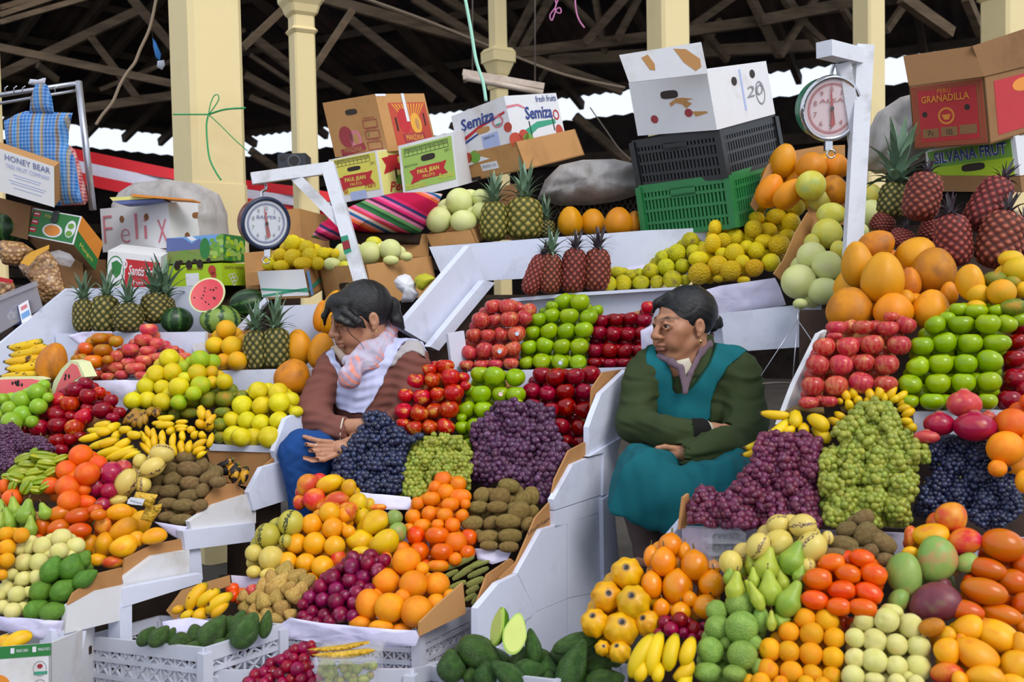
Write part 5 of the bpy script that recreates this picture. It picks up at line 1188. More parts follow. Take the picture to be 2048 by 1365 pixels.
# ------------------------------------------------------------------ cartons, crates and their print
for n_, c_ in (('print red', 'b8262c'), ('print dark red', '9a3038'), ('print yellow', 'd9cf58'), ('print pale yellow', 'e6df86'), ('print green', '9cbc5a'), ('print deep green', '2f7a3c'), ('print blue', '2a3f86'),
               ('print lime', 'a8c81e'), ('print white', 'e2e2e8'), ('print grey', '8a8a90'), ('print black', '2c2a2c'), ('print orange', 'e08a30'), ('print gold', 'e0a438'), ('print teal', '3a9a78'), ('print pink', 'd07a86'),
               ('print sky', '6fa0d8'), ('print brown', '8a5a36'), ('print leaf', '6fa03a'), ('print apple', 'b8432e'), ('hole dark', '2a1c14'), ('print pale blue', 'a8b4dc'), ('print field', '7f8a4a'), ('print mountain', '5f6aa0')):
    flat(n_, c_)
worn('carton white', 'd9d9dd', 'a8957e', 3.5, .66, .7, spec=.25)
worn('carton brown', 'b98a58', '966a40', 4, .62, .85, spec=.15)
worn('carton dull', '8f6a48', '6f4e34', 4, .62, .85, spec=.15)
worn('sack', 'a9a4a2', '7f7873', 3, .5, .6, bump=.6, streak=(3, 3, .6), spec=.4)

def text_mesh(s, mat, shear=0.0, bold=0.0):
    cu = bpy.data.curves.new('lettering', 'FONT'); cu.body = s; cu.size = 1.0; cu.align_x = 'CENTER'; cu.align_y = 'CENTER'
    cu.shear = shear; cu.offset = bold; cu.extrude = .004; cu.resolution_u = 2
    tmp = bpy.data.objects.new('lettering', cu)
    me = bpy.data.meshes.new_from_object(tmp); bpy.data.objects.remove(tmp); bpy.data.curves.remove(cu)
    me.materials.clear(); me.materials.append(MATS[mat]); me.name = 'lettering'
    xs = [v.co.x for v in me.vertices] or [0, 1]; ys = [v.co.y for v in me.vertices] or [0, 1]
    me['w'] = max(xs) - min(xs); me['h'] = max(ys) - min(ys)
    return me

class Face:
    """flat face: origin top-left, u to the right, v down"""
    def __init__(s, o, u, v, n, root): s.o, s.u, s.v, s.n, s.root = o, u, v, n.normalized(), root
    def p(s, a, b, lift=.001): return s.o + s.u * a + s.v * b + s.n * lift
    def poly(s, pts, mat, name='print', lift=.0012):
        return slab(name, [s.p(a, b, lift) for a, b in pts], s.n, .001, MATS[mat], s.root)
    def rect(s, a, b, c, d, mat, name='print', lift=.0012): return s.poly([(a, b), (c, b), (c, d), (a, d)], mat, name, lift)
    def disc(s, a, b, ra, rb, mat, name='print', lift=.0014, n=18, rot=0):
        return s.poly([(a + ra * math.cos(2 * math.pi * i / n + rot), b + rb * math.sin(2 * math.pi * i / n + rot)) for i in range(n)], mat, name, lift)
    def ring(s, a, b, ra, rb, w, mat, n=20):
        v = []; 
        for i in range(n):
            t = 2 * math.pi * i / n
            v += [s.p(a + ra * math.cos(t), b + rb * math.sin(t), .0018), s.p(a + (ra - w) * math.cos(t), b + (rb - w * rb / ra) * math.sin(t), .0018)]
        f = [(2 * i, 2 * i + 1, (2 * i + 3) % (2 * n), (2 * i + 2) % (2 * n)) for i in range(n)]
        return under(mesh_obj('print', v, f, MATS[mat]), s.root)
    def text(s, txt, a, b, h, mat, wmax=None, rot=0, shear=0, bold=0.0, lift=0):
        """h: letter height as a share of the face height"""
        me = text_mesh(txt, mat, shear, bold); U, V = s.u.length, s.v.length
        k = h * V / max(me['h'], .1)
        kx = k if wmax is None else min(k * 3, wmax * U / max(me['w'], .1))
        o = bpy.data.objects.new('lettering', me); COL.objects.link(o)
        un = s.u.normalized(); vn = s.v.normalized()
        M = Matrix((un, -vn, s.n)).transposed().to_4x4() @ Matrix.Rotation(math.radians(rot), 4, 'Z') @ Matrix.Diagonal((kx, k, min(k, .3), 1))
        M.translation = s.p(a, b, .003 + lift); me.transform(M)
        return under(o, s.root) if s.root else o
    def hole(s, a, b, ra, rb, mat='hole dark', n=16, sq=.6):
        """oval handle slot"""
        pts = []
        for i in range(n):
            t = 2 * math.pi * i / n; c, q = math.cos(t), math.sin(t)
            pts.append((a + ra * math.copysign(abs(c) ** sq, c), b + rb * math.copysign(abs(q) ** sq, q)))
        return s.poly(pts, mat, 'handle_hole', .0016)

def box_vectors(T, B, L, R, d, dr):
    """edges of a (slightly squashed) box from its near upright edge T-B and far top corners L, R"""
    t, b = at(*T, d), at(*B, d); eV = b - t
    eR = at(*R, d + dr) - t; flat_r = eR - eV * (eR.dot(eV) / eV.length_squared)
    n = eV.cross(flat_r).normalized()
    if n.dot(FWD) < 0: n = -n
    s = min((abs(pix(t + n * q)[0] - L[0]), q) for q in [i * .005 for i in range(4, 160)])[1]
    eL = at(*L, d + (n * s).dot(FWD)) - t
    return t, b, eV, eR, eL

def carton(label, T, B, L, R, d, dr, mat='carton brown', mats=None, name='carton', openb=False, group=None, thick=.006, cat='box'):
    """box from its near upright edge T-B and the far top corners L and R (pixels)"""
    t, b, eV, eR, eL = box_vectors(T, B, L, R, d, dr)
    root = empty(name, b + (eL + eR) / 2); tag(root, label, cat, group)
    if openb:
        W_ = thick
        c0 = t
        for nm, o_, u_, nn in (('side_panel', t, eR, -eL.normalized()), ('side_panel', t, eL, -eR.normalized()), ('side_panel', t + eL, eR, eL.normalized()), ('side_panel', t + eR, eL, eR.normalized())):
            slab(nm, [o_, o_ + u_, o_ + u_ + eV, o_ + eV], nn, W_, MATS[mat], root)
        slab('bottom', [b, b + eR, b + eR + eL, b + eL], eV.normalized(), W_, MATS[mat], root)
    else:
        box_mesh('body', t, eL, eR, eV, MATS[mat], root)
    nL = eL.cross(eV); nL = nL if nL.dot(eR) < 0 else -nL; nR = eR.cross(eV); nR = nR if nR.dot(eL) < 0 else -nR
    fL = Face(t + eL, -eL, eV, nL, root); fR = Face(t, eR, eV, nR, root)
    fT = Face(t + eL, -eL, eR, -eV.normalized(), root)
    return root, fL, fR, fT

# 1 brown apple carton on top of the pile
root, fL, fR, fT = carton('brown apple carton with red emblem on top of yellow pear box', (750, 188), (777, 303), (645, 206), (848, 187), 4.75, .26)
fL.hole(.50, .24, .11, .05); fL.disc(.30, .66, .13, .19, 'print dark red'); fL.disc(.47, .72, .11, .16, 'print pink'); fL.disc(.48, .72, .05, .10, 'carton brown', lift=.002)
fL.poly([(.14, .88), (.6, .80), (.62, .92), (.16, 1.0)], 'print dark red', lift=.002); fL.text('MANZANA', .38, .90, .09, 'carton brown', .34)
for i, tx in enumerate(('MARCA', 'SELECCION', 'V. PESO')):
    y = .42 + i * .19
    for q in ((.66, y, .92, y + .012), (.66, y + .13, .92, y + .142), (.66, y, .67, y + .142), (.91, y, .92, y + .142)): fL.rect(*q, 'print dark red')
    fL.text(tx, .79, y - .03, .035, 'print dark red', .2)
fL.text('2', .72, .67, .07, 'print deep green')
fL.text('BUENOS PRODUCTOS PERU Y CHILE', .45, 1.04 - .07, .03, 'print dark red', .6)
fR.rect(.2, .16, .96, .96, 'print apple'); 
for i in range(11):
    x = .26 + i * .065; fR.poly([(x, .18), (x + .025, .18), (.58 + (x - .58) * .25 + .006, .52), (.58 + (x - .58) * .25, .52)], 'print gold', lift=.0018)
fR.disc(.45, .48, .12, .22, 'print red', lift=.0022); fR.disc(.68, .54, .11, .19, 'print gold', lift=.0026); fR.disc(.7, .55, .04, .10, 'carton brown', lift=.003)
fR.poly([(.36, .72), (.80, .70), (.82, .86), (.38, .90)], 'print dark red', lift=.0028); fR.text('MANZANA', .59, .79, .1, 'print gold', .36)
fR.rect(.27, .42, .30, .66, 'hole dark', 'handle_hole', .003); fR.rect(.86, .36, .885, .58, 'hole dark', 'handle_hole', .003)
fR.rect(.0, .0, .2, .04, 'print white', 'tape'); fR.rect(.5, 0, .56, .5, 'carton white', 'tape', .0035)
# 2 yellow pear box
root, fL, fR, fT = carton('yellow pear box with red ribbon print under the apple carton', (752, 301), (766, 392), (657, 320), (812, 296), 4.68, .22, 'carton white')
def grid_table(f, a, b, c, d, n, col='print black'):
    for i in range(n + 1):
        x = a + (c - a) * i / n; f.rect(x - .003, b, x + .003, d, col, 'print', .002)
    for y in (b, (b + d) / 2, d): f.rect(a, y - .004, c, y + .004, col, 'print', .002)
    for i in range(n): f.text(str(70 + 10 * i if i < 4 else 85 + 13 * i), a + (c - a) * (i + .5) / n, b + (d - b) * .25, (d - b) * .32, col, (c - a) / n * .7)
def ribbon(f, a, b, w, h, s1='PAUL JEAN', s2='FRUITS'):
    f.poly([(a - w * .78, b - h * .35), (a - w * .4, b - h * .45), (a - w * .4, b + h * .55), (a - w * .78, b + h * .7), (a - w * .64, b + h * .15)], 'print red', lift=.002)
    f.poly([(a + w * .78, b - h * .55), (a + w * .4, b - h * .45), (a + w * .4, b + h * .5), (a + w * .78, b + h * .45), (a + w * .64, b - .0)], 'print red', lift=.002)
    f.rect(a - w * .5, b - h * .5, a + w * .5, b + h * .5, 'print red', lift=.0026)
    f.text(s1, a, b - h * .12, h * .42, 'print yellow', w * .9, bold=.02); f.text(s2, a, b + h * .3, h * .22, 'print yellow', w * .5)
fL.rect(.04, .03, .97, .84, 'print yellow'); grid_table(fL, .1, .06, .85, .2, 9); fL.hole(.5, .3, .14, .05); ribbon(fL, .5, .56, .48, .28)
fL.text('CAT 1', .9, .26, .06, 'print black', .1); fL.text('Peras', .2, .76, .12, 'print red', .22, shear=.3); fL.text('Pears', .78, .72, .12, 'print red', .22, shear=.3); fL.rect(.36, .8, .68, .99, 'print pale blue', 'sticker', .003)
fR.rect(.04, .02, .99, .98, 'print pale yellow'); ribbon(fR, .75, .3, .8, .34, 'P', ''); fR.rect(.5, .42, .55, .66, 'hole dark', 'handle_hole', .003)
fR.disc(.62, .70, .13, .12, 'print leaf'); fR.disc(.85, .66, .12, .12, 'print leaf'); fR.text('Peras', .62, .84, .22, 'print red', .8, shear=.3, bold=.02)
# 3 green apple box
root, fL, fR, fT = carton('green apple box with red ribbon print leaning on pear box', (905, 264), (917, 373), (796, 292), (945, 258), 4.58, .25, 'carton white')
fL.rect(.05, .06, .97, .86, 'print green'); grid_table(fL, .1, .1, .9, .24, 10); fL.hole(.52, .34, .13, .06); ribbon(fL, .5, .6, .44, .24)
fL.text('CAT 1', .88, .3, .05, 'print black', .1); fL.text('PRODUCT OF CHILE', .2, .42, .035, 'print black', .24); fL.text('Manzanas', .24, .80, .12, 'print yellow', .36, shear=.3); fL.text('Apples', .8, .74, .14, 'print yellow', .30, shear=.3)
# 4 white fruit box and the brown tray it stands in
root, fL, fR, fT = carton('white printed fruit box standing in a brown tray', (1008, 192), (1032, 300), (902, 233), (1112, 186), 4.52, .28, 'carton white')
for f, u, w_ in ((fL, .45, .62), (fR, .56, .52)):
    f.text('Semiza', u, .26 if f is fL else .36, .22 if f is fL else .24, 'print blue', w_, shear=.12, bold=.02)
fL.poly([(.08, .50), (.5, .34), (.95, .26), (.95, .30), (.5, .40), (.1, .56)], 'print red'); fL.poly([(.08, .58), (.6, .42), (.6, .45), (.1, .62)], 'print blue'); fL.hole(.52, .46, .12, .055, 'carton brown')
fL.ring(.8, .40, .1, .11, .03, 'print pink'); fL.rect(.74, .44, .86, .50, 'print teal'); fL.disc(.95, .56, .07, .09, 'print apple'); fL.rect(.46, .56, .76, .84, 'print pale blue', 'sticker'); fL.text('SEMIZA S.A.', .6, .62, .04, 'print black', .2)
fL.disc(.14, .86, .08, .1, 'print apple'); fL.disc(.27, .88, .1, .12, 'print leaf')
fR.text('fresh fruits', .76, .10, .12, 'print blue', .4, shear=.15); fR.poly([(0, .18), (.22, .16), (.34, .24), (.34, .27), (.2, .2), (0, .23)], 'print pink')
fR.poly([(.24, .66), (.5, .52), (.86, .5), (.86, .58), (.5, .64), (.3, .78)], 'print teal'); fR.ring(.9, .42, .06, .1, .02, 'print red'); fR.disc(.04, .82, .12, .14, 'print apple'); fR.disc(.2, .76, .09, .12, 'print apple'); fR.disc(.27, .84, .1, .12, 'print leaf'); fR.disc(.9, .74, .07, .13, 'print apple')
fR.rect(.34, .5, .36, .8, 'hole dark', 'handle_hole'); fR.rect(.8, .46, .82, .72, 'hole dark', 'handle_hole')
root, fL, fR, fT = carton('open brown cardboard tray around the white printed box', (1031, 284), (1052, 340), (897, 316), (1150, 258), 4.5, .34, 'carton brown', openb=True)
fL.rect(.42, .48, .66, .74, 'print white', 'sticker'); fL.rect(.2, .88, .36, 1.0, 'hole dark', 'handle_hole'); fL.text('SEMIZA S.A.', .54, .6, .1, 'print grey', .2)
# 5 white banana carton with lid flap up
root, fL, fR, fT = carton('torn white carton with raised flap on the black crate', (1414, 146), (1434, 260), (1257, 166), (1532, 122), 3.95, .3, 'carton white')
fL.hole(.50, .30, .11, .075, 'hole dark'); fL.disc(.26, .72, .048, .075, 'print dark red', 'handle_hole'); fL.disc(.70, .66, .048, .075, 'print dark red', 'handle_hole')
fL.poly([(.48, .46), (.58, .38), (.66, .38), (.78, .42), (.7, .44), (.76, .50), (.68, .58), (.64, .50), (.56, .46), (.5, .52)], 'carton brown', 'torn_patch', .001); fL.poly([(.74, .64), (.92, .66), (.93, .69), (.78, .74)], 'carton brown', 'torn_patch', .001)
fR.disc(.40, .24, .045, .08, 'hole dark', 'handle_hole'); fR.disc(.72, .18, .045, .08, 'hole dark', 'handle_hole'); fR.ring(.80, .55, .08, .22, .012, 'print grey'); fR.text('20', .70, .5, .2, 'print grey', .3, shear=.2); fR.rect(.5, .05, .53, .8, 'print pale blue', 'tape')
P0 = front_plane(1330, 130, 3.93, 20)
root2 = root; o = pslab('flap', 'R', '1258,165;1238,110;1402,84;1415,147', P0, .006, MATS['carton white'], root)
ff = Face(on(P0, 1238, 110), on(P0, 1402, 84) - on(P0, 1238, 110), on(P0, 1258, 165) - on(P0, 1238, 110), P0[1], root)
ff.poly([(.25, .22), (.34, .14), (.38, .5), (.36, .72), (.30, .68)], 'carton brown', 'torn_patch', .001); ff.poly([(.66, .08), (.8, .16), (.92, .56), (.9, .84), (.82, .95), (.72, .60)], 'carton brown', 'torn_patch', .001)

# crates of plastic bars
def crate(label, T, B, L, R, d, dr, mat, rows, cols, xbars=False, name='plastic_crate', group=None, bw=.006, postw=.028, hand=False, inner=None):
    t, b, eV, eR, eL = box_vectors(T, B, L, R, d, dr)
    root = empty(name, b + (eL + eR) / 2); tag(root, label, 'crate', group); M = MATS[mat]
    up = -eV.normalized(); H = eV.length
    for c in (t, t + eL, t + eR, t + eL + eR):
        bar('corner_post', c, c + eV, postw, postw, M, root, eL.normalized())
    for a, e in ((t, eL), (t, eR), (t + eL, eR), (t + eR, eL)):
        for k, (y, hh) in enumerate([(0.04, .035), (.97, .02)] + [((i + 1) / (rows + 1), .012) for i in range(rows)]):
            bar('rail', a + eV * y, a + e + eV * y, .012, hh, M, root, up)
        vs, fs = [], []                               # the slim bars between the rails, too fine to pick apart
        nb = cols if e is eL or abs(e.length - eL.length) < 1e-6 else max(4, int(cols * e.length / eL.length))
        nn = e.cross(eV).normalized() * bw * .4
        def slim(p, q, w):
            s = (q - p).normalized().cross(nn.normalized()) * w / 2; k = len(vs)
            for x in (p, q):
                vs.extend([x - s - nn, x + s - nn, x + s + nn, x - s + nn])
            fs.extend([(k, k + 1, k + 5, k + 4), (k + 1, k + 2, k + 6, k + 5), (k + 2, k + 3, k + 7, k + 6), (k + 3, k, k + 4, k + 7)])
        for i in range(nb):
            x0, x1 = i / nb, (i + 1) / nb
            slim(a + e * x0 + eV * .05, a + e * x0 + eV * .96, bw)
            if xbars:
                for j in range(rows + 1):
                    y0, y1 = max(.06, j / (rows + 1)), (j + 1) / (rows + 1)
                    slim(a + e * x0 + eV * y0, a + e * x1 + eV * y1, bw * .7); slim(a + e * x1 + eV * y0, a + e * x0 + eV * y1, bw * .7)
        o = under(mesh_obj('lattice', vs, fs, M), root); o['kind'] = 'stuff'
    slab('bottom', [b, b + eR, b + eR + eL, b + eL], eV.normalized(), .008, M, root)
    nL = eL.cross(eV); nL = nL if nL.dot(eR) < 0 else -nL; nR = eR.cross(eV); nR = nR if nR.dot(eL) < 0 else -nR
    fL = Face(t + eL, -eL, eV, nL, root); fR = Face(t, eR, eV, nR, root)
    if inner: box_mesh('contents', t + eL * .08 + eR * .08 + eV * .12, eL * .84, eR * .84, eV * .84, MATS[inner], root)
    if hand:
        fL.rect(.36, .10, .64, .30, mat, 'handle_plate', .006); fL.hole(.5, .2, .12, .08, 'hole dark'); 
    return root, fL, fR
def plastic(name, c, rough=.4, alpha=0):
    t = NT(name); v = t.coords((1, 1, 1), False)
    col = t.mix(t.noise(v, 12, 3), c, tuple(x * .75 for x in lin(c)[:3]))
    t.done(col, rough, .5)
    if alpha: t.b.inputs['Transmission Weight'].default_value = alpha
plastic('black plastic', '1d1d20'); plastic('green plastic', '1f7a3e'); plastic('white plastic', 'c9cbd8', .35); plastic('grey plastic', '9a98a6', .4)
plastic('crate inside', 'b8b8c0')
root, fL, fR = crate('black slatted plastic crate under the torn white carton', (1437, 262), (1454, 356), (1266, 286), (1548, 234), 3.98, .3, 'black plastic', 3, 24, hand=True, bw=.011, inner='crate inside')
root, fL, fR = crate('dusty green plastic crate at the bottom of the stack', (1456, 352), (1470, 456), (1279, 376), (1560, 322), 3.98, .3, 'green plastic', 3, 24, hand=True, bw=.011, inner='dark wood')
# 8 granadilla carton, right
root, fL, fR, fT = carton('open brown granadilla carton with red print at top right', (1968, 153), (1980, 289), (1818, 173), (2110, 118), 3.3, .2, 'carton dull', openb=True)
for a, w_ in ((.03, .012), (.055, .012), (.08, .012)):
    fL.rect(a, a, 1 - a, a + w_, 'print apple'); fL.rect(a, 1 - a - w_, 1 - a, 1 - a, 'print apple'); fL.rect(a, a, a + w_, 1 - a, 'print apple'); fL.rect(1 - a - w_, a, 1 - a, 1 - a, 'print apple')
fL.rect(.11, .1, .89, .9, 'print red'); fL.text('GRANADILLA', .48, .25, .11, 'print orange', .64, bold=.02); fL.text('PERU', .48, .14, .07, 'print orange', .18); fL.ring(.48, .52, .11, .13, .025, 'print orange'); fL.poly([(.42, .5), (.54, .5), (.51, .58), (.45, .58)], 'print orange', lift=.002)
for x in (.19, .76): fL.disc(x, .47 if x < .5 else .42, .035, .045, 'hole dark', 'handle_hole', .002)
for i, tx in enumerate(('7c', '155', '')):
    x = .25 + i * .25; fL.rect(x - .11, .70 - i * .01, x + .11, .84 - i * .01, 'carton dull', 'print', .002)
    if tx: fL.text(tx, x, .77, .08, 'print black', .08)
fR.rect(.12, .1, .9, .9, 'print red'); fR.disc(.5, .25, .14, .1, 'print orange', lift=.002)
P0 = front_plane(1880, 140, 3.3, 14); pslab('flap', 'R', '1818,172;1807,112;1945,92;1968,153', P0, .006, MATS['carton dull'], root)
P0 = (at(1990, 130, 3.32), Vector((.5, -.86, 0))); pslab('flap', 'R', '1968,153;1945,92;2060,54;2110,118', P0, .006, MATS['carton dull'], root)
# 9 green lettered fruit carton
root, fL, fR, fT = carton('green fruit carton with blue lettering under the granadilla carton', (2030, 272), (2040, 352), (1850, 301), (2090, 258), 3.36, .15, 'carton white')
fL.rect(.03, .06, .95, .98, 'print lime'); fL.rect(.03, .06, .95, .5, 'print leaf', lift=.0016); fL.text('SILVANA FRUT', .5, .28, .30, 'print white', .80, bold=.06); fL.text('SILVANA FRUT', .5, .28, .30, 'print blue', .80, bold=.015, lift=.002)
fL.hole(.52, .62, .13, .1)
o = carton('brown cardboard tray below the green lettered carton', (2040, 352), (2044, 385), (1862, 352), (2090, 345), 3.34, .15, 'carton dull')
# 10 white carton with a name written on it
root, fL, fR, fT = carton('white carton with Felix handwritten in red', (336, 405), (342, 496), (200, 418), (438, 404), 4.66, .3, 'carton white')
for txt, u, v, h in (('F', .10, .52, .62), ('e', .36, .6, .32), ('l', .53, .5, .56), ('i', .66, .56, .42), ('x', .90, .52, .5)): fL.text(txt, u, v, h, 'print pink', .07 if txt in 'li' else .13, bold=-.02)
for u, v in ((.32, .28), (.68, .28)): fL.disc(u, v, .034, .08, 'print brown', 'handle_hole')
fR.hole(.55, .30, .11, .07, 'print brown'); fR.disc(.32, .76, .05, .085, 'print brown', 'handle_hole'); fR.disc(.82, .78, .05, .085, 'print brown', 'handle_hole')
# 11 red fruit carton
root, fL, fR, fT = carton('red and white fruit carton with leaf emblem behind pineapples', (322, 514), (318, 590), (216, 502), (345, 500), 4.5, .2, 'carton white')
fL.rect(.34, .16, .99, .92, 'print red'); fL.disc(.16, .5, .15, .38, 'print white'); fL.ring(.16, .5, .16, .4, .015, 'print deep green'); fL.poly([(.08, .3), (.18, .22), (.28, .32), (.26, .56), (.18, .7), (.1, .55)], 'print deep green', lift=.002); fL.text('Santis Frut', .68, .45, .26, 'print white', .56, shear=.2, bold=.01); fL.text('fruta', .6, .75, .12, 'print white', .2); fL.ring(.33, .3, .05, .12, .02, 'print white')
# 12 picture carton with green grapes and vineyard
root, fL, fR, fT = carton('grape carton with vineyard and mountain picture', (446, 468), (447, 521), (333, 477), (490, 474), 4.55, .2, 'print field')
fL.rect(0, 0, 1, .48, 'print sky', lift=.001); fL.poly([(0, .0), (.3, .05), (.45, .28), (.6, .1), (.66, .5), (0, .52)], 'print mountain'); fL.poly([(.36, .02), (.46, .0), (.54, .14), (.45, .2)], 'print white', lift=.002); fL.rect(0, .5, 1, .98, 'print field', lift=.001)
for i in range(9): fL.poly([(.30 + .001, .5), (.305, .5), (i * .12 + .02, .98), (i * .12 - .02, .98)], 'print leaf', lift=.0016)
fL.disc(.68, .5, .09, .4, 'print deep green', lift=.002)
random.seed(5)
for i in range(26): fL.disc(random.uniform(.8, .98), random.uniform(.08, .85), .04, .09, random.choice(['print leaf', 'print green', 'print lime']), lift=.0022 + i * .00003)
fR.rect(0, 0, 1, 1, 'print deep green', lift=.001)
for i in range(36): fR.disc(random.uniform(.08, .92), random.uniform(.12, .9), .09, .09, random.choice(['print leaf', 'print green', 'print lime']), lift=.0018 + i * .00003)
for x in (.25, .5, .74): fL.disc(x, .96, .04, .09, 'hole dark', 'handle_hole', .003)
# 13 lime carton
root, fL, fR, fT = carton('lime green carton with bird emblem under the grape carton', (442, 526), (446, 571), (333, 532), (496, 528), 4.52, .2, 'print lime')
for x in (.2, .42, .62): fL.disc(x, .02, .06, .22, 'hole dark', 'handle_hole')
fL.disc(.83, .3, .07, .22, 'print apple'); fL.disc(.85, .52, .05, .16, 'print apple'); fL.rect(.34, .4, .58, 1.2 - .24, 'print white', 'sticker'); fL.text('SANTA MARIA', .52, .22, .1, 'print brown', .3); fR.text('SANTA MARIA', .45, .2, .14, 'print brown', .7)
for q in ((.3, .6), (.42, .55), (.36, .75), (.48, .7), (.4, .9)): fR.ring(*q, .07, .12, .02, 'print white', 10)
# 14 green mango carton, tilted
root, fL, fR, fT = carton('tilted green mango carton with plastic clip', (164, 433), (147, 490), (66, 416), (206, 486), 4.38, .12, 'carton dull')
fL.rect(.0, .0, 1, 1, 'print white', lift=.001); fL.rect(.03, .04, .97, .96, 'print deep green', lift=.0016); 
for i in range(3): fL.rect(.06, .1 + i * .28, .2, .28 + i * .28, 'print red', lift=.002); fL.rect(.08, .16 + i * .28, .18, .2 + i * .28, 'print white', lift=.003)
fL.disc(.52, .66, .2, .24, 'print white', lift=.002); fL.disc(.52, .66, .16, .19, 'print orange', lift=.003); fL.text('Mango', .42, .2, .14, 'print yellow', .26, shear=.3); fL.disc(.86, .5, .1, .3, 'print white', lift=.002); fL.disc(.86, .4, .06, .1, 'print leaf', lift=.003); fL.disc(.86, .66, .06, .1, 'print leaf', lift=.003)
fL.poly([(.45, .0), (.56, -.06), (.58, .36), (.50, .42), (.44, .36)], 'print black', 'clip', .006)
fR.rect(0, 0, 1, 1, 'print orange', lift=.001); fR.poly([(0, .5), (1, .6), (1, 1), (0, 1)], 'print deep green', lift=.0016); fR.text('Mangos', .5, .8, .18, 'print yellow', .6, rot=0)
# 15 white carton top left, leaning
P0 = (at(50, 350, 4.3), Vector((.30, -.92, -.22)).normalized())
root = empty('carton', at(50, 390, 4.4)); tag(root, 'leaning white carton with bear brand lettering at left', 'box')
pslab('front_panel', 'R', '-40,285;108,334;109,415;-40,372', P0, .006, MATS['carton white'], root)
pslab('body', 'R', '-40,286;107,335;108,414;-40,371', (P0[0] - P0[1] * .008, P0[1]), .25, MATS['carton brown'], root)
fh = Face(on(P0, -5, 298), on(P0, 108, 334) - on(P0, -5, 298), on(P0, 0, 381) - on(P0, -5, 298), P0[1], root)
fh.text('HONEY BEAR', .52, .14, .14, 'print mountain', .80); fh.text('TREE FRUIT COMPANY', .52, .33, .10, 'print pale blue', .78)
for i, (y, w_) in enumerate(((.5, .5), (.56, .44), (.66, .66), (.72, .6), (.82, .5))): fh.rect(.5 - w_ / 2, y, .5 + w_ / 2, y + .014, 'print pale blue')
# 16 plain brown cartons
for lb, T, B, L, R, d, dr, m in (('brown carton behind the left scale dial', (598, 417), (604, 500), (560, 420), (655, 432), 4.75, .3, 'carton brown'),
                              ('brown carton under the left scale dial', (556, 500), (560, 575), (488, 506), (600, 500), 4.55, .3, 'carton brown'),
                              ('plain brown carton under the tilted mango carton', (165, 517), (168, 600), (100, 520), (212, 520), 4.5, .3, 'carton dull'),
                              ('dull brown carton under the leaning white carton', (62, 412), (55, 480), (-60, 380), (110, 425), 4.55, .3, 'carton dull'),
                              ('small blue-printed carton above the dark watermelon', (520, 543), (524, 570), (492, 545), (540, 540), 4.45, .1, 'carton brown')):
    carton(lb, T, B, L, R, d, dr, m)
# 17 paper-wrapped carton of passion fruit
root, fL, fR, fT = carton('small carton wrapped in white paper and blue band', (608, 539), (619, 596), (517, 543), (650, 518), 4.12, .25, 'carton brown', openb=True)
fL.rect(-.02, .0, 1.0, .92, 'carton white', 'paper', .003); fR.rect(.02, .1, .13, .95, 'print sky', 'pen', .008)
for a, b in ((.60, .72), (.84, .64)): fL.poly([(0, a), (1.0, b), (1.0, b + .08), (0, a + .07)], 'print teal', 'band', .005)
fR.poly([(0, .66), (1, .45), (1, .6), (0, .78)], 'print teal', 'band', .005)
# 18 open brown carton of melons
root, fL, fR, fT = carton('large open brown carton of melons beside left scale arm', (731, 530), (748, 612), (638, 534), (862, 512), 4.05, .3, 'carton brown', openb=True)
fL.hole(.52, .52, .16, .10); fL.disc(.6, .52, .1, .07, 'melon yellow', 'print', .003)
pslab('back_panel', 'R', '735,482;755,468;855,468;858,515;738,540', front_plane(790, 490, 4.42, 0), .006, MATS['carton brown'], root)
pslab('back_panel', 'R', '638,534;735,482;738,540;645,560', (at(690, 520, 4.36), Vector((-.3, -.95, 0))), .006, MATS['carton brown'], root)
# 19 carton of the top shelf melons
root, fL, fR, fT = carton('low brown carton holding the top shelf melons', (943, 460), (955, 488), (851, 470), (975, 440), 4.33, .3, 'carton brown', openb=True)
pslab('back_panel', 'R', '955,440;1010,372;1040,365;1036,480;960,480', front_plane(1000, 430, 4.55, 0), .006, MATS['carton dull'], root)
# 20 long cardboard edge between passion fruit and melons
P0 = (at(1590, 500, 3.72), Vector((.62, -.78, 0)))
root = empty('cardboard_divider', at(1590, 500, 3.72)); tag(root, 'bent cardboard divider between passion fruit and melons', 'cardboard')
pslab('panel', 'R', '1548,548;1568,520;1592,465;1616,425;1628,440;1604,512;1572,570;1562,560', P0, .006, MATS['carton brown'], root)
P0 = (at(1570, 350, 4.15), Vector((-.55, -.83, 0)))
root = empty('cardboard_divider', at(1540, 400, 4.1)); tag(root, 'torn cardboard edge beside the green crate', 'cardboard'); pslab('panel', 'R', '1500,410;1535,330;1585,295;1580,310;1545,345;1512,425', front_plane(1540, 360, 4.0, 0), .006, MATS['carton brown'], root)
pslab('back_panel', 'R', '1570,305;1640,292;1690,290;1690,340;1575,360', front_plane(1630, 320, 4.2, 0), .006, MATS['carton brown'], root)
# small carton of oranges by the two pineapples
root = empty('carton', at(450, 740, 3.9)); tag(root, 'small torn carton holding yellow oranges', 'box')
pslab('side_panel', 'R', '407,668;505,660;505,742;412,742', front_plane(455, 700, 3.98, 5), .006, MATS['carton brown'], root)
pslab('price_slip', 'R', '385,690;410,683;412,706;388,708', front_plane(400, 695, 3.93, 5), .002, MATS['carton white'], root)
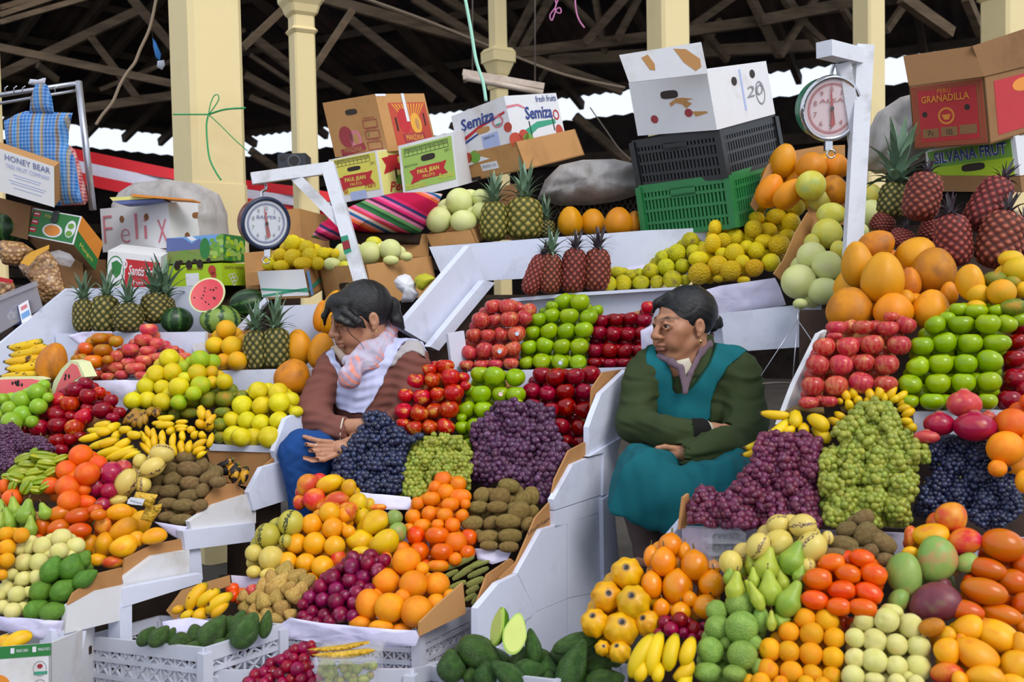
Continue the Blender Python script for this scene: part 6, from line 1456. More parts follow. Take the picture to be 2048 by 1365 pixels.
# bottom left printed carton
root, fL, fR, fT = carton('white and green printed mango carton in bottom left corner', (102, 1287), (102, 1440), (-80, 1300), (190, 1250), 2.45, .35, 'carton white', openb=True)
fL.rect(.0, .0, 1, .16, 'print deep green')
for x, tx in ((.62, 'MANGO CHINO'), (.86, 'MANGO NICO')): fL.rect(x - .06, .03, x - .02, .10, 'print white', lift=.002); fL.text(tx, x + .07, .07, .04, 'print white', .13)
fL.disc(.40, .50, .15, .14, 'print orange'); fL.poly([(.56, .62), (.70, .52), (.82, .56), (.84, .66), (.70, .72)], 'print brown')
for y in (.22, .46):
    fL.ring(.88, y + .1, .075, .10, .006, 'print grey'); fL.disc(.88, y + .07, .03, .03, 'print dark red'); fL.rect(.81, y + .14, .96, y + .18, 'print teal')
pile('mango', 'D1', '130,1035,60,110,70;20,1060,60,70,60;-40,1050,50,60,0', (30, 1282, 2.5), 'mango', ['mango yellow'], 'yellow mango lying in the printed bottom left carton', 'mango', 'mangos in printed carton', 'flat')
# the front row of white crates
root = empty('cardboard_divider', at(880, 1270, 2.72)); tag(root, 'cardboard flap standing in the orange crate', 'cardboard')
pslab('panel', 'R', '838,1274;840,1246;872,1214;926,1166;932,1228', (at(880, 1230, 2.66), side_plane(880, 1230, 2.7, 36)[1]), .006, MATS['carton brown'], root)
G4 = 'white plastic crates in front'
root = empty('cardboard_divider', at(400, 1240, 2.9)); tag(root, 'low cardboard tray side behind the freckled bananas', 'cardboard')
pslab('panel', 'R', '332,1222;362,1182;410,1166;458,1152;460,1172;420,1186;382,1204;350,1242', front_plane(400, 1195, 2.92, 8), .006, MATS['carton brown'], root)
pslab('lining', 'R', '462,1152;535,1158;532,1186;466,1180', front_plane(500, 1170, 2.96, 8), .004, MATS['tissue'], root)
crate('white lattice crate of avocados at the lower left', (410, 1306), (410, 1420), (172, 1281), (562, 1258), 2.46, .18, 'white plastic', 2, 9, True, group=G4, bw=.007)
crate('white lattice crate lined with paper under the big oranges', (836, 1276), (838, 1352), (560, 1262), (940, 1226), 2.66, .3, 'white plastic', 2, 12, True, group=G4, bw=.006)
crate('white lattice crate of red grapes at bottom centre', (822, 1350), (822, 1440), (432, 1352), (905, 1335), 2.36, .3, 'white plastic', 2, 12, True, group=G4, bw=.006)
crate('white lattice crate of large avocados right of the grapes', (1110, 1372), (1112, 1460), (853, 1342), (1240, 1330), 2.28, .25, 'white plastic', 2, 10, True, group=G4, bw=.006)
# print on the cardboard lining of the side panel
pk = (sm[0] - sm[1] * .012, sm[1]); o_ = on(pk, 1052, 1062); Face(o_, on(pk, 1096, 1030) - o_, on(pk, 1054, 1075) - o_, sm[1], MSTALL).text('d Smurfit Kappa', .5, .5, .75, 'print black', 1.0)
# ------------------------------------------------------------------ soft things: sacks, bags, cloth, paper
from mathutils import noise as mnoise
def pillow(name, reg, poly, pl, th, mat, root=None, amp=.01, freq=8, seed=0, rings=7, sub=3, back=True):
    """stuffed or crumpled thing whose outline is poly, bulging th towards the viewer"""
    pts = [Vector(zz(reg, *p)).to_3d() for p in nums(poly)]
    ring = []
    for i, p in enumerate(pts):
        q = pts[(i + 1) % len(pts)]
        for j in range(sub): ring.append(p.lerp(q, j / sub))
    c = sum(ring, Vector()) / len(ring); N = len(ring); v, f = [], []; n = pl[1].normalized()
    def vert(p, s, sgn):
        w = on(pl, p.x, p.y); b = math.sqrt(max(0, 1 - s * s)) * th * sgn
        k = mnoise.noise(w * freq + Vector((seed, seed * 2, 0))) + .5 * mnoise.noise(w * freq * 2.3 + Vector((0, seed, 3)))
        return w + n * (b + k * amp * (1 if s < 1 else .4))
    for sgn in ((1, -1) if back else (1,)):
        o = len(v)
        for r in range(rings):
            s = 1 - r / rings
            for p in ring: v.append(vert(c.lerp(p, s), s, sgn))
        v.append(vert(c, 0, sgn)); e = len(v) - 1
        for r in range(rings - 1):
            for i in range(N):
                a, b = o + r * N + i, o + r * N + (i + 1) % N
                f.append((a, b, b + N, a + N) if sgn > 0 else (a, a + N, b + N, b))
        for i in range(N):
            a, b = o + (rings - 1) * N + i, o + (rings - 1) * N + (i + 1) % N
            f.append((a, b, e) if sgn > 0 else (a, e, b))
    ob = mesh_obj(name, v, f, mat if not isinstance(mat, str) else MATS[mat], smooth=True)
    if root is not None: under(ob, root)
    return ob
def sheet(name, reg, poly, pl, mat, amp=.008, freq=10, seed=0, root=None):
    """thin crumpled paper or cloth"""
    o = pillow(name, reg, poly, pl, .006, mat, root, amp, freq, seed, 6, 4)
    return o

# sacks
for lb, poly, d, th, sd in (('grey woven sack behind the handwritten carton', '222,412;235,385;270,366;330,358;395,368;440,390;455,430;460,500;470,560;400,575;330,560;240,470', 4.98, .14, 1),
                            ('grey plastic sack under the brown tray', '1075,400;1090,360;1120,330;1165,320;1230,318;1280,330;1290,385;1240,402;1190,410;1120,412', 4.62, .16, 2),
                            ('pale grey sack behind the right scale post', '1728,330;1732,270;1755,225;1800,195;1835,185;1850,240;1850,320;1800,345;1750,348', 3.75, .14, 3)):
    o = pillow('sack', 'R', poly, front_plane(*nums(poly)[0], d, 5), th, 'sack', amp=.03, freq=13, seed=sd, rings=10, sub=5); tag(o, lb, 'sack', 'woven sacks')
# striped woven bundle
t = NT('woven stripes'); tc = t.n('ShaderNodeTexCoord'); mp = t.n('ShaderNodeMapping'); mp.inputs['Rotation'].default_value = (0, math.radians(-28), 0); t.l(tc.outputs['Object'], mp.inputs[0])
sx = t.n('ShaderNodeSeparateXYZ'); t.l(mp.outputs[0], sx.inputs[0])
wv = t.math('FRACT', t.math('MULTIPLY', sx.outputs[2], 4.2))
cols = ['b01440', 'b01440', 'b01440', 'd86030', 'd88a88', '2a5a8a', 'c8b8b0', 'c83a48', 'd8608a', '2f6a3c', '24502e', '5f9054', 'c87a98', '5a1c40', 'd02a68', 'd85a8a', '33335f', 'c02454', 'b01440', 'b01440']
c_ = t.ramp(wv, [(i / len(cols), c) for i, c in enumerate(cols)], False)
t.bump(t.noise(t.coords((1, 1, 1), False), 160, 2), .4, .002); t.done(c_, .85, .15)
root = empty('woven_bundle', at(745, 440, 4.4)); tag(root, 'striped pink Andean woven cloth covering a bundle', 'cloth')
pillow('cloth', 'R', '622,475;640,448;690,418;735,398;790,386;850,384;885,388;872,420;850,455;838,468;790,466;740,466;700,460;690,478;650,482', front_plane(745, 440, 4.42, 5), .10, 'woven stripes', root, .02, 7, 4, 10, 5)
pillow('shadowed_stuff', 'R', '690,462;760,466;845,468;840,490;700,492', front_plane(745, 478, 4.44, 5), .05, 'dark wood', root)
# red and white banner behind the columns
root = empty('banner', at(400, 360, 8.0)); tag(root, 'red and white striped flag banner behind the columns', 'flag')
P0 = front_plane(400, 360, 8.0, -4)
flat('flag red', 'd8202c'); flat('flag white', 'd9d5e6')
for nm, y0, m in (('red_stripe', 0, 'flag red'), ('white_stripe', 1, 'flag white'), ('red_stripe', 2, 'flag red')):
    xs = [120, 200, 280, 350, 430, 500, 590, 660]; top = [292, 308, 324, 338, 352, 362, 372, 384]; h = [22, 23, 23, 22, 18, 18, 20, 20]
    poly = ';'.join('%g,%g' % (x, t_ + hh * y0) for x, t_, hh in zip(xs, top, h)) + ';' + ';'.join('%g,%g' % (x, t_ + hh * (y0 + 1)) for x, t_, hh in list(zip(xs, top, h))[::-1])
    pts = nums(poly); n = len(xs); vv, ffs = [], []
    for i in range(n * 2):
        x, y = pts[i]; vv.append(on(P0, x, y) + P0[1] * .03 * math.sin(i * 1.7)); 
    vv += [p - P0[1] * .004 for p in vv]
    for i in range(n - 1):
        a, b, c, e = i, i + 1, 2 * n - 2 - i, 2 * n - 1 - i
        ffs += [(a, e, c, b), (a + 2 * n, b + 2 * n, c + 2 * n, e + 2 * n)]
    under(mesh_obj(nm, vv, ffs, MATS[m], smooth=True), root)
# checked shopping bags on the pipe frame
t = NT('blue check'); v = t.coords((1, 1, 1), False); sx = t.n('ShaderNodeSeparateXYZ'); t.l(v, sx.inputs[0])
fx = t.math('FRACT', t.math('MULTIPLY', sx.outputs[0], 60.0)); fz = t.math('FRACT', t.math('MULTIPLY', sx.outputs[2], 60.0))
ck = t.math('ADD', t.math('GREATER_THAN', fx, .5), t.math('GREATER_THAN', fz, .5))
band = t.math('FRACT', t.math('MULTIPLY', sx.outputs[0], 9.0))
base = t.ramp(band, [(0, '1f62a8'), (.36, '6f5440'), (.5, '2a70b4'), (.74, '8a7450'), (.86, '1f5aa0')], False)
t.done(t.mix(t.math('MULTIPLY', ck, .2), base, 'a9c4dc'), .75, .2)
t = NT('red check'); v = t.coords((1, 1, 1), False); sx = t.n('ShaderNodeSeparateXYZ'); t.l(v, sx.inputs[0])
ck = t.math('ADD', t.math('GREATER_THAN', t.math('FRACT', t.math('MULTIPLY', sx.outputs[0], 60.0)), .5), t.math('GREATER_THAN', t.math('FRACT', t.math('MULTIPLY', sx.outputs[2], 60.0)), .5))
t.done(t.mix(t.math('MULTIPLY', ck, .4), 'a8404a', 'd8b0a8'), .75, .2)
root = empty('shopping_bag', at(90, 380, 4.62)); tag(root, 'blue checked shopping bag hanging from the pipe frame', 'bag', 'checked bags')
P0 = front_plane(80, 300, 4.62, 0)
pillow('body', 'R', '7,242;34,228;52,222;92,224;146,226;138,258;136,288;150,318;158,372;165,405;112,412;60,340;14,300', P0, .05, 'blue check', root, .012, 9, 1, 8, 4)
pillow('neck', 'R', '58,226;62,196;72,168;84,162;96,172;104,196;108,226', (P0[0] + P0[1] * .01, P0[1]), .03, 'blue check', root, .006, 12, 2)
pillow('knot', 'R', '56,168;60,158;78,160;92,156;90,168;74,172', (P0[0] + P0[1] * .02, P0[1]), .015, 'white plastic', root, .004, 20, 2)
root = empty('shopping_bag', at(150, 400, 4.7)); tag(root, 'red checked shopping bag peeping out behind the blue one', 'bag', 'checked bags')
pillow('body', 'R', '138,290;150,300;160,330;176,402;170,410;120,412;130,340', front_plane(150, 350, 4.72, 0), .04, 'red check', root, .01, 9, 3)
# silver pipe frame with wire hooks
t = NT('silver pipe'); t.done('b9bac4', .3, .5); t.b.inputs['Metallic'].default_value = .8
root = empty('pipe_frame', at(180, 415, 4.75)); tag(root, 'silver pipe frame the checked bags hang from', 'frame')
tube('pipe', [at(-30, 195, 4.7), at(158, 166, 4.75)], .011, MATS['silver pipe'], root, 10); tube('pipe', [at(-30, 212, 4.72), at(158, 180, 4.77)], .007, MATS['silver pipe'], root, 8)
tube('pipe', [at(157, 163, 4.75), at(186, 420, 4.72)], .016, MATS['silver pipe'], root, 10)
for x in (10, 28, 45, 110): tube('hook', [at(x, 186, 4.68), at(x, 176, 4.68), at(x + 6, 172, 4.68)], .0025, MATS['silver pipe'], root, 5)
# ribbon on the column, cables, strings
flat('ribbon green', '2f9a5a'); flat('string pale green', 'a8e0c8'); flat('string pink', 'c87aa8'); flat('cable', '8f7c68'); flat('wire', '6a5f58')
root = empty('ribbon', at(418, 230, 5.15)); tag(root, 'green ribbon tied round the large column', 'ribbon')
rb = lambda pts, d, r: tube('ribbon_strand', smooth_path([at(x, y, d) for x, y in pts], 5), r, MATS['ribbon green'], root, 6)
rb([(346, 229), (380, 229), (417, 229)], 5.16, .004); rb([(417, 229), (450, 219), (491, 216)], 5.12, .005); rb([(417, 229), (440, 250), (470, 280), (495, 302)], 5.1, .003)
rb([(417, 229), (413, 250), (415, 290), (420, 320), (432, 345), (442, 360)], 5.08, .005); rb([(417, 229), (421, 208), (428, 192), (436, 190), (437, 200), (428, 215), (418, 228)], 5.08, .003)
for lb, pts, d, r, m in (('thick brown cable drooping beside the large column', '313,-5;300,55;280,100;270,125;255,145;240,170;225,205;205,230;192,250', 5.6, .009, 'cable'),
                         ('pale green strings hanging above the printed box', '930,-5;942,60;952,120;966,165;972,202', 4.6, .008, 'string pale green'),
                         ('thin overhead wire crossing to the right', '725,-5;850,40;1010,105;1130,150;1250,176', 10.0, .014, 'cable'),
                         ('pink string with loops hanging from the roof', '1109,-5;1112,12;1100,30;1104,41;1112,20;1120,16;1122,25;1116,26;1110,18;1118,-5', 6.0, .004, 'string pink'),
                         ('loose pink string end hanging from the roof', '1150,-5;1152,20;1158,40;1169,56', 6.0, .005, 'string pink'),
                         ('thin wire across the dark hall below daylight', '1180,215;1215,265;1240,300;1268,325', 9.0, .006, 'wire')):
    o = tube('hanging_string' if 'string' in lb else 'cable', smooth_path([at(*p, d) for p in nums(pts)], 5), r, MATS[m], None, 6); tag(o, lb, 'string' if 'string' in lb else 'cable')
root = empty('hanging_bottle', at(317, 110, 6)); tag(root, 'blue plastic wrapped bottle hanging beside the large column', 'bottle')
flat('bottle blue', '2f7ac0'); pillow('body', 'R', '305,75;312,85;322,108;320,122;312,115;307,95', front_plane(315, 100, 6, 0), .02, 'bottle blue', root, .006, 14); pillow('tail', 'R', '315,122;328,120;330,130;324,140;314,134', front_plane(320, 130, 6, 0), .015, 'white plastic', root, .006, 14)
tube('thread', [at(300, 40, 5.6), at(306, 76, 6)], .002, MATS['wire'], root, 5)
root = empty('light_fixture', at(1005, 165, 7.5)); tag(root, 'dusty fluorescent light fixture in front of the capital', 'lamp')
worn('fixture', 'cdbcae', 'a89484', 6, .5, .6)
bar('housing', at(926, 147, 7.5), at(1088, 175, 7.5), .10, .045, MATS['fixture'], root); tube('tube', [at(932, 156, 7.42), at(1086, 186, 7.42)], .022, MATS['fixture'], root, 8); [tube('hanger', [at(x, y, 7.5), at(x, -320, 7.5)], .006, MATS['wire'], root, 5) for x, y in ((945, 146), (1070, 170))]
box_mesh('end_cap', at(926, 140, 7.45), RIGHT * .025, -UP * .07, FWD * .1, MATS['fixture'], root)
# loudspeaker
root = empty('loudspeaker', at(583, 335, 7.4)); tag(root, 'small dark loudspeaker fixed to the slim column', 'speaker'); plastic('speaker grey', '33363f', .6)
box_mesh('cabinet', at(555, 308, 7.3), at(611, 306, 7.3) - at(555, 308, 7.3), at(556, 338, 7.3) - at(555, 308, 7.3), FWD * .2, MATS['speaker grey'], root)
fs = Face(at(555, 308, 7.3), at(611, 306, 7.3) - at(555, 308, 7.3), at(556, 338, 7.3) - at(555, 308, 7.3), -FWD, root); fs.disc(.58, .5, .2, .36, 'print black', 'woofer', .003); fs.disc(.18, .3, .1, .18, 'print black', 'tweeter', .003); fs.ring(.58, .5, .22, .4, .03, 'print grey')

# ------------------------------------------------------------------ hanging scales on white timber arms
t = NT('dial face'); t.done('d3dae4', .25, .5, .6); t = NT('dial pink'); t.done('dcc4c8', .25, .5, .6)  # pink tint of a red reflection put into the right dial's colour
t = NT('chrome'); t.done('c8c8cc', .12, .5); t.b.inputs['Metallic'].default_value = 1.0
t = NT('scale cover'); t.done('ffffff', .06, .5); t.b.inputs['Alpha'].default_value = .12
flat('dial rim dark', '2c3550', .3); flat('scale red', 'b3282c', .3); flat('scale green', '1f8a6a', .3)
plastic('scale body red', '7a3a30', .35); plastic('scale body green', '1f7a5a', .35)
def scale(label, cx, cy, r, d, yaw, bodym, rimm, facem, brand, needle, hookpts, red):
    P = at(cx, cy, d); root = empty('hanging_scale', P); tag(root, label, 'scale', 'hanging market scales')
    M = facing(P, 0, yaw, 4); R_ = r / FPX * d
    def ringm(nm, prof, mat, n=40):
        v, f = [], []; k = len(prof)
        for i in range(n):
            a = 2 * math.pi * i / n
            for q, z in prof: v.append(M @ Vector((q * R_ * math.cos(a), q * R_ * math.sin(a), z * R_)))
        for i in range(n):
            for j in range(k - 1):
                a, b = i * k + j, ((i + 1) % n) * k + j; f.append((a, b, b + 1, a + 1))
        return under(mesh_obj(nm, v, f, mat, smooth=True), root)
    ringm('body', [(.0, -.75), (.8, -.75), (.96, -.6), (1.0, -.1), (.98, 0)], MATS[bodym]); ringm('bezel', [(1.01, -.1), (1.06, -.02), (1.03, .08), (.93, .08), (.90, .02)], MATS[rimm]); ringm('dial', [(0, .0), (.92, .0)], MATS[facem])
    n = (M.to_3x3() @ Vector((0, 0, 1))); ux, uy = M.to_3x3() @ Vector((1, 0, 0)), M.to_3x3() @ Vector((0, 1, 0))
    F = Face(P - ux * R_ + uy * R_, ux * 2 * R_, -uy * 2 * R_, n, root)
    F.ring(.5, .5, .40, .40, .012, red); F.ring(.5, .5, .37, .37, .006, red)
    v, f = [], []
    for i in range(100):
        a = 2 * math.pi * i / 100; l = .05 if i % 10 == 0 else .03; w = .004
        for q in (.40, .40 - l):
            for s in (-1, 1): v.append(F.p(.5 + q * math.sin(a) + s * w * math.cos(a), .5 - q * math.cos(a) + s * w * math.sin(a), .002))
        k = i * 4; f.append((k, k + 1, k + 3, k + 2))
    o = under(mesh_obj('tick_marks', v, f, MATS[red]), root); o['kind'] = 'stuff'
    for i in range(10):
        a = 2 * math.pi * i / 10; F.text(str(i), .5 + .29 * math.sin(a), .5 - .29 * math.cos(a), .085, 'print grey' if red != 'scale red' else 'print dark red')
    F.text(brand, .5, .38, .065, 'print blue' if red != 'scale red' else 'print dark red', .42); F.rect(.485, .28, .515, .33, 'scale red')
    a = math.radians(needle); c, s = math.sin(a), -math.cos(a)
    F.poly([(.5 + .38 * c, .5 + .38 * s), (.5 - .02 * s, .5 + .02 * c), (.5 - .26 * c - .03 * -s, .5 - .26 * s + .03 * -c), (.5 - .30 * c, .5 - .30 * s), (.5 - .26 * c + .05 * -s, .5 - .26 * s - .05 * -c), (.5 + .02 * s, .5 - .02 * c)], 'scale red', 'needle', .006)
    F.disc(.5, .5, .035, .035, 'chrome', 'hub', .009)
    ringm('cover', [(0, .07), (.9, .06)], MATS['scale cover'])
    top = P + UP * R_ * 1.02; bot = P - UP * R_ * 1.02
    tube('hook', smooth_path([at(x, y, d) for x, y in hookpts], 4), .006, MATS['chrome'], root, 7)
    box_mesh('lug', bot - RIGHT * .012 - UP * .03 + FWD * .02, RIGHT * .024, UP * .03, FWD * .02, MATS['chrome'], root)
    ring = [bot - UP * .045 + (RIGHT * math.cos(q) + UP * math.sin(q)) * .014 for q in [i * .6 for i in range(11)]]
    tube('ring', ring, .003, MATS['chrome'], root, 6)
scale('round white dial scale with red-brown body hanging from left arm', 532, 447, 50, 3.95, 24, 'scale body red', 'dial rim dark', 'dial face', 'BALPER', -10, [(517, 368), (530, 368), (532, 378), (524, 384), (523, 396)], 'print blue')
scale('round dial scale with green body hanging from right arm', 1662, 217, 62, 3.28, 26, 'scale body green', 'chrome', 'dial pink', 'ALSA', -4, [(1668, 130), (1664, 142), (1662, 155)], 'scale red')
worn('post paint', 'd9dbe4', 'a09c98', 9, .62, .5)
for lb, bars in (('white timber arm carrying the left scale', [((656, 330, 3.98), (730, 592, 3.92), .052, .052), ((503, 358, 3.9), (668, 335, 3.99), .05, .045), ((587, 350, 3.95), (692, 456, 3.96), .04, .04)]),
                 ('white timber arm carrying the right scale', [((1728, 92, 3.3), (1700, 600, 3.28), .055, .04), ((1648, 98, 3.16), (1730, 118, 3.34), .055, .05), ((1686, 125, 3.26), (1712, 290, 3.33), .04, .035)])):
    root = empty('scale_bracket', at(*bars[0][1])); tag(root, lb, 'bracket', 'timber scale brackets')
    for nm, (a, b, w, h) in zip(('post', 'beam', 'brace'), bars): bar(nm, at(*a), at(*b), w, h, MATS['post paint'], root, FWD if nm != 'beam' else Vector((0, 0, 1)))
    if 'left' in lb:
        P0 = front_plane(690, 490, 3.885, 18); pslab('sticker', 'R', '681,474;695,470;703,504;689,510', P0, .001, MATS['print teal'], root); pslab('sticker_print', 'R', '684,484;697,480;701,496;687,500', (P0[0] + P0[1] * .002, P0[1]), .001, MATS['print dark red'], root)
root = empty('scale_chain', at(1600, 700, 3.0)); tag(root, 'thin chains of a hanging scale pan beside the woman in teal', 'chain'); 
for a, b in (((1596, 612), (1595, 640)), ((1595, 640), (1522, 752)), ((1595, 640), (1585, 765)), ((1595, 640), (1650, 720))):
    tube('chain', [at(*a, 2.95), at(*b, 2.9)], .0013, MATS['silver pipe'], root, 5)
tube('pan_rim', smooth_path([at(x, y, 2.9) for x, y in ((1525, 768), (1560, 766), (1600, 768))], 4), .003, MATS['wire'], root, 6)

# ------------------------------------------------------------------ papers, plastic bags, snacks
for lb, poly, pl, sd in (('crumpled tissue paper hanging from passion fruit shelf', '1375,590;1440,572;1550,556;1560,575;1572,610;1500,630;1420,642;1395,640', front_plane(1470, 600, 3.84, 8), 1),
                         ('tissue paper over the edge above the persimmons', '135,672;165,664;225,663;222,680;180,690;160,692', front_plane(180, 675, 3.98, 5), 2),
                         ('crumpled lilac paper hanging over the orange crate', '560,1250;580,1236;640,1246;740,1256;832,1262;838,1275;832,1292;780,1296;700,1292;620,1285;568,1275', front_plane(700, 1265, 2.62, 10), 3),
                         ('crumpled paper below the freckled bananas', '325,1245;380,1235;430,1245;415,1265;370,1272;330,1268', plane(370, 1255, 2.66, 40), 4),
                         ('lilac paper under the round green avocados', '-20,1232;60,1238;128,1242;120,1270;105,1284;60,1276;30,1268;-20,1258', front_plane(60, 1250, 2.64, 8), 5),
                         ('lilac paper sheet hanging below left kiwis', '308,1044;375,1054;366,1070;362,1082;330,1062', front_plane(340, 1060, 3.06, 8), 6),
                         ('tissue lining behind the left dark red apples', '182,762;250,760;300,764;255,820;235,845;205,800', front_plane(240, 790, 3.66, 8), 7),
                         ('white paper sheet right of the back shelf apples', '1281,662;1310,648;1318,690;1300,735;1285,735', front_plane(1297, 690, 3.62, 8), 8),
                         ('lilac paper behind the tangerines', '720,985;820,995;830,1020;740,1020;715,1000', plane(770, 1005, 3.16, 55), 9),
                         ('lilac paper beside green seed pods', '950,1098;1025,1102;1015,1120;985,1130;955,1120', plane(990, 1110, 2.98, 50), 10)):
    o = sheet('paper_sheet', 'R', poly, pl, 'tissue', .012, 14, sd); tag(o, lb, 'paper', 'sheets of tissue paper')
t = NT('clear film'); t.done('e8e8ee', .15, .5); t.b.inputs['Alpha'].default_value = .25
plastic('bag white', 'e4e4ec', .4)
o = pillow('plastic_bag', 'B2', '1120,910;1150,870;1210,850;1250,865;1270,900;1295,920;1290,970;1320,1010;1270,1070;1180,1075;1200,1010;1140,960', front_plane(812, 575, 3.98, 0), .05, 'bag white', None, .018, 16, 2, 8, 4); tag(o, 'crumpled white plastic bag on the melon carton', 'bag')
plastic('net yellow', 'b8b41c', .7)
o = pillow('net_bag', 'B2', '1280,890;1310,860;1370,845;1420,865;1445,885;1400,930;1345,985;1300,960', front_plane(850, 565, 3.96, 0), .04, 'net yellow', None, .012, 18, 3, 8, 4); tag(o, 'small yellow net bag beside the white plastic bag', 'bag')
t = NT('puffed corn'); v = t.coords((1, 1, 1), False); vo = t.n('ShaderNodeTexVoronoi'); vo.inputs['Scale'].default_value = 60; t.l(v, vo.inputs['Vector'])
c_ = t.mix(t.ramp(vo.outputs['Distance'], [(.2, 0.0), (.6, 1.0)]), 'c49a64', '8a6038'); c_ = t.mix(t.ramp(t.noise(v, 22, 1), [(.70, 0.0), (.73, 1.0)]), c_, '3a2a30'); t.bump(vo.outputs['Distance'], .8, .01); t.done(c_, .35, .5, .5)
for lb, poly, d, sd, th in (('big clear bag of puffed corn leaning at left', '38,530;52,508;95,498;112,520;125,560;132,590;112,606;90,612;70,570;50,550', 4.32, 1, .06), ('second bag of puffed corn above the plastic bin', '-10,500;5,480;45,485;68,500;55,520;40,534;10,530', 4.36, 2, .05), ('bag of puffed corn inside the plastic bin', '-10,560;20,558;30,575;20,600;-10,612', 4.2, 3, .04)):
    root = empty('snack_bag', at(*nums(poly)[0], d)); tag(root, lb, 'snack bag', 'bags of puffed corn'); pillow('bag', 'R', poly, front_plane(*nums(poly)[0], d, 5), th, 'puffed corn', root, .012, 14, sd, 8, 4)
    if sd == 1: pslab('label_strip', 'R', '40,526;60,505;98,490;98,498;75,512;58,532', front_plane(60, 520, 4.22, 5), .002, MATS['print gold'], root)
    if sd == 3: pslab('label_strip', 'R', '-8,553;26,560;24,568;-8,562', front_plane(10, 560, 4.14, 5), .002, MATS['print red'], root)
o = pillow('plastic_bag', 'R', '98,505;118,500;140,508;150,520;140,535;120,530;105,520', front_plane(120, 515, 4.34, 5), .03, 'clear film', None, .012, 20, 6); tag(o, 'crumpled clear plastic bag beside puffed corn', 'bag')
t = NT('bin plastic'); t.done('b4b0b8', .3, .5); t.b.inputs['Alpha'].default_value = .42
root = empty('plastic_bin', at(40, 640, 4.1)); tag(root, 'translucent grey plastic bin at the left edge', 'bin')
pslab('front_wall', 'R', '-40,612;70,566;84,615;20,655;-40,690', front_plane(20, 620, 4.08, 10), .006, MATS['bin plastic'], root); pslab('rim', 'R', '-40,606;70,562;74,572;-40,618', front_plane(20, 600, 4.07, 10), .012, MATS['bin plastic'], root)
root, fL, fR, fT = carton('small blue and white packet on the plastic bin', (36, 612), (44, 648), (7, 623), (56, 600), 4.03, .02, 'print blue', name='packet', cat='packet')
fL.poly([(.1, .2), (.3, .3), (.5, .1), (.7, .3), (.9, .2), (.8, .6), (.2, .6)], 'print white'); fL.text('REY', .5, .42, .26, 'print red', .6, bold=.03); fL.rect(.15, .7, .8, .76, 'print yellow'); fL.rect(.15, .8, .8, .86, 'print yellow'); fR.rect(0, 0, 1, 1, 'print white', lift=.001); fR.rect(.2, .15, .8, .35, 'print pink', lift=.002); fR.rect(.1, .5, .9, .8, 'print sky', lift=.002)
# coloured folders on the handwritten carton
for lb, poly, m in (('blue plastic folder on the handwritten carton', '224,402;325,398;330,402;240,409', 'print mountain'), ('yellow card on the handwritten carton', '219,395;262,393;310,397;225,402', 'print pale yellow'), ('orange ruler lying on top of the folders', '262,388;385,399;386,402;264,393', 'print orange')):
    P0 = front_plane(300, 400, 4.6, 0); o = pslab('folder', 'R', poly, (P0[0] - FWD * (.02 if 'orange' in lb else 0), P0[1]), .12, MATS[m]); tag(o, lb, 'folder')
# yellow kernel packets and clear boxes
fruit('kernels', 'c89a1c', 'd8b040', 40, rough=.5, bump=(60, .6), vary=0)
for lb, poly, d in (('upper yellow kernel packet on the clear box', '612,1300;640,1297;700,1290;738,1283;740,1287;700,1300;640,1304', 2.36), ('lower yellow kernel packet on the clear box', '622,1310;660,1306;740,1298;752,1301;745,1306;700,1318;640,1318', 2.34), ('long yellow packet beside the left kiwis', '262,1010;272,984;316,990;310,1004;300,1020;290,1012', 2.9), ('second yellow packet under the labelled one', '280,1040;292,1014;324,1008;322,1022;304,1046', 2.92)):
    o = pillow('packet', 'R', poly, front_plane(*nums(poly)[0], d, 5), .012, 'kernels', None, .003, 30, 1); tag(o, lb, 'packet', 'packets of yellow kernels')
P0 = front_plane(280, 1000, 2.86, 5); o = pslab('packet_label', 'R', '256,1000;262,995;290,999;284,1012;254,1008', P0, .001, MATS['print white']); tag(o, 'white printed label on the packet beside left kiwis', 'label')
fk = Face(on(P0, 258, 998), on(P0, 288, 1001) - on(P0, 258, 998), on(P0, 255, 1008) - on(P0, 258, 998), P0[1], o); 
me_ = text_mesh('PEPA DE AGUAJE', 'print blue'); to = bpy.data.objects.new('lettering', me_); COL.objects.link(to); to.parent = o
kx = fk.u.length * .9 / me_['w']; Mx = Matrix((fk.u.normalized(), -fk.v.normalized(), fk.n)).transposed().to_4x4() @ Matrix.Diagonal((kx, kx * 1.4, kx, 1)); Mx.translation = fk.p(.5, .5, .002); to.matrix_local = Mx
t = NT('clamshell'); t.done('dfe2ea', .08, .5); t.b.inputs['Alpha'].default_value = .13
root = empty('clear_box', at(690, 1345, 2.35)); tag(root, 'clear lidded box of small mixed grapes at the bottom', 'box')
box_mesh('shell', at(632, 1325, 2.3), at(750, 1322, 2.3) - at(632, 1325, 2.3), FWD * .14, -UP * .075, MATS['clamshell'], root)
box_mesh('lid_rim', at(622, 1326, 2.28), at(755, 1322, 2.28) - at(622, 1326, 2.28), FWD * .16, -UP * .006, MATS['clamshell'], root)
random.seed(11)
rows_ = []
for i in range(46):
    rows_.append('%g,%g,%g' % (random.uniform(545, 960), 1228 + (i % 4) * 40 + random.uniform(-10, 10), random.uniform(28, 36)))
pile('small_grape', 'D2', ';'.join(rows_), (690, 1345, 2.4, 80), 'ball', ['olive grape'], 'small green-red grape in clear lidded box', 'grape', 'small grapes in clear box')
root = empty('clear_box', at(1460, 1110, 2.36)); tag(root, 'clear box of dark berries before the red grapes', 'box')
for i, y in enumerate((1068, 1092, 1116)):
    box_mesh('shell', at(1418, y, 2.34), at(1492, y, 2.34) - at(1418, y, 2.34), FWD * .1, -UP * .024, MATS['clamshell'], root)
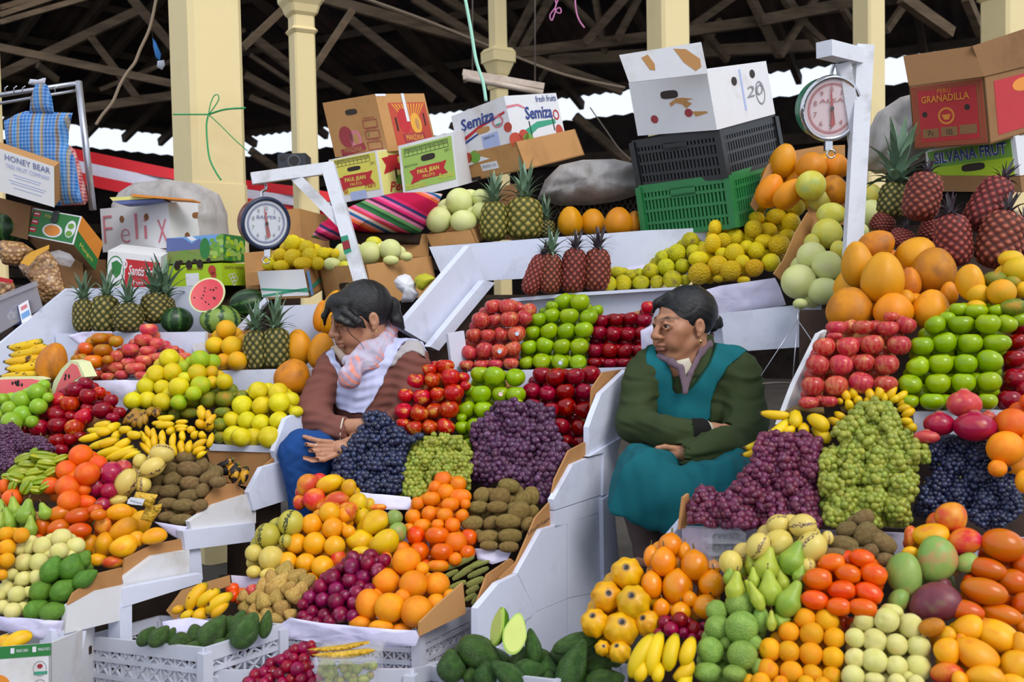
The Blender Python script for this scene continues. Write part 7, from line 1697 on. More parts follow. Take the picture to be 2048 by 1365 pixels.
rows_ = ['%g,%g,%g' % (1432 + (i % 5) * 13, 1076 + (i // 5) * 24 + random.uniform(-2, 2), 8) for i in range(15)]
pile('blueberry', 'R', ';'.join(rows_), (1455, 1100, 2.42, 85), 'ball', ['grape black'], 'dark berry seen through the clear box stack', 'berry', 'berries in clear box', relax=False)
# wire netting crate behind the top shelf papayas
worn('net grey', '6a625c', '3f3a36', 4, .5, .7)
root = empty('wire_basket', at(1190, 430, 4.7)); tag(root, 'grey wire basket behind the top shelf papayas', 'basket')
for i in range(17):
    x = 1105 + i * 11
    tube('wire', [at(x, 400, 4.66), at(x + 26, 445, 4.66)], .0025, MATS['net grey'], root, 4); tube('wire', [at(x + 26, 400, 4.665), at(x, 445, 4.665)], .0025, MATS['net grey'], root, 4)
pslab('back', 'R', '1095,396;1300,390;1300,470;1095,470', front_plane(1190, 430, 4.72, 5), .01, MATS['dark wood'], root)
# little price stickers on apples
flat('sticker blue', 'c8d4ec'); flat('sticker red', 'e8c8c8')
STK = []
for ax, ay, m in ((1002, 787, 'sticker red'), (1123, 734, 'sticker blue'), (1041, 664, 'sticker blue'), (1003, 705, 'sticker blue')):
    best = None
    for o in COL.objects:
        if o.parent is None and o.name.split('.')[0] == 'apple' and o.type == 'MESH':
            x, y, d = pix(o.matrix_world.translation)
            q = math.hypot(x - ax, y - ay)
            if best is None or q < best[0]: best = (q, o)
    o = best[1]; P = o.matrix_world.translation; r = o.scale[0] if False else o.matrix_world.col[0].to_3d().length
    vd = (P - EYE).normalized(); off = at(ax, ay, (P - EYE).dot(FWD)) - P
    nrm = (off * .9 - vd * math.sqrt(max(.1, r * r - off.length_squared))).normalized()
    c = P + nrm * r * 1.0; u = nrm.cross(UP).normalized(); w = u.cross(nrm)
    v = [c + u * .008 * math.cos(a) + w * .008 * math.sin(a) + nrm * .001 for a in [i * math.pi / 5 for i in range(10)]]
    v += [p - nrm * .002 for p in v]
    s_ = mesh_obj('sticker', v, [tuple(range(10))] + [(i, i + 10, (i + 1) % 10 + 10, (i + 1) % 10) for i in range(10)], MATS[m])
    s_.parent = o; s_.matrix_parent_inverse = o.matrix_world.inverted()
    o['label'] = 'green apple with a small round sticker' if ay > 700 and ax != 1003 else 'pink apple with a small round sticker'
    o['label'] += ' on front pyramid' if ax == 1002 else (', bottom row of back shelf' if ay == 734 else (' beside the green heap' if ay == 664 else ' lower on back shelf'))
# ------------------------------------------------------------------ the two women: smooth-blended solids turned into one surface each
def outline_dist(fr, reg, poly, xs, zs, grid=True):
    """signed distance (metres) to a pixel outline in the picture-facing plane"""
    pts = np.array([[fr(*zz(reg, *p))[0], fr(*zz(reg, *p))[2]] for p in nums(poly)])
    X, Z = (np.meshgrid(xs, zs, indexing='ij') if grid else (xs, zs)); d = np.full(X.shape, 9.0); ins = np.zeros(X.shape, bool)
    for i in range(len(pts)):
        a, b = pts[i - 1], pts[i]; e = b - a
        t = np.clip(((X - a[0]) * e[0] + (Z - a[1]) * e[1]) / (e @ e + 1e-12), 0, 1)
        d = np.minimum(d, np.hypot(X - a[0] - t * e[0], Z - a[1] - t * e[1]))
        c = (a[1] > Z) != (b[1] > Z)
        with np.errstate(divide='ignore', invalid='ignore'):
            ins ^= c & (X < (b[0] - a[0]) * (Z - a[1]) / (b[1] - a[1]) + a[0])
    return np.where(ins, -d, d)

class Solid:
    """distance field on a grid in a camera-facing frame: x right, y away, z up (metres from a base point)"""
    def __init__(s, lo, hi, h):
        s.lo, s.h = np.array(lo, float), h
        s.n = np.ceil((np.array(hi) - s.lo) / h).astype(int) + 1
        s.D = np.full(s.n, .08, np.float32)
    def block(s, lo, hi):
        a = np.clip(np.floor((np.array(lo) - s.lo) / s.h).astype(int), 0, s.n - 1); b = np.clip(np.ceil((np.array(hi) - s.lo) / s.h).astype(int) + 1, 1, s.n)
        if (b <= a).any(): return None, None
        g = np.meshgrid(*[s.lo[i] + s.h * np.arange(a[i], b[i], dtype=np.float32) for i in range(3)], indexing='ij')
        return tuple(slice(a[i], b[i]) for i in range(3)), np.stack(g, -1)
    def put(s, d, sl, k, op):
        o = s.D[sl]
        if op == 'add':
            h = np.clip(.5 + .5 * (o - d) / k, 0, 1); s.D[sl] = o + (d - o) * h - k * h * (1 - h)
        elif op == 'sub':
            d = -d; h = np.clip(.5 - .5 * (o - d) / k, 0, 1); s.D[sl] = o + (d - o) * h + k * h * (1 - h)
        else: s.D[sl] = np.maximum(o, d)
    def ell(s, c, r, R=None, k=.02, op='add'):
        c, r = np.array(c, float), np.array(r, float); m = r.max() + k + .03
        sl, P = s.block(c - m, c + m)
        if sl is None: return
        q = P - c
        if R is not None: q = q @ R                        # columns of R are the solid's axes
        k0 = np.linalg.norm(q / r, axis=-1); k1 = np.linalg.norm(q / (r * r), axis=-1) + 1e-9
        s.put((k0 * (k0 - 1) / k1).astype(np.float32), sl, k, op)
    def cap(s, a, b, ra, rb, k=.02, op='add', flat=None):
        a, b = np.array(a, float), np.array(b, float); m = max(ra, rb) + k + .03
        sl, P = s.block(np.minimum(a, b) - m, np.maximum(a, b) + m)
        if sl is None: return
        ab = b - a; t = np.clip(((P - a) @ ab) / (ab @ ab + 1e-12), 0, 1)
        q = P - (a + t[..., None] * ab)
        if flat is not None:                               # squash along an axis
            n, f = np.array(flat[0], float), flat[1]; n /= np.linalg.norm(n); q = q + np.outer((q @ n).ravel(), n).reshape(q.shape) * (1 / f - 1)
        s.put((np.linalg.norm(q, axis=-1) - (ra + (rb - ra) * t)).astype(np.float32), sl, k, op)
    def chain(s, pts, rad, k=.02, op='add', flat=None):
        for i in range(len(pts) - 1): s.cap(pts[i], pts[i + 1], rad[i], rad[i + 1], k, op, flat)
    def clip(s, fr, reg, poly, grow=0.0, src=None):
        """keep what lies inside an outline (pixels), with a rounded rim"""
        d = outline_dist(fr, reg, poly, s.lo[0] + s.h * np.arange(s.n[0]), s.lo[2] + s.h * np.arange(s.n[2])) + grow
        d = d[:, None, :]; s.D = np.maximum(s.D, d.astype(np.float32))
    def mesh(s):
        D = s.D; S = D < 0; n = s.n
        C = [(i, j, k) for i in (0, 1) for j in (0, 1) for k in (0, 1)]
        cut = lambda A, c: A[c[0]:n[0] - 1 + c[0], c[1]:n[1] - 1 + c[1], c[2]:n[2] - 1 + c[2]]
        cnt = sum(cut(S, c).astype(np.int8) for c in C)
        cell = np.argwhere((cnt > 0) & (cnt < 8))
        acc = np.zeros((len(cell), 3)); num = np.zeros(len(cell))
        for a in C:
            for ax in range(3):
                if a[ax]: continue
                b = list(a); b[ax] = 1
                da = D[tuple((cell + a).T)]; db = D[tuple((cell + np.array(b)).T)]
                m = (da < 0) != (db < 0); t = da[m] / (da[m] - db[m])
                p = (cell[m] + np.array(a)).astype(float); p[:, ax] += t
                acc[m] += p; num[m] += 1
        V = s.lo + s.h * (acc / num[:, None])
        idx = np.full(n - 1, -1, np.int64); idx[tuple(cell.T)] = np.arange(len(cell))
        F = []
        for ax in range(3):
            A = [slice(None)] * 3; B = [slice(None)] * 3; A[ax] = slice(0, -1); B[ax] = slice(1, None)
            e = np.argwhere(S[tuple(A)] != S[tuple(B)])
            u, w = [i for i in range(3) if i != ax]
            ok = (e[:, u] > 0) & (e[:, w] > 0) & (e[:, u] < n[u] - 1) & (e[:, w] < n[w] - 1); e = e[ok]
            q = []
            for du, dw in ((-1, -1), (0, -1), (0, 0), (-1, 0)):
                c = e.copy(); c[:, u] += du; c[:, w] += dw; q.append(idx[tuple(c.T)])
            q = np.stack(q, 1); ins = S[tuple(e.T)]
            flip = ins if ax != 1 else ~ins
            q[~flip] = q[~flip][:, ::-1]
            F.append(q)
        return V, np.concatenate(F)

def relax_mesh(V, F, it=2, lam=.5):
    n = len(V); e = np.concatenate([F[:, [0, 1]], F[:, [1, 2]], F[:, [2, 3]], F[:, [3, 0]]])
    deg = np.bincount(e[:, 0], minlength=n) + np.bincount(e[:, 1], minlength=n)
    for _ in range(it):
        for l in (lam, -lam * 1.04):
            acc = np.zeros_like(V)
            for i in range(3): acc[:, i] = np.bincount(e[:, 0], V[e[:, 1], i], n) + np.bincount(e[:, 1], V[e[:, 0], i], n)
            V = V + l * (acc / deg[:, None] - V)
    return V

def normals(V, F):
    N = np.cross(V[F[:, 2]] - V[F[:, 0]], V[F[:, 3]] - V[F[:, 1]]); out = np.zeros_like(V)
    for c in range(4):
        for i in range(3): out[:, i] += np.bincount(F[:, c], N[:, i], len(V))
    return out / (np.linalg.norm(out, axis=1)[:, None] + 1e-9)

def folds(V, seed, f, amp, aniso=(1, 1, 1)):
    r = np.random.RandomState(seed); o = np.zeros(len(V)); P = V * np.array(aniso)
    P = P + .02 * np.sin(P[:, [1, 2, 0]] * f * .5 + seed)
    for i in range(7):
        d = r.normal(size=3); d /= np.linalg.norm(d); k = f * r.uniform(.6, 1.8)
        o += np.sin(P @ d * k + r.uniform(0, 6.3)) / (1 + .5 * i)
    return o * amp / 2.2

class Frame:
    """pixels + depth offset -> camera-facing metres about a base point"""
    def __init__(s, px, py, d): s.px, s.py, s.d, s.k = px, py, d, d / FPX; s.o = at(px, py, d)
    def __call__(s, x, y, off=0.0): return np.array([(x - s.px) * s.k, off, -(y - s.py) * s.k])
    def world(s, V):
        return np.array(s.o)[None] + V[:, :1] * np.array(RIGHT)[None] + V[:, 1:2] * np.array(FWD)[None] + V[:, 2:3] * np.array(UP)[None]

def solid_obj(name, S, fr, mat, root, smooth=2, fold=None, colour=None, thin=None):
    V, F = S.mesh()
    V = relax_mesh(V, F, smooth)
    if fold:
        N = normals(V, F)
        for q in fold: V = V + N * folds(V, *q)[:, None]
    W_ = fr.world(V)
    me = bpy.data.meshes.new(name); me.vertices.add(len(W_)); me.vertices.foreach_set('co', W_.astype(np.float32).ravel())
    me.loops.add(F.size); me.loops.foreach_set('vertex_index', F.astype(np.int32).ravel())
    me.polygons.add(len(F)); me.polygons.foreach_set('loop_start', np.arange(0, F.size, 4, dtype=np.int32))
    me.update(calc_edges=True); me.validate()
    me.polygons.foreach_set('use_smooth', [True] * len(me.polygons))
    if colour is not None:
        c = np.ones((len(V), 4), np.float32); c[:, :3] = colour(V)
        a = me.color_attributes.new('tint', 'FLOAT_COLOR', 'POINT'); a.data.foreach_set('color', c.ravel())
    me.materials.append(MATS[mat])
    o = bpy.data.objects.new(name, me); COL.objects.link(o)
    return under(o, root) if root is not None else o

def tinted(name, rough, bump, spec=.35, scale=160, sss=0):
    t = NT(name); a = t.n('ShaderNodeAttribute', attribute_name='tint')
    v = t.coords((1, 1, 1), False); n = t.noise(v, scale, 3)
    c = t.mix(t.math('MULTIPLY', t.noise(v, 18, 3), .25), a.outputs['Color'], (.02, .015, .01), 'MIX') if False else a.outputs['Color']
    t.bump(n, bump, .002)
    if sss: t.b.inputs['Subsurface Weight'].default_value = sss; t.b.inputs['Subsurface Radius'].default_value = (.01, .004, .002); t.b.inputs['Subsurface Scale'].default_value = .5
    return t.done(c, rough, spec)
tinted('skin', .5, .12, .4, 220)
def cloth(name, c1, c2, scale=200, rough=.85):
    t = NT(name); v = t.coords((1, 1, 1), False)
    c = t.mix(t.noise(v, 9, 4), c1, c2); t.bump(t.noise(v, scale, 2), .35, .002); return t.done(c, rough, .2)
cloth('fleece brown', '7d4f45', '6a4038'); cloth('smock white', 'c6caea', 'b8bce0', 260); cloth('sleeve cap', 'b4aeb0', 'a39c9c'); cloth('jeans', '1d4a8a', '163a72', 300)
cloth('fleece green', '3a4628', '2f3a22'); cloth('apron teal', '115f68', '0c525c', 260); cloth('collar mauve', '74606c', '64525e', 120); cloth('stocking', '5a4a46', '4a3c3a'); cloth('undershirt', 'c9bfae', 'b8ae9c'); cloth('collar beige', 'a8988c', '94857a')
cloth('shoe', '1c1818', '141212')
t = NT('scarf'); v = t.coords((1, 1, 1), False); mp = t.n('ShaderNodeMapping'); mp.inputs['Rotation'].default_value = (0, .7, .3); t.l(v, mp.inputs[0])
wa = t.n('ShaderNodeTexWave'); wa.inputs['Scale'].default_value = 16; wa.inputs['Distortion'].default_value = 5; wa.inputs['Detail'].default_value = 2; t.l(mp.outputs[0], wa.inputs['Vector'])
c_ = t.mix(t.ramp(wa.outputs['Fac'], [(.55, 0.0), (.68, 1.0)]), 'a690a4', 'dd8a78'); c_ = t.mix(t.ramp(t.noise(v, 14, 3), [(.45, 0.0), (.62, 1.0)]), c_, 'b9b2c6'); t.done(c_, .8, .2)
t = NT('hair'); a_ = t.n('ShaderNodeAttribute', attribute_name='flow')
n1 = t.noise(a_.outputs['Vector'], 1.0, 4, .7); t.bump(n1, .7, .003)
t.done(t.mix(t.ramp(n1, [(.42, 0.0), (.72, 1.0)]), '060508', '1a1b21'), .33, .45)
t = NT('eye white'); t.done('c8c0b4', .2, .5); t = NT('eye dark'); t.done('1a1210', .15, .5); t = NT('gold stud'); t.done('d8b070', .2, .5); t.b.inputs['Metallic'].default_value = 1

def head_axes(yaw, pitch, roll=0):
    """rows: forward, her left, up in the camera-facing frame; yaw turns her towards picture left"""
    y, p = math.radians(yaw), math.radians(pitch)
    f = np.array([-math.sin(y) * math.cos(p), -math.cos(y) * math.cos(p), -math.sin(p)])
    u = np.array([-math.sin(y) * math.sin(p), -math.cos(y) * math.sin(p), math.cos(p)])
    l = np.cross(u, f)
    r = math.radians(roll); u, l = u * math.cos(r) + l * math.sin(r), l * math.cos(r) - u * math.sin(r)
    return f, l, u

def build_head(S, c, ax, sc=1.0, closed=False):
    f, l, u = ax; R = np.stack([f, l, u], 1)
    P = lambda a, b, d: np.array(c) + (f * a + l * b + u * d) * sc
    E = lambda p, r, k=.012, op='add': S.ell(P(*p), np.array(r) * sc, R, k * sc, op)
    Cc = lambda a, b, ra, rb, k=.012, op='add': S.cap(P(*a), P(*b), ra * sc, rb * sc, k * sc, op)
    E((-.014, 0, .03), (.094, .074, .082), .01); E((.026, 0, -.032), (.060, .058, .076), .02); E((.060, 0, -.094), (.022, .026, .018), .02)
    for s in (-1, 1):
        Cc((-.005, .052 * s, -.05), (.05, .022 * s, -.094), .017, .016, .02); E((.050, .044 * s, -.014), (.030, .024, .026), .018); Cc((.074, .038 * s, .020), (.084, .006 * s, .020), .011, .012, .014)
        E((.064, .036 * s, -.048), (.026, .022, .026), .02)
    for s in (-1, 1):
        E((.094, .033 * s, .002), (.016, .020, .011), .008, 'sub')
        if closed: E((.076, .033 * s, .001), (.0155, .018, .0125), .006)
        else:
            Cc((.086, .016 * s, .004), (.090, .032 * s, .0105), .004, .0045, .004); Cc((.090, .032 * s, .0105), (.078, .051 * s, .004), .0045, .004, .004)
            Cc((.086, .016 * s, -.003), (.088, .033 * s, -.0085), .004, .004, .004); Cc((.088, .033 * s, -.0085), (.078, .051 * s, -.001), .004, .004, .004)
    Cc((.088, 0, .012), (.110, 0, -.028), .0075, .0115, .010); E((.108, 0, -.030), (.0125, .0125, .0105), .006)
    for s in (-1, 1): E((.097, .0135 * s, -.033), (.011, .0075, .0085), .005); E((.104, .008 * s, -.042), (.004, .004, .003), .003, 'sub')
    E((.090, 0, -.058), (.013, .026, .008), .008); E((.089, 0, -.070), (.013, .022, .009), .006); Cc((.108, -.02, -.0635), (.108, .02, -.0635), .0035, .0035, .004, 'sub'); E((.085, 0, -.083), (.010, .016, .004), .006, 'sub')
    for s in (-1, 1):
        E((-.010, .075 * s, -.006), (.0175, .009, .027), .006); E((-.005, .084 * s, -.002), (.009, .006, .015), .004, 'sub'); E((-.004, .075 * s, -.031), (.008, .006, .008), .004)
    return P, R

def face_tint(fr, c, ax, sc, base, lip, brow, closed):
    f, l, u = ax; base, lip, brow = (np.array(lin(x)[:3]) for x in (base, lip, brow))
    red = np.array(lin('a05a44')[:3])
    def fn(V):
        q = (V - np.array(c)) / sc; a, b, d = q @ f, q @ l, q @ u
        col = np.tile(base, (len(V), 1)); n = .5 + .5 * np.sin(V @ np.array([90, 70, 110.])) * np.sin(V @ np.array([-60, 120, 40.]))
        col *= (.94 + .1 * n)[:, None]
        def mixin(w, c2):
            nonlocal col
            w = np.clip(w, 0, 1)[:, None]; col = col * (1 - w) + c2 * w
        g = lambda x, x0, s_: np.exp(-((x - x0) / s_) ** 2)
        for s in (-1, 1):
            mixin(.45 * g(b, .045 * s, .022) * g(d, -.03, .024) * (a > .03), red)
            mixin(1.1 * g(d - .0055 * np.clip(1 - abs(b - .033 * s) / .03, -1, 1), .0225, .0042) * g(b, .034 * s, .019) * (a > .05), brow)
            mixin((1.2 if closed else .75) * g(d + (.003 if closed else 0) + 6 * (b - .033 * s) ** 2, -.002 if closed else .006, .0024 if closed else .003) * g(b, .033 * s, .015) * (a > .05), brow)
        mixin(.3 * g(b, 0, .014) * g(d, -.03, .02) * (a > .08), red)
        mixin(.85 * np.maximum(g(d, -.058, .0055), g(d, -.0705, .0065)) * g(b, 0, .021) * (a > .07), lip)
        mixin(.8 * g(d, -.0635, .0022) * g(b, 0, .022) * (a > .07), brow * .8)
        mixin(.5 * g(a, .104, .01) * g(d, -.042, .004) * g(abs(b), .009, .005), brow)
        return col
    return fn

def hair_flow(o, fr, bun, front):
    """strand coordinates running from the brow back to the knot"""
    n = len(o.data.vertices); co = np.empty(n * 3, np.float32); o.data.vertices.foreach_get('co', co); co = co.reshape(-1, 3)
    b, f = fr.world(np.array([bun]))[0], fr.world(np.array([front]))[0]; ax = (f - b) / np.linalg.norm(f - b)
    q = co - b; u = np.cross(ax, [0, 0, 1.]); u /= np.linalg.norm(u); v = np.cross(ax, u)
    az = np.arctan2(q @ u, q @ v); out = np.stack([az * 26, q @ ax * 22, np.cos(az) * 10], 1)
    a = o.data.attributes.new('flow', 'FLOAT_VECTOR', 'POINT'); a.data.foreach_set('vector', out.astype(np.float32).ravel())

def strand(fr, pts, r, root, mat='hair lock'):
    P = [Vector(fr.world(np.array([p]))[0]) for p in pts]
    P = smooth_path(P, 4); n = len(P)
    return tube('hair_lock', P, [r * (1 - .75 * i / (n - 1)) for i in range(n)], MATS[mat], root, 5)
flat('hair lock', '0a090c', .4)

def finger(S, pts, r0, r1, k=.004):
    n = len(pts); S.chain(pts, [r0 + (r1 - r0) * i / (n - 1) for i in range(n)], k)

# ---------- woman in brown
fr = Frame(725, 770, 3.64); q = fr
hc, hax = q(723, 637, -.02), head_axes(56, 14, 3)
w1 = empty('person', fr.o - UP * .3); tag(w1, 'seated woman in brown top, white smock and scarf, looking down left', 'person')
B_ = Solid((-.27, -.36, -.46), (.24, .20, .38), .003)
Ph, Rh = build_head(B_, hc, hax, 1.1, True)
B_.cap(Ph(-.025, 0, -.06), q(742, 712, .03), .052, .056, .03)
B_.ell(q(745, 775, .03), (.135, .095, .15), None, .05); B_.ell(q(742, 870, .05), (.13, .11, .12), None, .05); B_.cap(q(690, 715, .02), q(805, 712, 0), .045, .045, .04)
# arms: her right along the picture's left, her left behind the apples
B_.chain([q(664, 728, .02), q(632, 826, -.08), q(700, 846, -.20)], [.042, .036, .031], .02); B_.chain([q(700, 846, -.20), q(742, 842, -.22)], [.029, .026], .012); B_.ell(q(760, 842, -.22), (.035, .022, .02), None, .012)
B_.chain([q(826, 722, -.02), q(812, 838, -.06), q(735, 868, -.20)], [.044, .038, .030], .02)
# her left hand resting on the thigh, fingers to the left
B_.ell(q(706, 879, -.30), (.036, .02, .024), None, .012); B_.cap(q(732, 871, -.22), q(706, 879, -.30), .026, .022, .012)
finger(B_, [q(694, 868, -.31), q(674, 864, -.338), q(658, 859, -.345), q(647, 856, -.338)], .0092, .0066)
finger(B_, [q(692, 875, -.315), q(670, 873, -.345), q(653, 869, -.354)], .0092, .0068)
finger(B_, [q(693, 882, -.318), q(674, 882, -.348), q(660, 880, -.356)], .009, .0068)
finger(B_, [q(696, 888, -.316), q(682, 889, -.345), q(672, 888, -.352)], .0082, .0062)
finger(B_, [q(704, 890, -.31), q(684, 897, -.345), q(664, 897, -.36), q(650, 893, -.362)], .0098, .0075)
# legs
B_.chain([q(735, 915, .02), q(640, 895, -.26)], [.075, .06], .03); B_.chain([q(640, 895, -.26), q(660, 1010, -.24)], [.055, .045], .02)
solid_obj('body', B_, fr, 'skin', w1, 2, None, face_tint(fr, hc, hax, 1.1, 'b07e62', '8a4a44', '1c1414', True))
# hair
H = Solid(hc - .2, hc + .2, .0035); f_, l_, u_ = hax
H.ell(Ph(-.022, 0, .036), np.array((.100, .083, .092)) * 1.06, Rh, .01); H.ell(Ph(.06, 0, .066), np.array((.045, .062, .035)) * 1.06, Rh, .02)
H.ell(Ph(.095, 0, -.052), np.array((.085, .09, .083)) * 1.06, Rh, .006, 'sub'); H.ell(Ph(.0, .09, -.055), np.array((.05, .05, .045)), Rh, .006, 'sub'); H.ell(Ph(.0, -.09, -.055), np.array((.05, .05, .045)), Rh, .006, 'sub'); H.ell(Ph(-.03, 0, -.11), np.array((.1, .1, .06)), Rh, .01, 'sub')
H.ell(q(783, 612, .03), (.028, .03, .034), None, .012); H.chain([q(783, 618, .03), q(792, 640, .03), q(804, 656, .03)], [.026, .022, .008], .012)
H.chain([Ph(.085, -.03, .06), Ph(.105, -.045, .03), Ph(.105, -.055, .0)], [.014, .010, .004], .01); H.chain([Ph(.085, .01, .055), Ph(.098, .045, .022), Ph(.08, .062, .004), Ph(.06, .072, -.012)], [.016, .013, .010, .006], .012)
H.chain([Ph(.075, .05, .04), Ph(.045, .078, .0), Ph(.03, .082, -.02)], [.018, .014, .006], .012)
hair_flow(solid_obj('hair', H, fr, 'hair', w1, 2, [(3, 120, .001)]), fr, q(786, 618, .03), Ph(.09, 0, .07))
for pts in ([Ph(.09, .03, .05), Ph(.112, .04, .01), Ph(.104, .05, -.03)], [Ph(.08, .055, .03), Ph(.085, .072, -.02), Ph(.06, .08, -.06), Ph(.045, .078, -.09)], [Ph(.10, -.01, .055), Ph(.12, -.02, .02), Ph(.118, -.03, -.01)], [Ph(.09, .04, .045), Ph(.1, .055, 0), Ph(.09, .062, -.02)], [q(800, 650, .02), q(808, 662, .02), q(814, 668, .02)]):
    strand(fr, pts, .0022, w1)
# brown top
J = Solid((-.30, -.40, -.28), (.30, .26, .20), .005)
J.ell(q(745, 775, .03), (.158, .118, .165), None, .05); J.ell(q(742, 865, .05), (.155, .135, .12), None, .05); J.cap(q(680, 722, .02), q(815, 718, 0), .062, .064, .04)
JT = Solid((0, 0, 0), (.01, .01, .01), .005); JT.lo, JT.n, JT.D = J.lo, J.n, J.D.copy()
J.chain([q(664, 735, .01), q(630, 828, -.09)], [.062, .056], .025); J.chain([q(630, 828, -.09), q(690, 850, -.19), q(704, 852, -.205)], [.056, .047, .043], .02)
J.chain([q(826, 732, -.02), q(812, 838, -.07)], [.064, .056], .03); J.chain([q(812, 838, -.07), q(745, 866, -.19)], [.056, .044], .02)
J.ell(Ph(-.0, 0, -.13), np.array((.075, .07, .06)), Rh, .01, 'sub'); J.cap(q(704, 850, -.205), q(760, 846, -.215), .034, .036, .004, 'sub')
solid_obj('top', J, fr, 'fleece brown', w1, 2, [(1, 34, .007, (1, 1, 1.6)), (2, 85, .0045, (.6, 1, 2))])
tube('cuff', [Vector(fr.world(np.array([np.array([math.cos(a) * .004 + (704.5 - 725) * fr.k, -.205 + math.sin(a) * .044, -(851 - 770) * fr.k + math.cos(a) * .044])]))[0]) for a in [i * .45 for i in range(15)]], .0035, MATS['undershirt'], w1, 5)
# white smock over the chest, cut from the top's own surface
def over(name, src, fr, off, reg, poly, mat, root, fold, lo=None, edge=None):
    S = Solid((0, 0, 0), (.01, .01, .01), src.h); S.lo, S.h, S.n, S.D = src.lo, src.h, src.n, src.D - np.float32(off)
    S.clip(fr, reg, poly)
    col = None
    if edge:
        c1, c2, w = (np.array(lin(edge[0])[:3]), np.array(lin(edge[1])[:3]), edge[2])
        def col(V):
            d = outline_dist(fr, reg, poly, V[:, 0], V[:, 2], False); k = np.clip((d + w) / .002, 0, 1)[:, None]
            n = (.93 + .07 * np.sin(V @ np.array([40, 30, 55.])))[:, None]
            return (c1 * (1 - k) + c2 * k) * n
    return solid_obj(name, S, fr, mat, root, 5, fold, col)
TOPF = [(1, 34, .007, (1, 1, 1.6)), (2, 85, .0045, (.6, 1, 2))]
over('smock', JT, fr, .012, 'F1', '255,435;205,500;222,620;262,780;300,860;400,908;490,900;560,820;612,720;650,620;690,540;720,470;770,408;830,420;890,480;950,580;972,570;930,480;850,400;760,345;660,305;640,420;580,520;490,620;420,640;350,610;310,550;285,470', 'smock white', w1, TOPF + [(6, 60, .002, (2, 1, .6))])
over('sleeve_cap', J, fr, .007, 'F1', '672,600;690,530;720,470;770,405;830,410;880,460;910,545;860,500;810,480;750,510', 'sleeve cap', w1, TOPF)
# scarf and beige collar
G = Solid(q(640, 790, -.25), q(830, 620, .2), .004)
G.chain([q(777, 652, .06), q(770, 684, -.01), q(752, 708, -.07), q(724, 724, -.10)], [.024, .042, .050, .042], .02, flat=((.35, -1, .3), .5)); G.chain([q(724, 724, -.10), q(702, 722, -.085), q(692, 716, -.03)], [.032, .020, .012], .015); G.ell(q(711, 752, -.135), (.038, .030, .040), None, .012); G.cap(q(718, 730, -.11), q(712, 744, -.135), .026, .03, .015); G.chain([q(783, 650, .05), q(770, 690, .08), q(740, 700, .09)], [.022, .03, .03], .02)
solid_obj('scarf', G, fr, 'scarf', w1, 1, [(9, 60, .006, (1, 1, 1)), (10, 150, .0025)])
pillow('collar', 'R', '662,694;672,690;684,702;696,716;690,730;680,722', (fr.o + UP * .09 - FWD * .07, -FWD), .008, 'collar beige', w1, .004, 20)
# jeans
L_ = Solid((-.28, -.42, -.56), (.16, .20, -.10), .006)
L_.chain([q(745, 920, .04), q(638, 893, -.26)], [.105, .078], .04); L_.chain([q(638, 893, -.26), q(652, 1040, -.25)], [.076, .066], .03); L_.chain([q(790, 920, .04), q(760, 915, -.22)], [.10, .075], .04); L_.cap(q(760, 915, -.22), q(765, 1040, -.2), .07, .06, .03)
solid_obj('jeans', L_, fr, 'jeans', w1, 2, [(12, 40, .006), (13, 110, .0025, (1, 1, 1.5))])
o = put_fruit('earring', 'ball', 'gold stud', Vector(fr.world(np.array([Ph(-.004, .084, -.042)]))[0]), .005, .005, 0, 'x'); del o['category']; o.parent = w1; o.matrix_parent_inverse = Matrix.Translation(-w1.location)
ringp = [Vector(fr.world(np.array([q(671, 873, -.345) + np.array([math.cos(a) * .002, math.cos(a) * .009, math.sin(a) * .0095])]))[0]) for a in [i * .55 for i in range(13)]]
tube('ring', ringp, .0014, MATS['chrome'], w1, 5)

# ---------- woman in teal apron
fr = Frame(1385, 800, 3.36); q = fr
hc, hax = q(1367, 650, 0), head_axes(65, 4, 2)
w2 = empty('person', fr.o - UP * .5); tag(w2, 'seated woman with folded arms in teal apron and green fleece', 'person')
B_ = Solid((-.34, -.44, -.56), (.22, .22, .40), .003)
Ph, Rh = build_head(B_, hc, hax, 1.06)
B_.cap(Ph(-.025, 0, -.06), q(1388, 735, .03), .052, .058, .03); B_.ell(q(1388, 790, .04), (.14, .10, .16), None, .05); B_.ell(q(1395, 870, .05), (.13, .11, .12), None, .05); B_.cap(q(1310, 730, .03), q(1460, 730, 0), .045, .045, .04)
B_.chain([q(1292, 738, .02), q(1262, 848, -.06), q(1372, 850, -.20)], [.042, .036, .029], .02); B_.ell(q(1398, 848, -.205), (.038, .02, .022), None, .012)
for i in range(4): finger(B_, [q(1402, 842 + 5 * i, -.21), q(1424, 843 + 5 * i, -.205), q(1436, 846 + 5 * i, -.19)], .009, .007)
B_.chain([q(1480, 742, -.02), q(1478, 852, -.08), q(1345, 890, -.235)], [.044, .038, .028], .02); B_.ell(q(1322, 890, -.24), (.038, .02, .024), None, .012)
for i in range(4): finger(B_, [q(1312, 884 + 5 * i, -.245), q(1292, 884 + 4.5 * i, -.25), q(1278, 888 + 3.5 * i, -.24)], .009, .007)
finger(B_, [q(1326, 882, -.25), q(1306, 878, -.262), q(1292, 880, -.262)], .0098, .0075)
B_.chain([q(1370, 905, .02), q(1262, 935, -.26), q(1272, 1080, -.25)], [.06, .045, .036], .03); B_.chain([q(1420, 905, .02), q(1385, 950, -.28), q(1376, 1090, -.27)], [.06, .045, .034], .03)
solid_obj('body', B_, fr, 'skin', w2, 2, None, face_tint(fr, hc, hax, 1.06, 'ab785a', '8a4a44', '221814', False))
H = Solid(hc - .2, hc + .2, .0035)
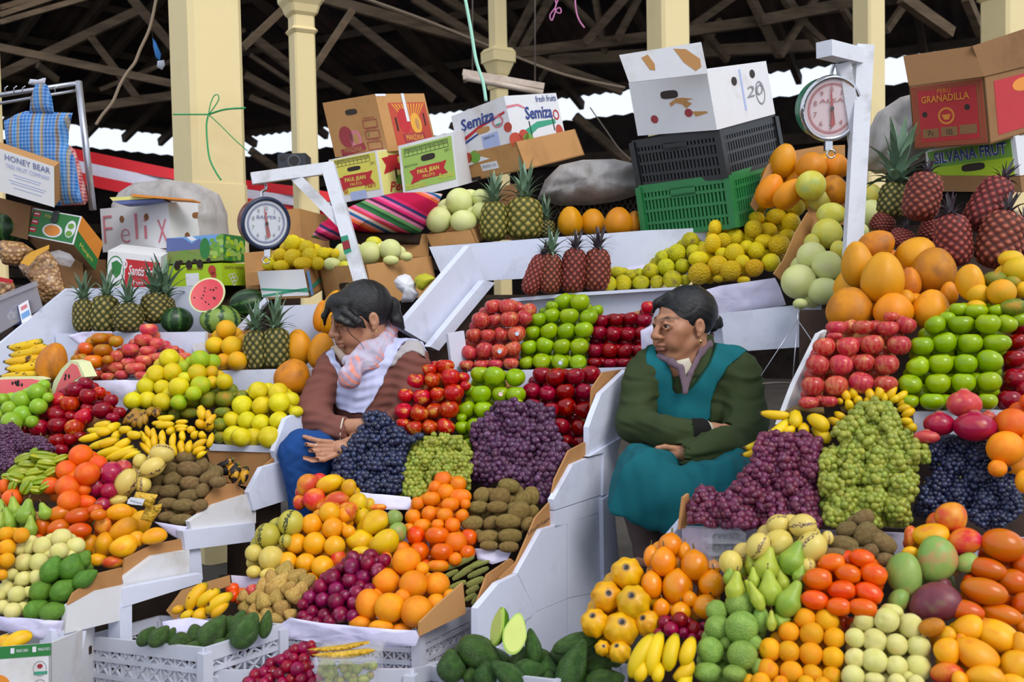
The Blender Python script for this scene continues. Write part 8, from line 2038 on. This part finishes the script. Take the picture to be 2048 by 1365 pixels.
H.ell(Ph(-.022, 0, .038), np.array((.098, .080, .088)) * 1.06, Rh, .01); H.ell(Ph(.10, 0, -.045), np.array((.085, .095, .085)) * 1.06, Rh, .006, 'sub')
for s in (-1, 1): H.ell(Ph(.005, .09 * s, -.05), np.array((.042, .05, .045)), Rh, .006, 'sub')
H.ell(Ph(-.03, 0, -.11), np.array((.1, .1, .06)), Rh, .01, 'sub'); H.chain([Ph(.05, .0, .098), Ph(.078, -.03, .074), Ph(.076, -.055, .045)], [.012, .010, .006], .014)
for i, (x, y, r) in enumerate(((1428, 634, .022), (1440, 642, .020), (1432, 652, .020), (1422, 644, .022), (1420, 630, .014), (1446, 650, .012))): H.ell(q(x, y, .05), (r, r, r), None, .008)
hair_flow(solid_obj('hair', H, fr, 'hair', w2, 2, [(4, 120, .001)]), fr, q(1430, 642, .05), Ph(.09, 0, .07))
o = put_fruit('hair_clip', 'ball', 'print grey', Vector(fr.world(np.array([q(1436, 634, .02)]))[0]), .008, .012, 20, 'x'); del o['category']; o.parent = w2; o.matrix_parent_inverse = Matrix.Translation(-w2.location)
for s, nm in ((1, 'eye'), (-1, 'eye')):
    for r, m, a in ((.0128, 'eye white', .0755), (.0072, 'eye dark', .0830)):
        o = put_fruit(nm if m == 'eye white' else 'iris', 'ball', m, Vector(fr.world(np.array([Ph(a, .033 * s + (0 if r > .01 else -.001), .0015)]))[0]), r * 1.06, r * .95, 0, 'x'); del o['category']; o.parent = w2; o.matrix_parent_inverse = Matrix.Translation(-w2.location)
o = put_fruit('earring', 'ball', 'gold stud', Vector(fr.world(np.array([Ph(-.002, .084, -.050)]))[0]), .005, .007, 0, 'x'); del o['category']; o.parent = w2; o.matrix_parent_inverse = Matrix.Translation(-w2.location)
J = Solid((-.36, -.44, -.30), (.30, .28, .22), .005)
J.ell(q(1388, 790, .04), (.168, .122, .175), None, .05); J.ell(q(1395, 870, .06), (.16, .135, .12), None, .05); J.cap(q(1305, 738, .03), q(1462, 735, 0), .064, .066, .04)
JT = Solid((0, 0, 0), (.01, .01, .01), .005); JT.lo, JT.n, JT.D = J.lo, J.n, J.D.copy()
J.chain([q(1290, 742, .02), q(1264, 845, -.07)], [.064, .060], .03); J.chain([q(1264, 845, -.07), q(1320, 858, -.19), q(1368, 852, -.215)], [.060, .050, .038], .025)
J.chain([q(1478, 748, -.02), q(1482, 850, -.09)], [.070, .066], .03); J.chain([q(1482, 850, -.09), q(1420, 876, -.22), q(1345, 892, -.255)], [.066, .052, .038], .025)
J.cap(q(1392, 718, .03), q(1400, 690, .06), .062, .060, .02); J.ell(Ph(.02, 0, -.125), np.array((.085, .066, .075)), Rh, .008, 'sub'); J.cap(q(1366, 851, -.215), q(1420, 846, -.2), .030, .032, .003, 'sub'); J.cap(q(1344, 892, -.258), q(1290, 892, -.25), .030, .034, .003, 'sub')
solid_obj('fleece', J, fr, 'fleece green', w2, 2, [(21, 36, .007, (1, 1, 1.5)), (22, 85, .004, (.7, 1, 2))])
C2 = Solid(q(1290, 800, -.25), q(1460, 630, .2), .004)
C2.chain([q(1432, 668, .07), q(1420, 690, .0), q(1398, 704, -.05), q(1388, 718, -.07)], [.010, .012, .012, .010], .010, flat=((.5, -.8, .3), .5)); C2.chain([q(1388, 716, -.075), q(1370, 745, -.105), q(1358, 782, -.118)], [.010, .009, .008], .008, flat=((0, 1, 0), .5)); C2.chain([q(1316, 712, -.03), q(1336, 724, -.075), q(1352, 735, -.10), q(1358, 780, -.12)], [.010, .012, .010, .008], .010, flat=((0, 1, 0), .5))
solid_obj('collar', C2, fr, 'collar mauve', w2, 1, [(31, 120, .0015)])
pillow('undershirt', 'R', '1352,722;1378,716;1384,730;1374,762;1366,764;1358,742', (fr.o + UP * .10 - FWD * .085, -FWD), .014, 'undershirt', w2, .003, 30)
# bib of the apron
BIB = '262,375;285,470;303,560;310,630;340,648;430,660;540,664;562,645;572,560;598,480;650,400;735,335;765,322;700,275;650,232;605,290;560,380;500,465;450,515;405,522;388,505;385,415;350,352;322,335;322,285;285,300;262,340'
tinted('apron teal tinted', .85, .3, .2, 260)
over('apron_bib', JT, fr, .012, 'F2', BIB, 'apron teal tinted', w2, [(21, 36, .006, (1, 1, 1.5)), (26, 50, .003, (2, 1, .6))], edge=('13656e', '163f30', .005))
pillow('apron_back_panel', 'R', '1486,706;1504,716;1516,750;1524,800;1526,850;1512,890;1506,850;1502,780', (fr.o + FWD * .04, -FWD), .03, 'apron teal', w2, .01, 8, 3)
# apron over the lap
L_ = Solid((-.36, -.50, -.48), (.24, .22, -.08), .005)
L_.chain([q(1400, 905, .04), q(1242, 918, -.30)], [.10, .078], .06); L_.chain([q(1450, 905, .02), q(1392, 938, -.33)], [.11, .085], .06); L_.cap(q(1242, 918, -.30), q(1226, 985, -.31), .075, .058, .05); L_.cap(q(1392, 938, -.33), q(1395, 1010, -.35), .085, .062, .05)
L_.cap(q(1240, 945, -.31), q(1390, 975, -.35), .07, .07, .06); L_.cap(q(1228, 982, -.31), q(1392, 1012, -.35), .045, .05, .05); L_.cap(q(1392, 938, -.33), q(1470, 960, -.25), .08, .08, .05); L_.cap(q(1395, 1010, -.34), q(1470, 1020, -.25), .055, .055, .05); L_.cap(q(1235, 975, -.27), q(1246, 1042, -.20), .05, .02, .04)
L_.cap(q(1215, 990, -.31), q(1225, 940, -.30), .06, .06, .05)
SK = '150,760;200,748;290,772;380,796;520,796;700,752;745,770;800,850;800,960;720,1010;560,1118;440,1135;300,1112;170,1072;110,1046;38,1022;45,980;68,880;100,812'
L_.clip(fr, 'F2', SK)
L_.cap(q(1235, 1010, -.28), q(1400, 1050, -.30), .045, .045, .01, 'sub')
solid_obj('apron_skirt', L_, fr, 'apron teal', w2, 2, [(27, 20, .016, (1.4, 1, .7)), (28, 48, .005, (1.6, 1, .8))])
T_ = Solid((-.34, -.42, -.62), (.06, -.08, -.30), .006); T_.chain([q(1262, 1000, -.27), q(1276, 1075, -.24), q(1284, 1108, -.22)], [.055, .042, .032], .02); T_.chain([q(1370, 1020, -.27), q(1368, 1108, -.24)], [.055, .034], .02)
solid_obj('stockings', T_, fr, 'stocking', w2, 2, [(33, 50, .002)])
for x, y in ((1280, 1124), (1366, 1128)):
    X = Solid(q(x - 50, y + 30, -.45), q(x + 50, y - 30, -.1), .005); X.ell(q(x - 6, y + 6, -.29), (.042, .09, .03), None, .01); X.ell(q(x, y - 4, -.23), (.036, .05, .035), None, .02); solid_obj('shoe', X, fr, 'shoe', w2, 2)
CF = Solid(q(1360, 875, -.3), q(1400, 825, -.15), .003); CF.cap(q(1368, 852, -.214), q(1376, 851, -.214), .042, .040, .004); solid_obj('cuff', CF, fr, 'shoe', w2, 1)
CG = Solid(q(1365, 875, -.3), q(1400, 825, -.15), .003); CG.cap(q(1377, 850, -.213), q(1384, 849, -.212), .034, .031, .004); solid_obj('undershirt_cuff', CG, fr, 'undershirt', w2, 1)
# boxes the two women sit on
for lb, x, y, d, w_, m in (('wooden box the woman in brown sits on', 755, 986, 3.66, .34, 'dark wood'), ('wooden box the woman in teal sits on', 1420, 992, 3.42, .36, 'dark wood')):
    c = at(x, y, d); b0 = Vector((c.x - w_ / 2, c.y - .16, .0)); root = empty('wooden_box', b0); tag(root, lb, 'box')
    box_mesh('seat_box', b0, Vector((w_, 0, 0)), Vector((0, .34, 0)), Vector((0, 0, c.z)), MATS[m], root)
# ------------------------------------------------------------------ print belongs to the face that carries it (thing > part > sub-part)
def carry(root, onto, names):
    kids = list(root.children); host = next((c for c in kids if c.name.split('.')[0] == onto), None)
    if host is None: return
    for c in kids:
        if c is not host and c.name.split('.')[0] in names:
            c.parent = host; c.matrix_parent_inverse = Matrix.Identity(4)
for r in [o for o in COL.objects if o.parent is None and o.type == 'EMPTY']:
    k = r.name.split('.')[0]
    if k in ('carton', 'packet'): carry(r, 'body', ('print', 'lettering', 'handle_hole', 'sticker', 'tape', 'torn_patch', 'clip'))
    if k == 'hanging_scale': carry(r, 'dial', ('print', 'lettering', 'needle', 'hub', 'tick_marks'))
    if k == 'loudspeaker': carry(r, 'cabinet', ('woofer', 'tweeter', 'print'))
for r in (w1, w2):
    eyes = [c for c in r.children if c.name.split('.')[0] == 'eye']
    for c in [c for c in r.children if c.name.split('.')[0] == 'iris']:
        e = min(eyes, key=lambda e: (e.location - c.location).length); c.parent = e; c.matrix_parent_inverse = e.matrix_basis.inverted()
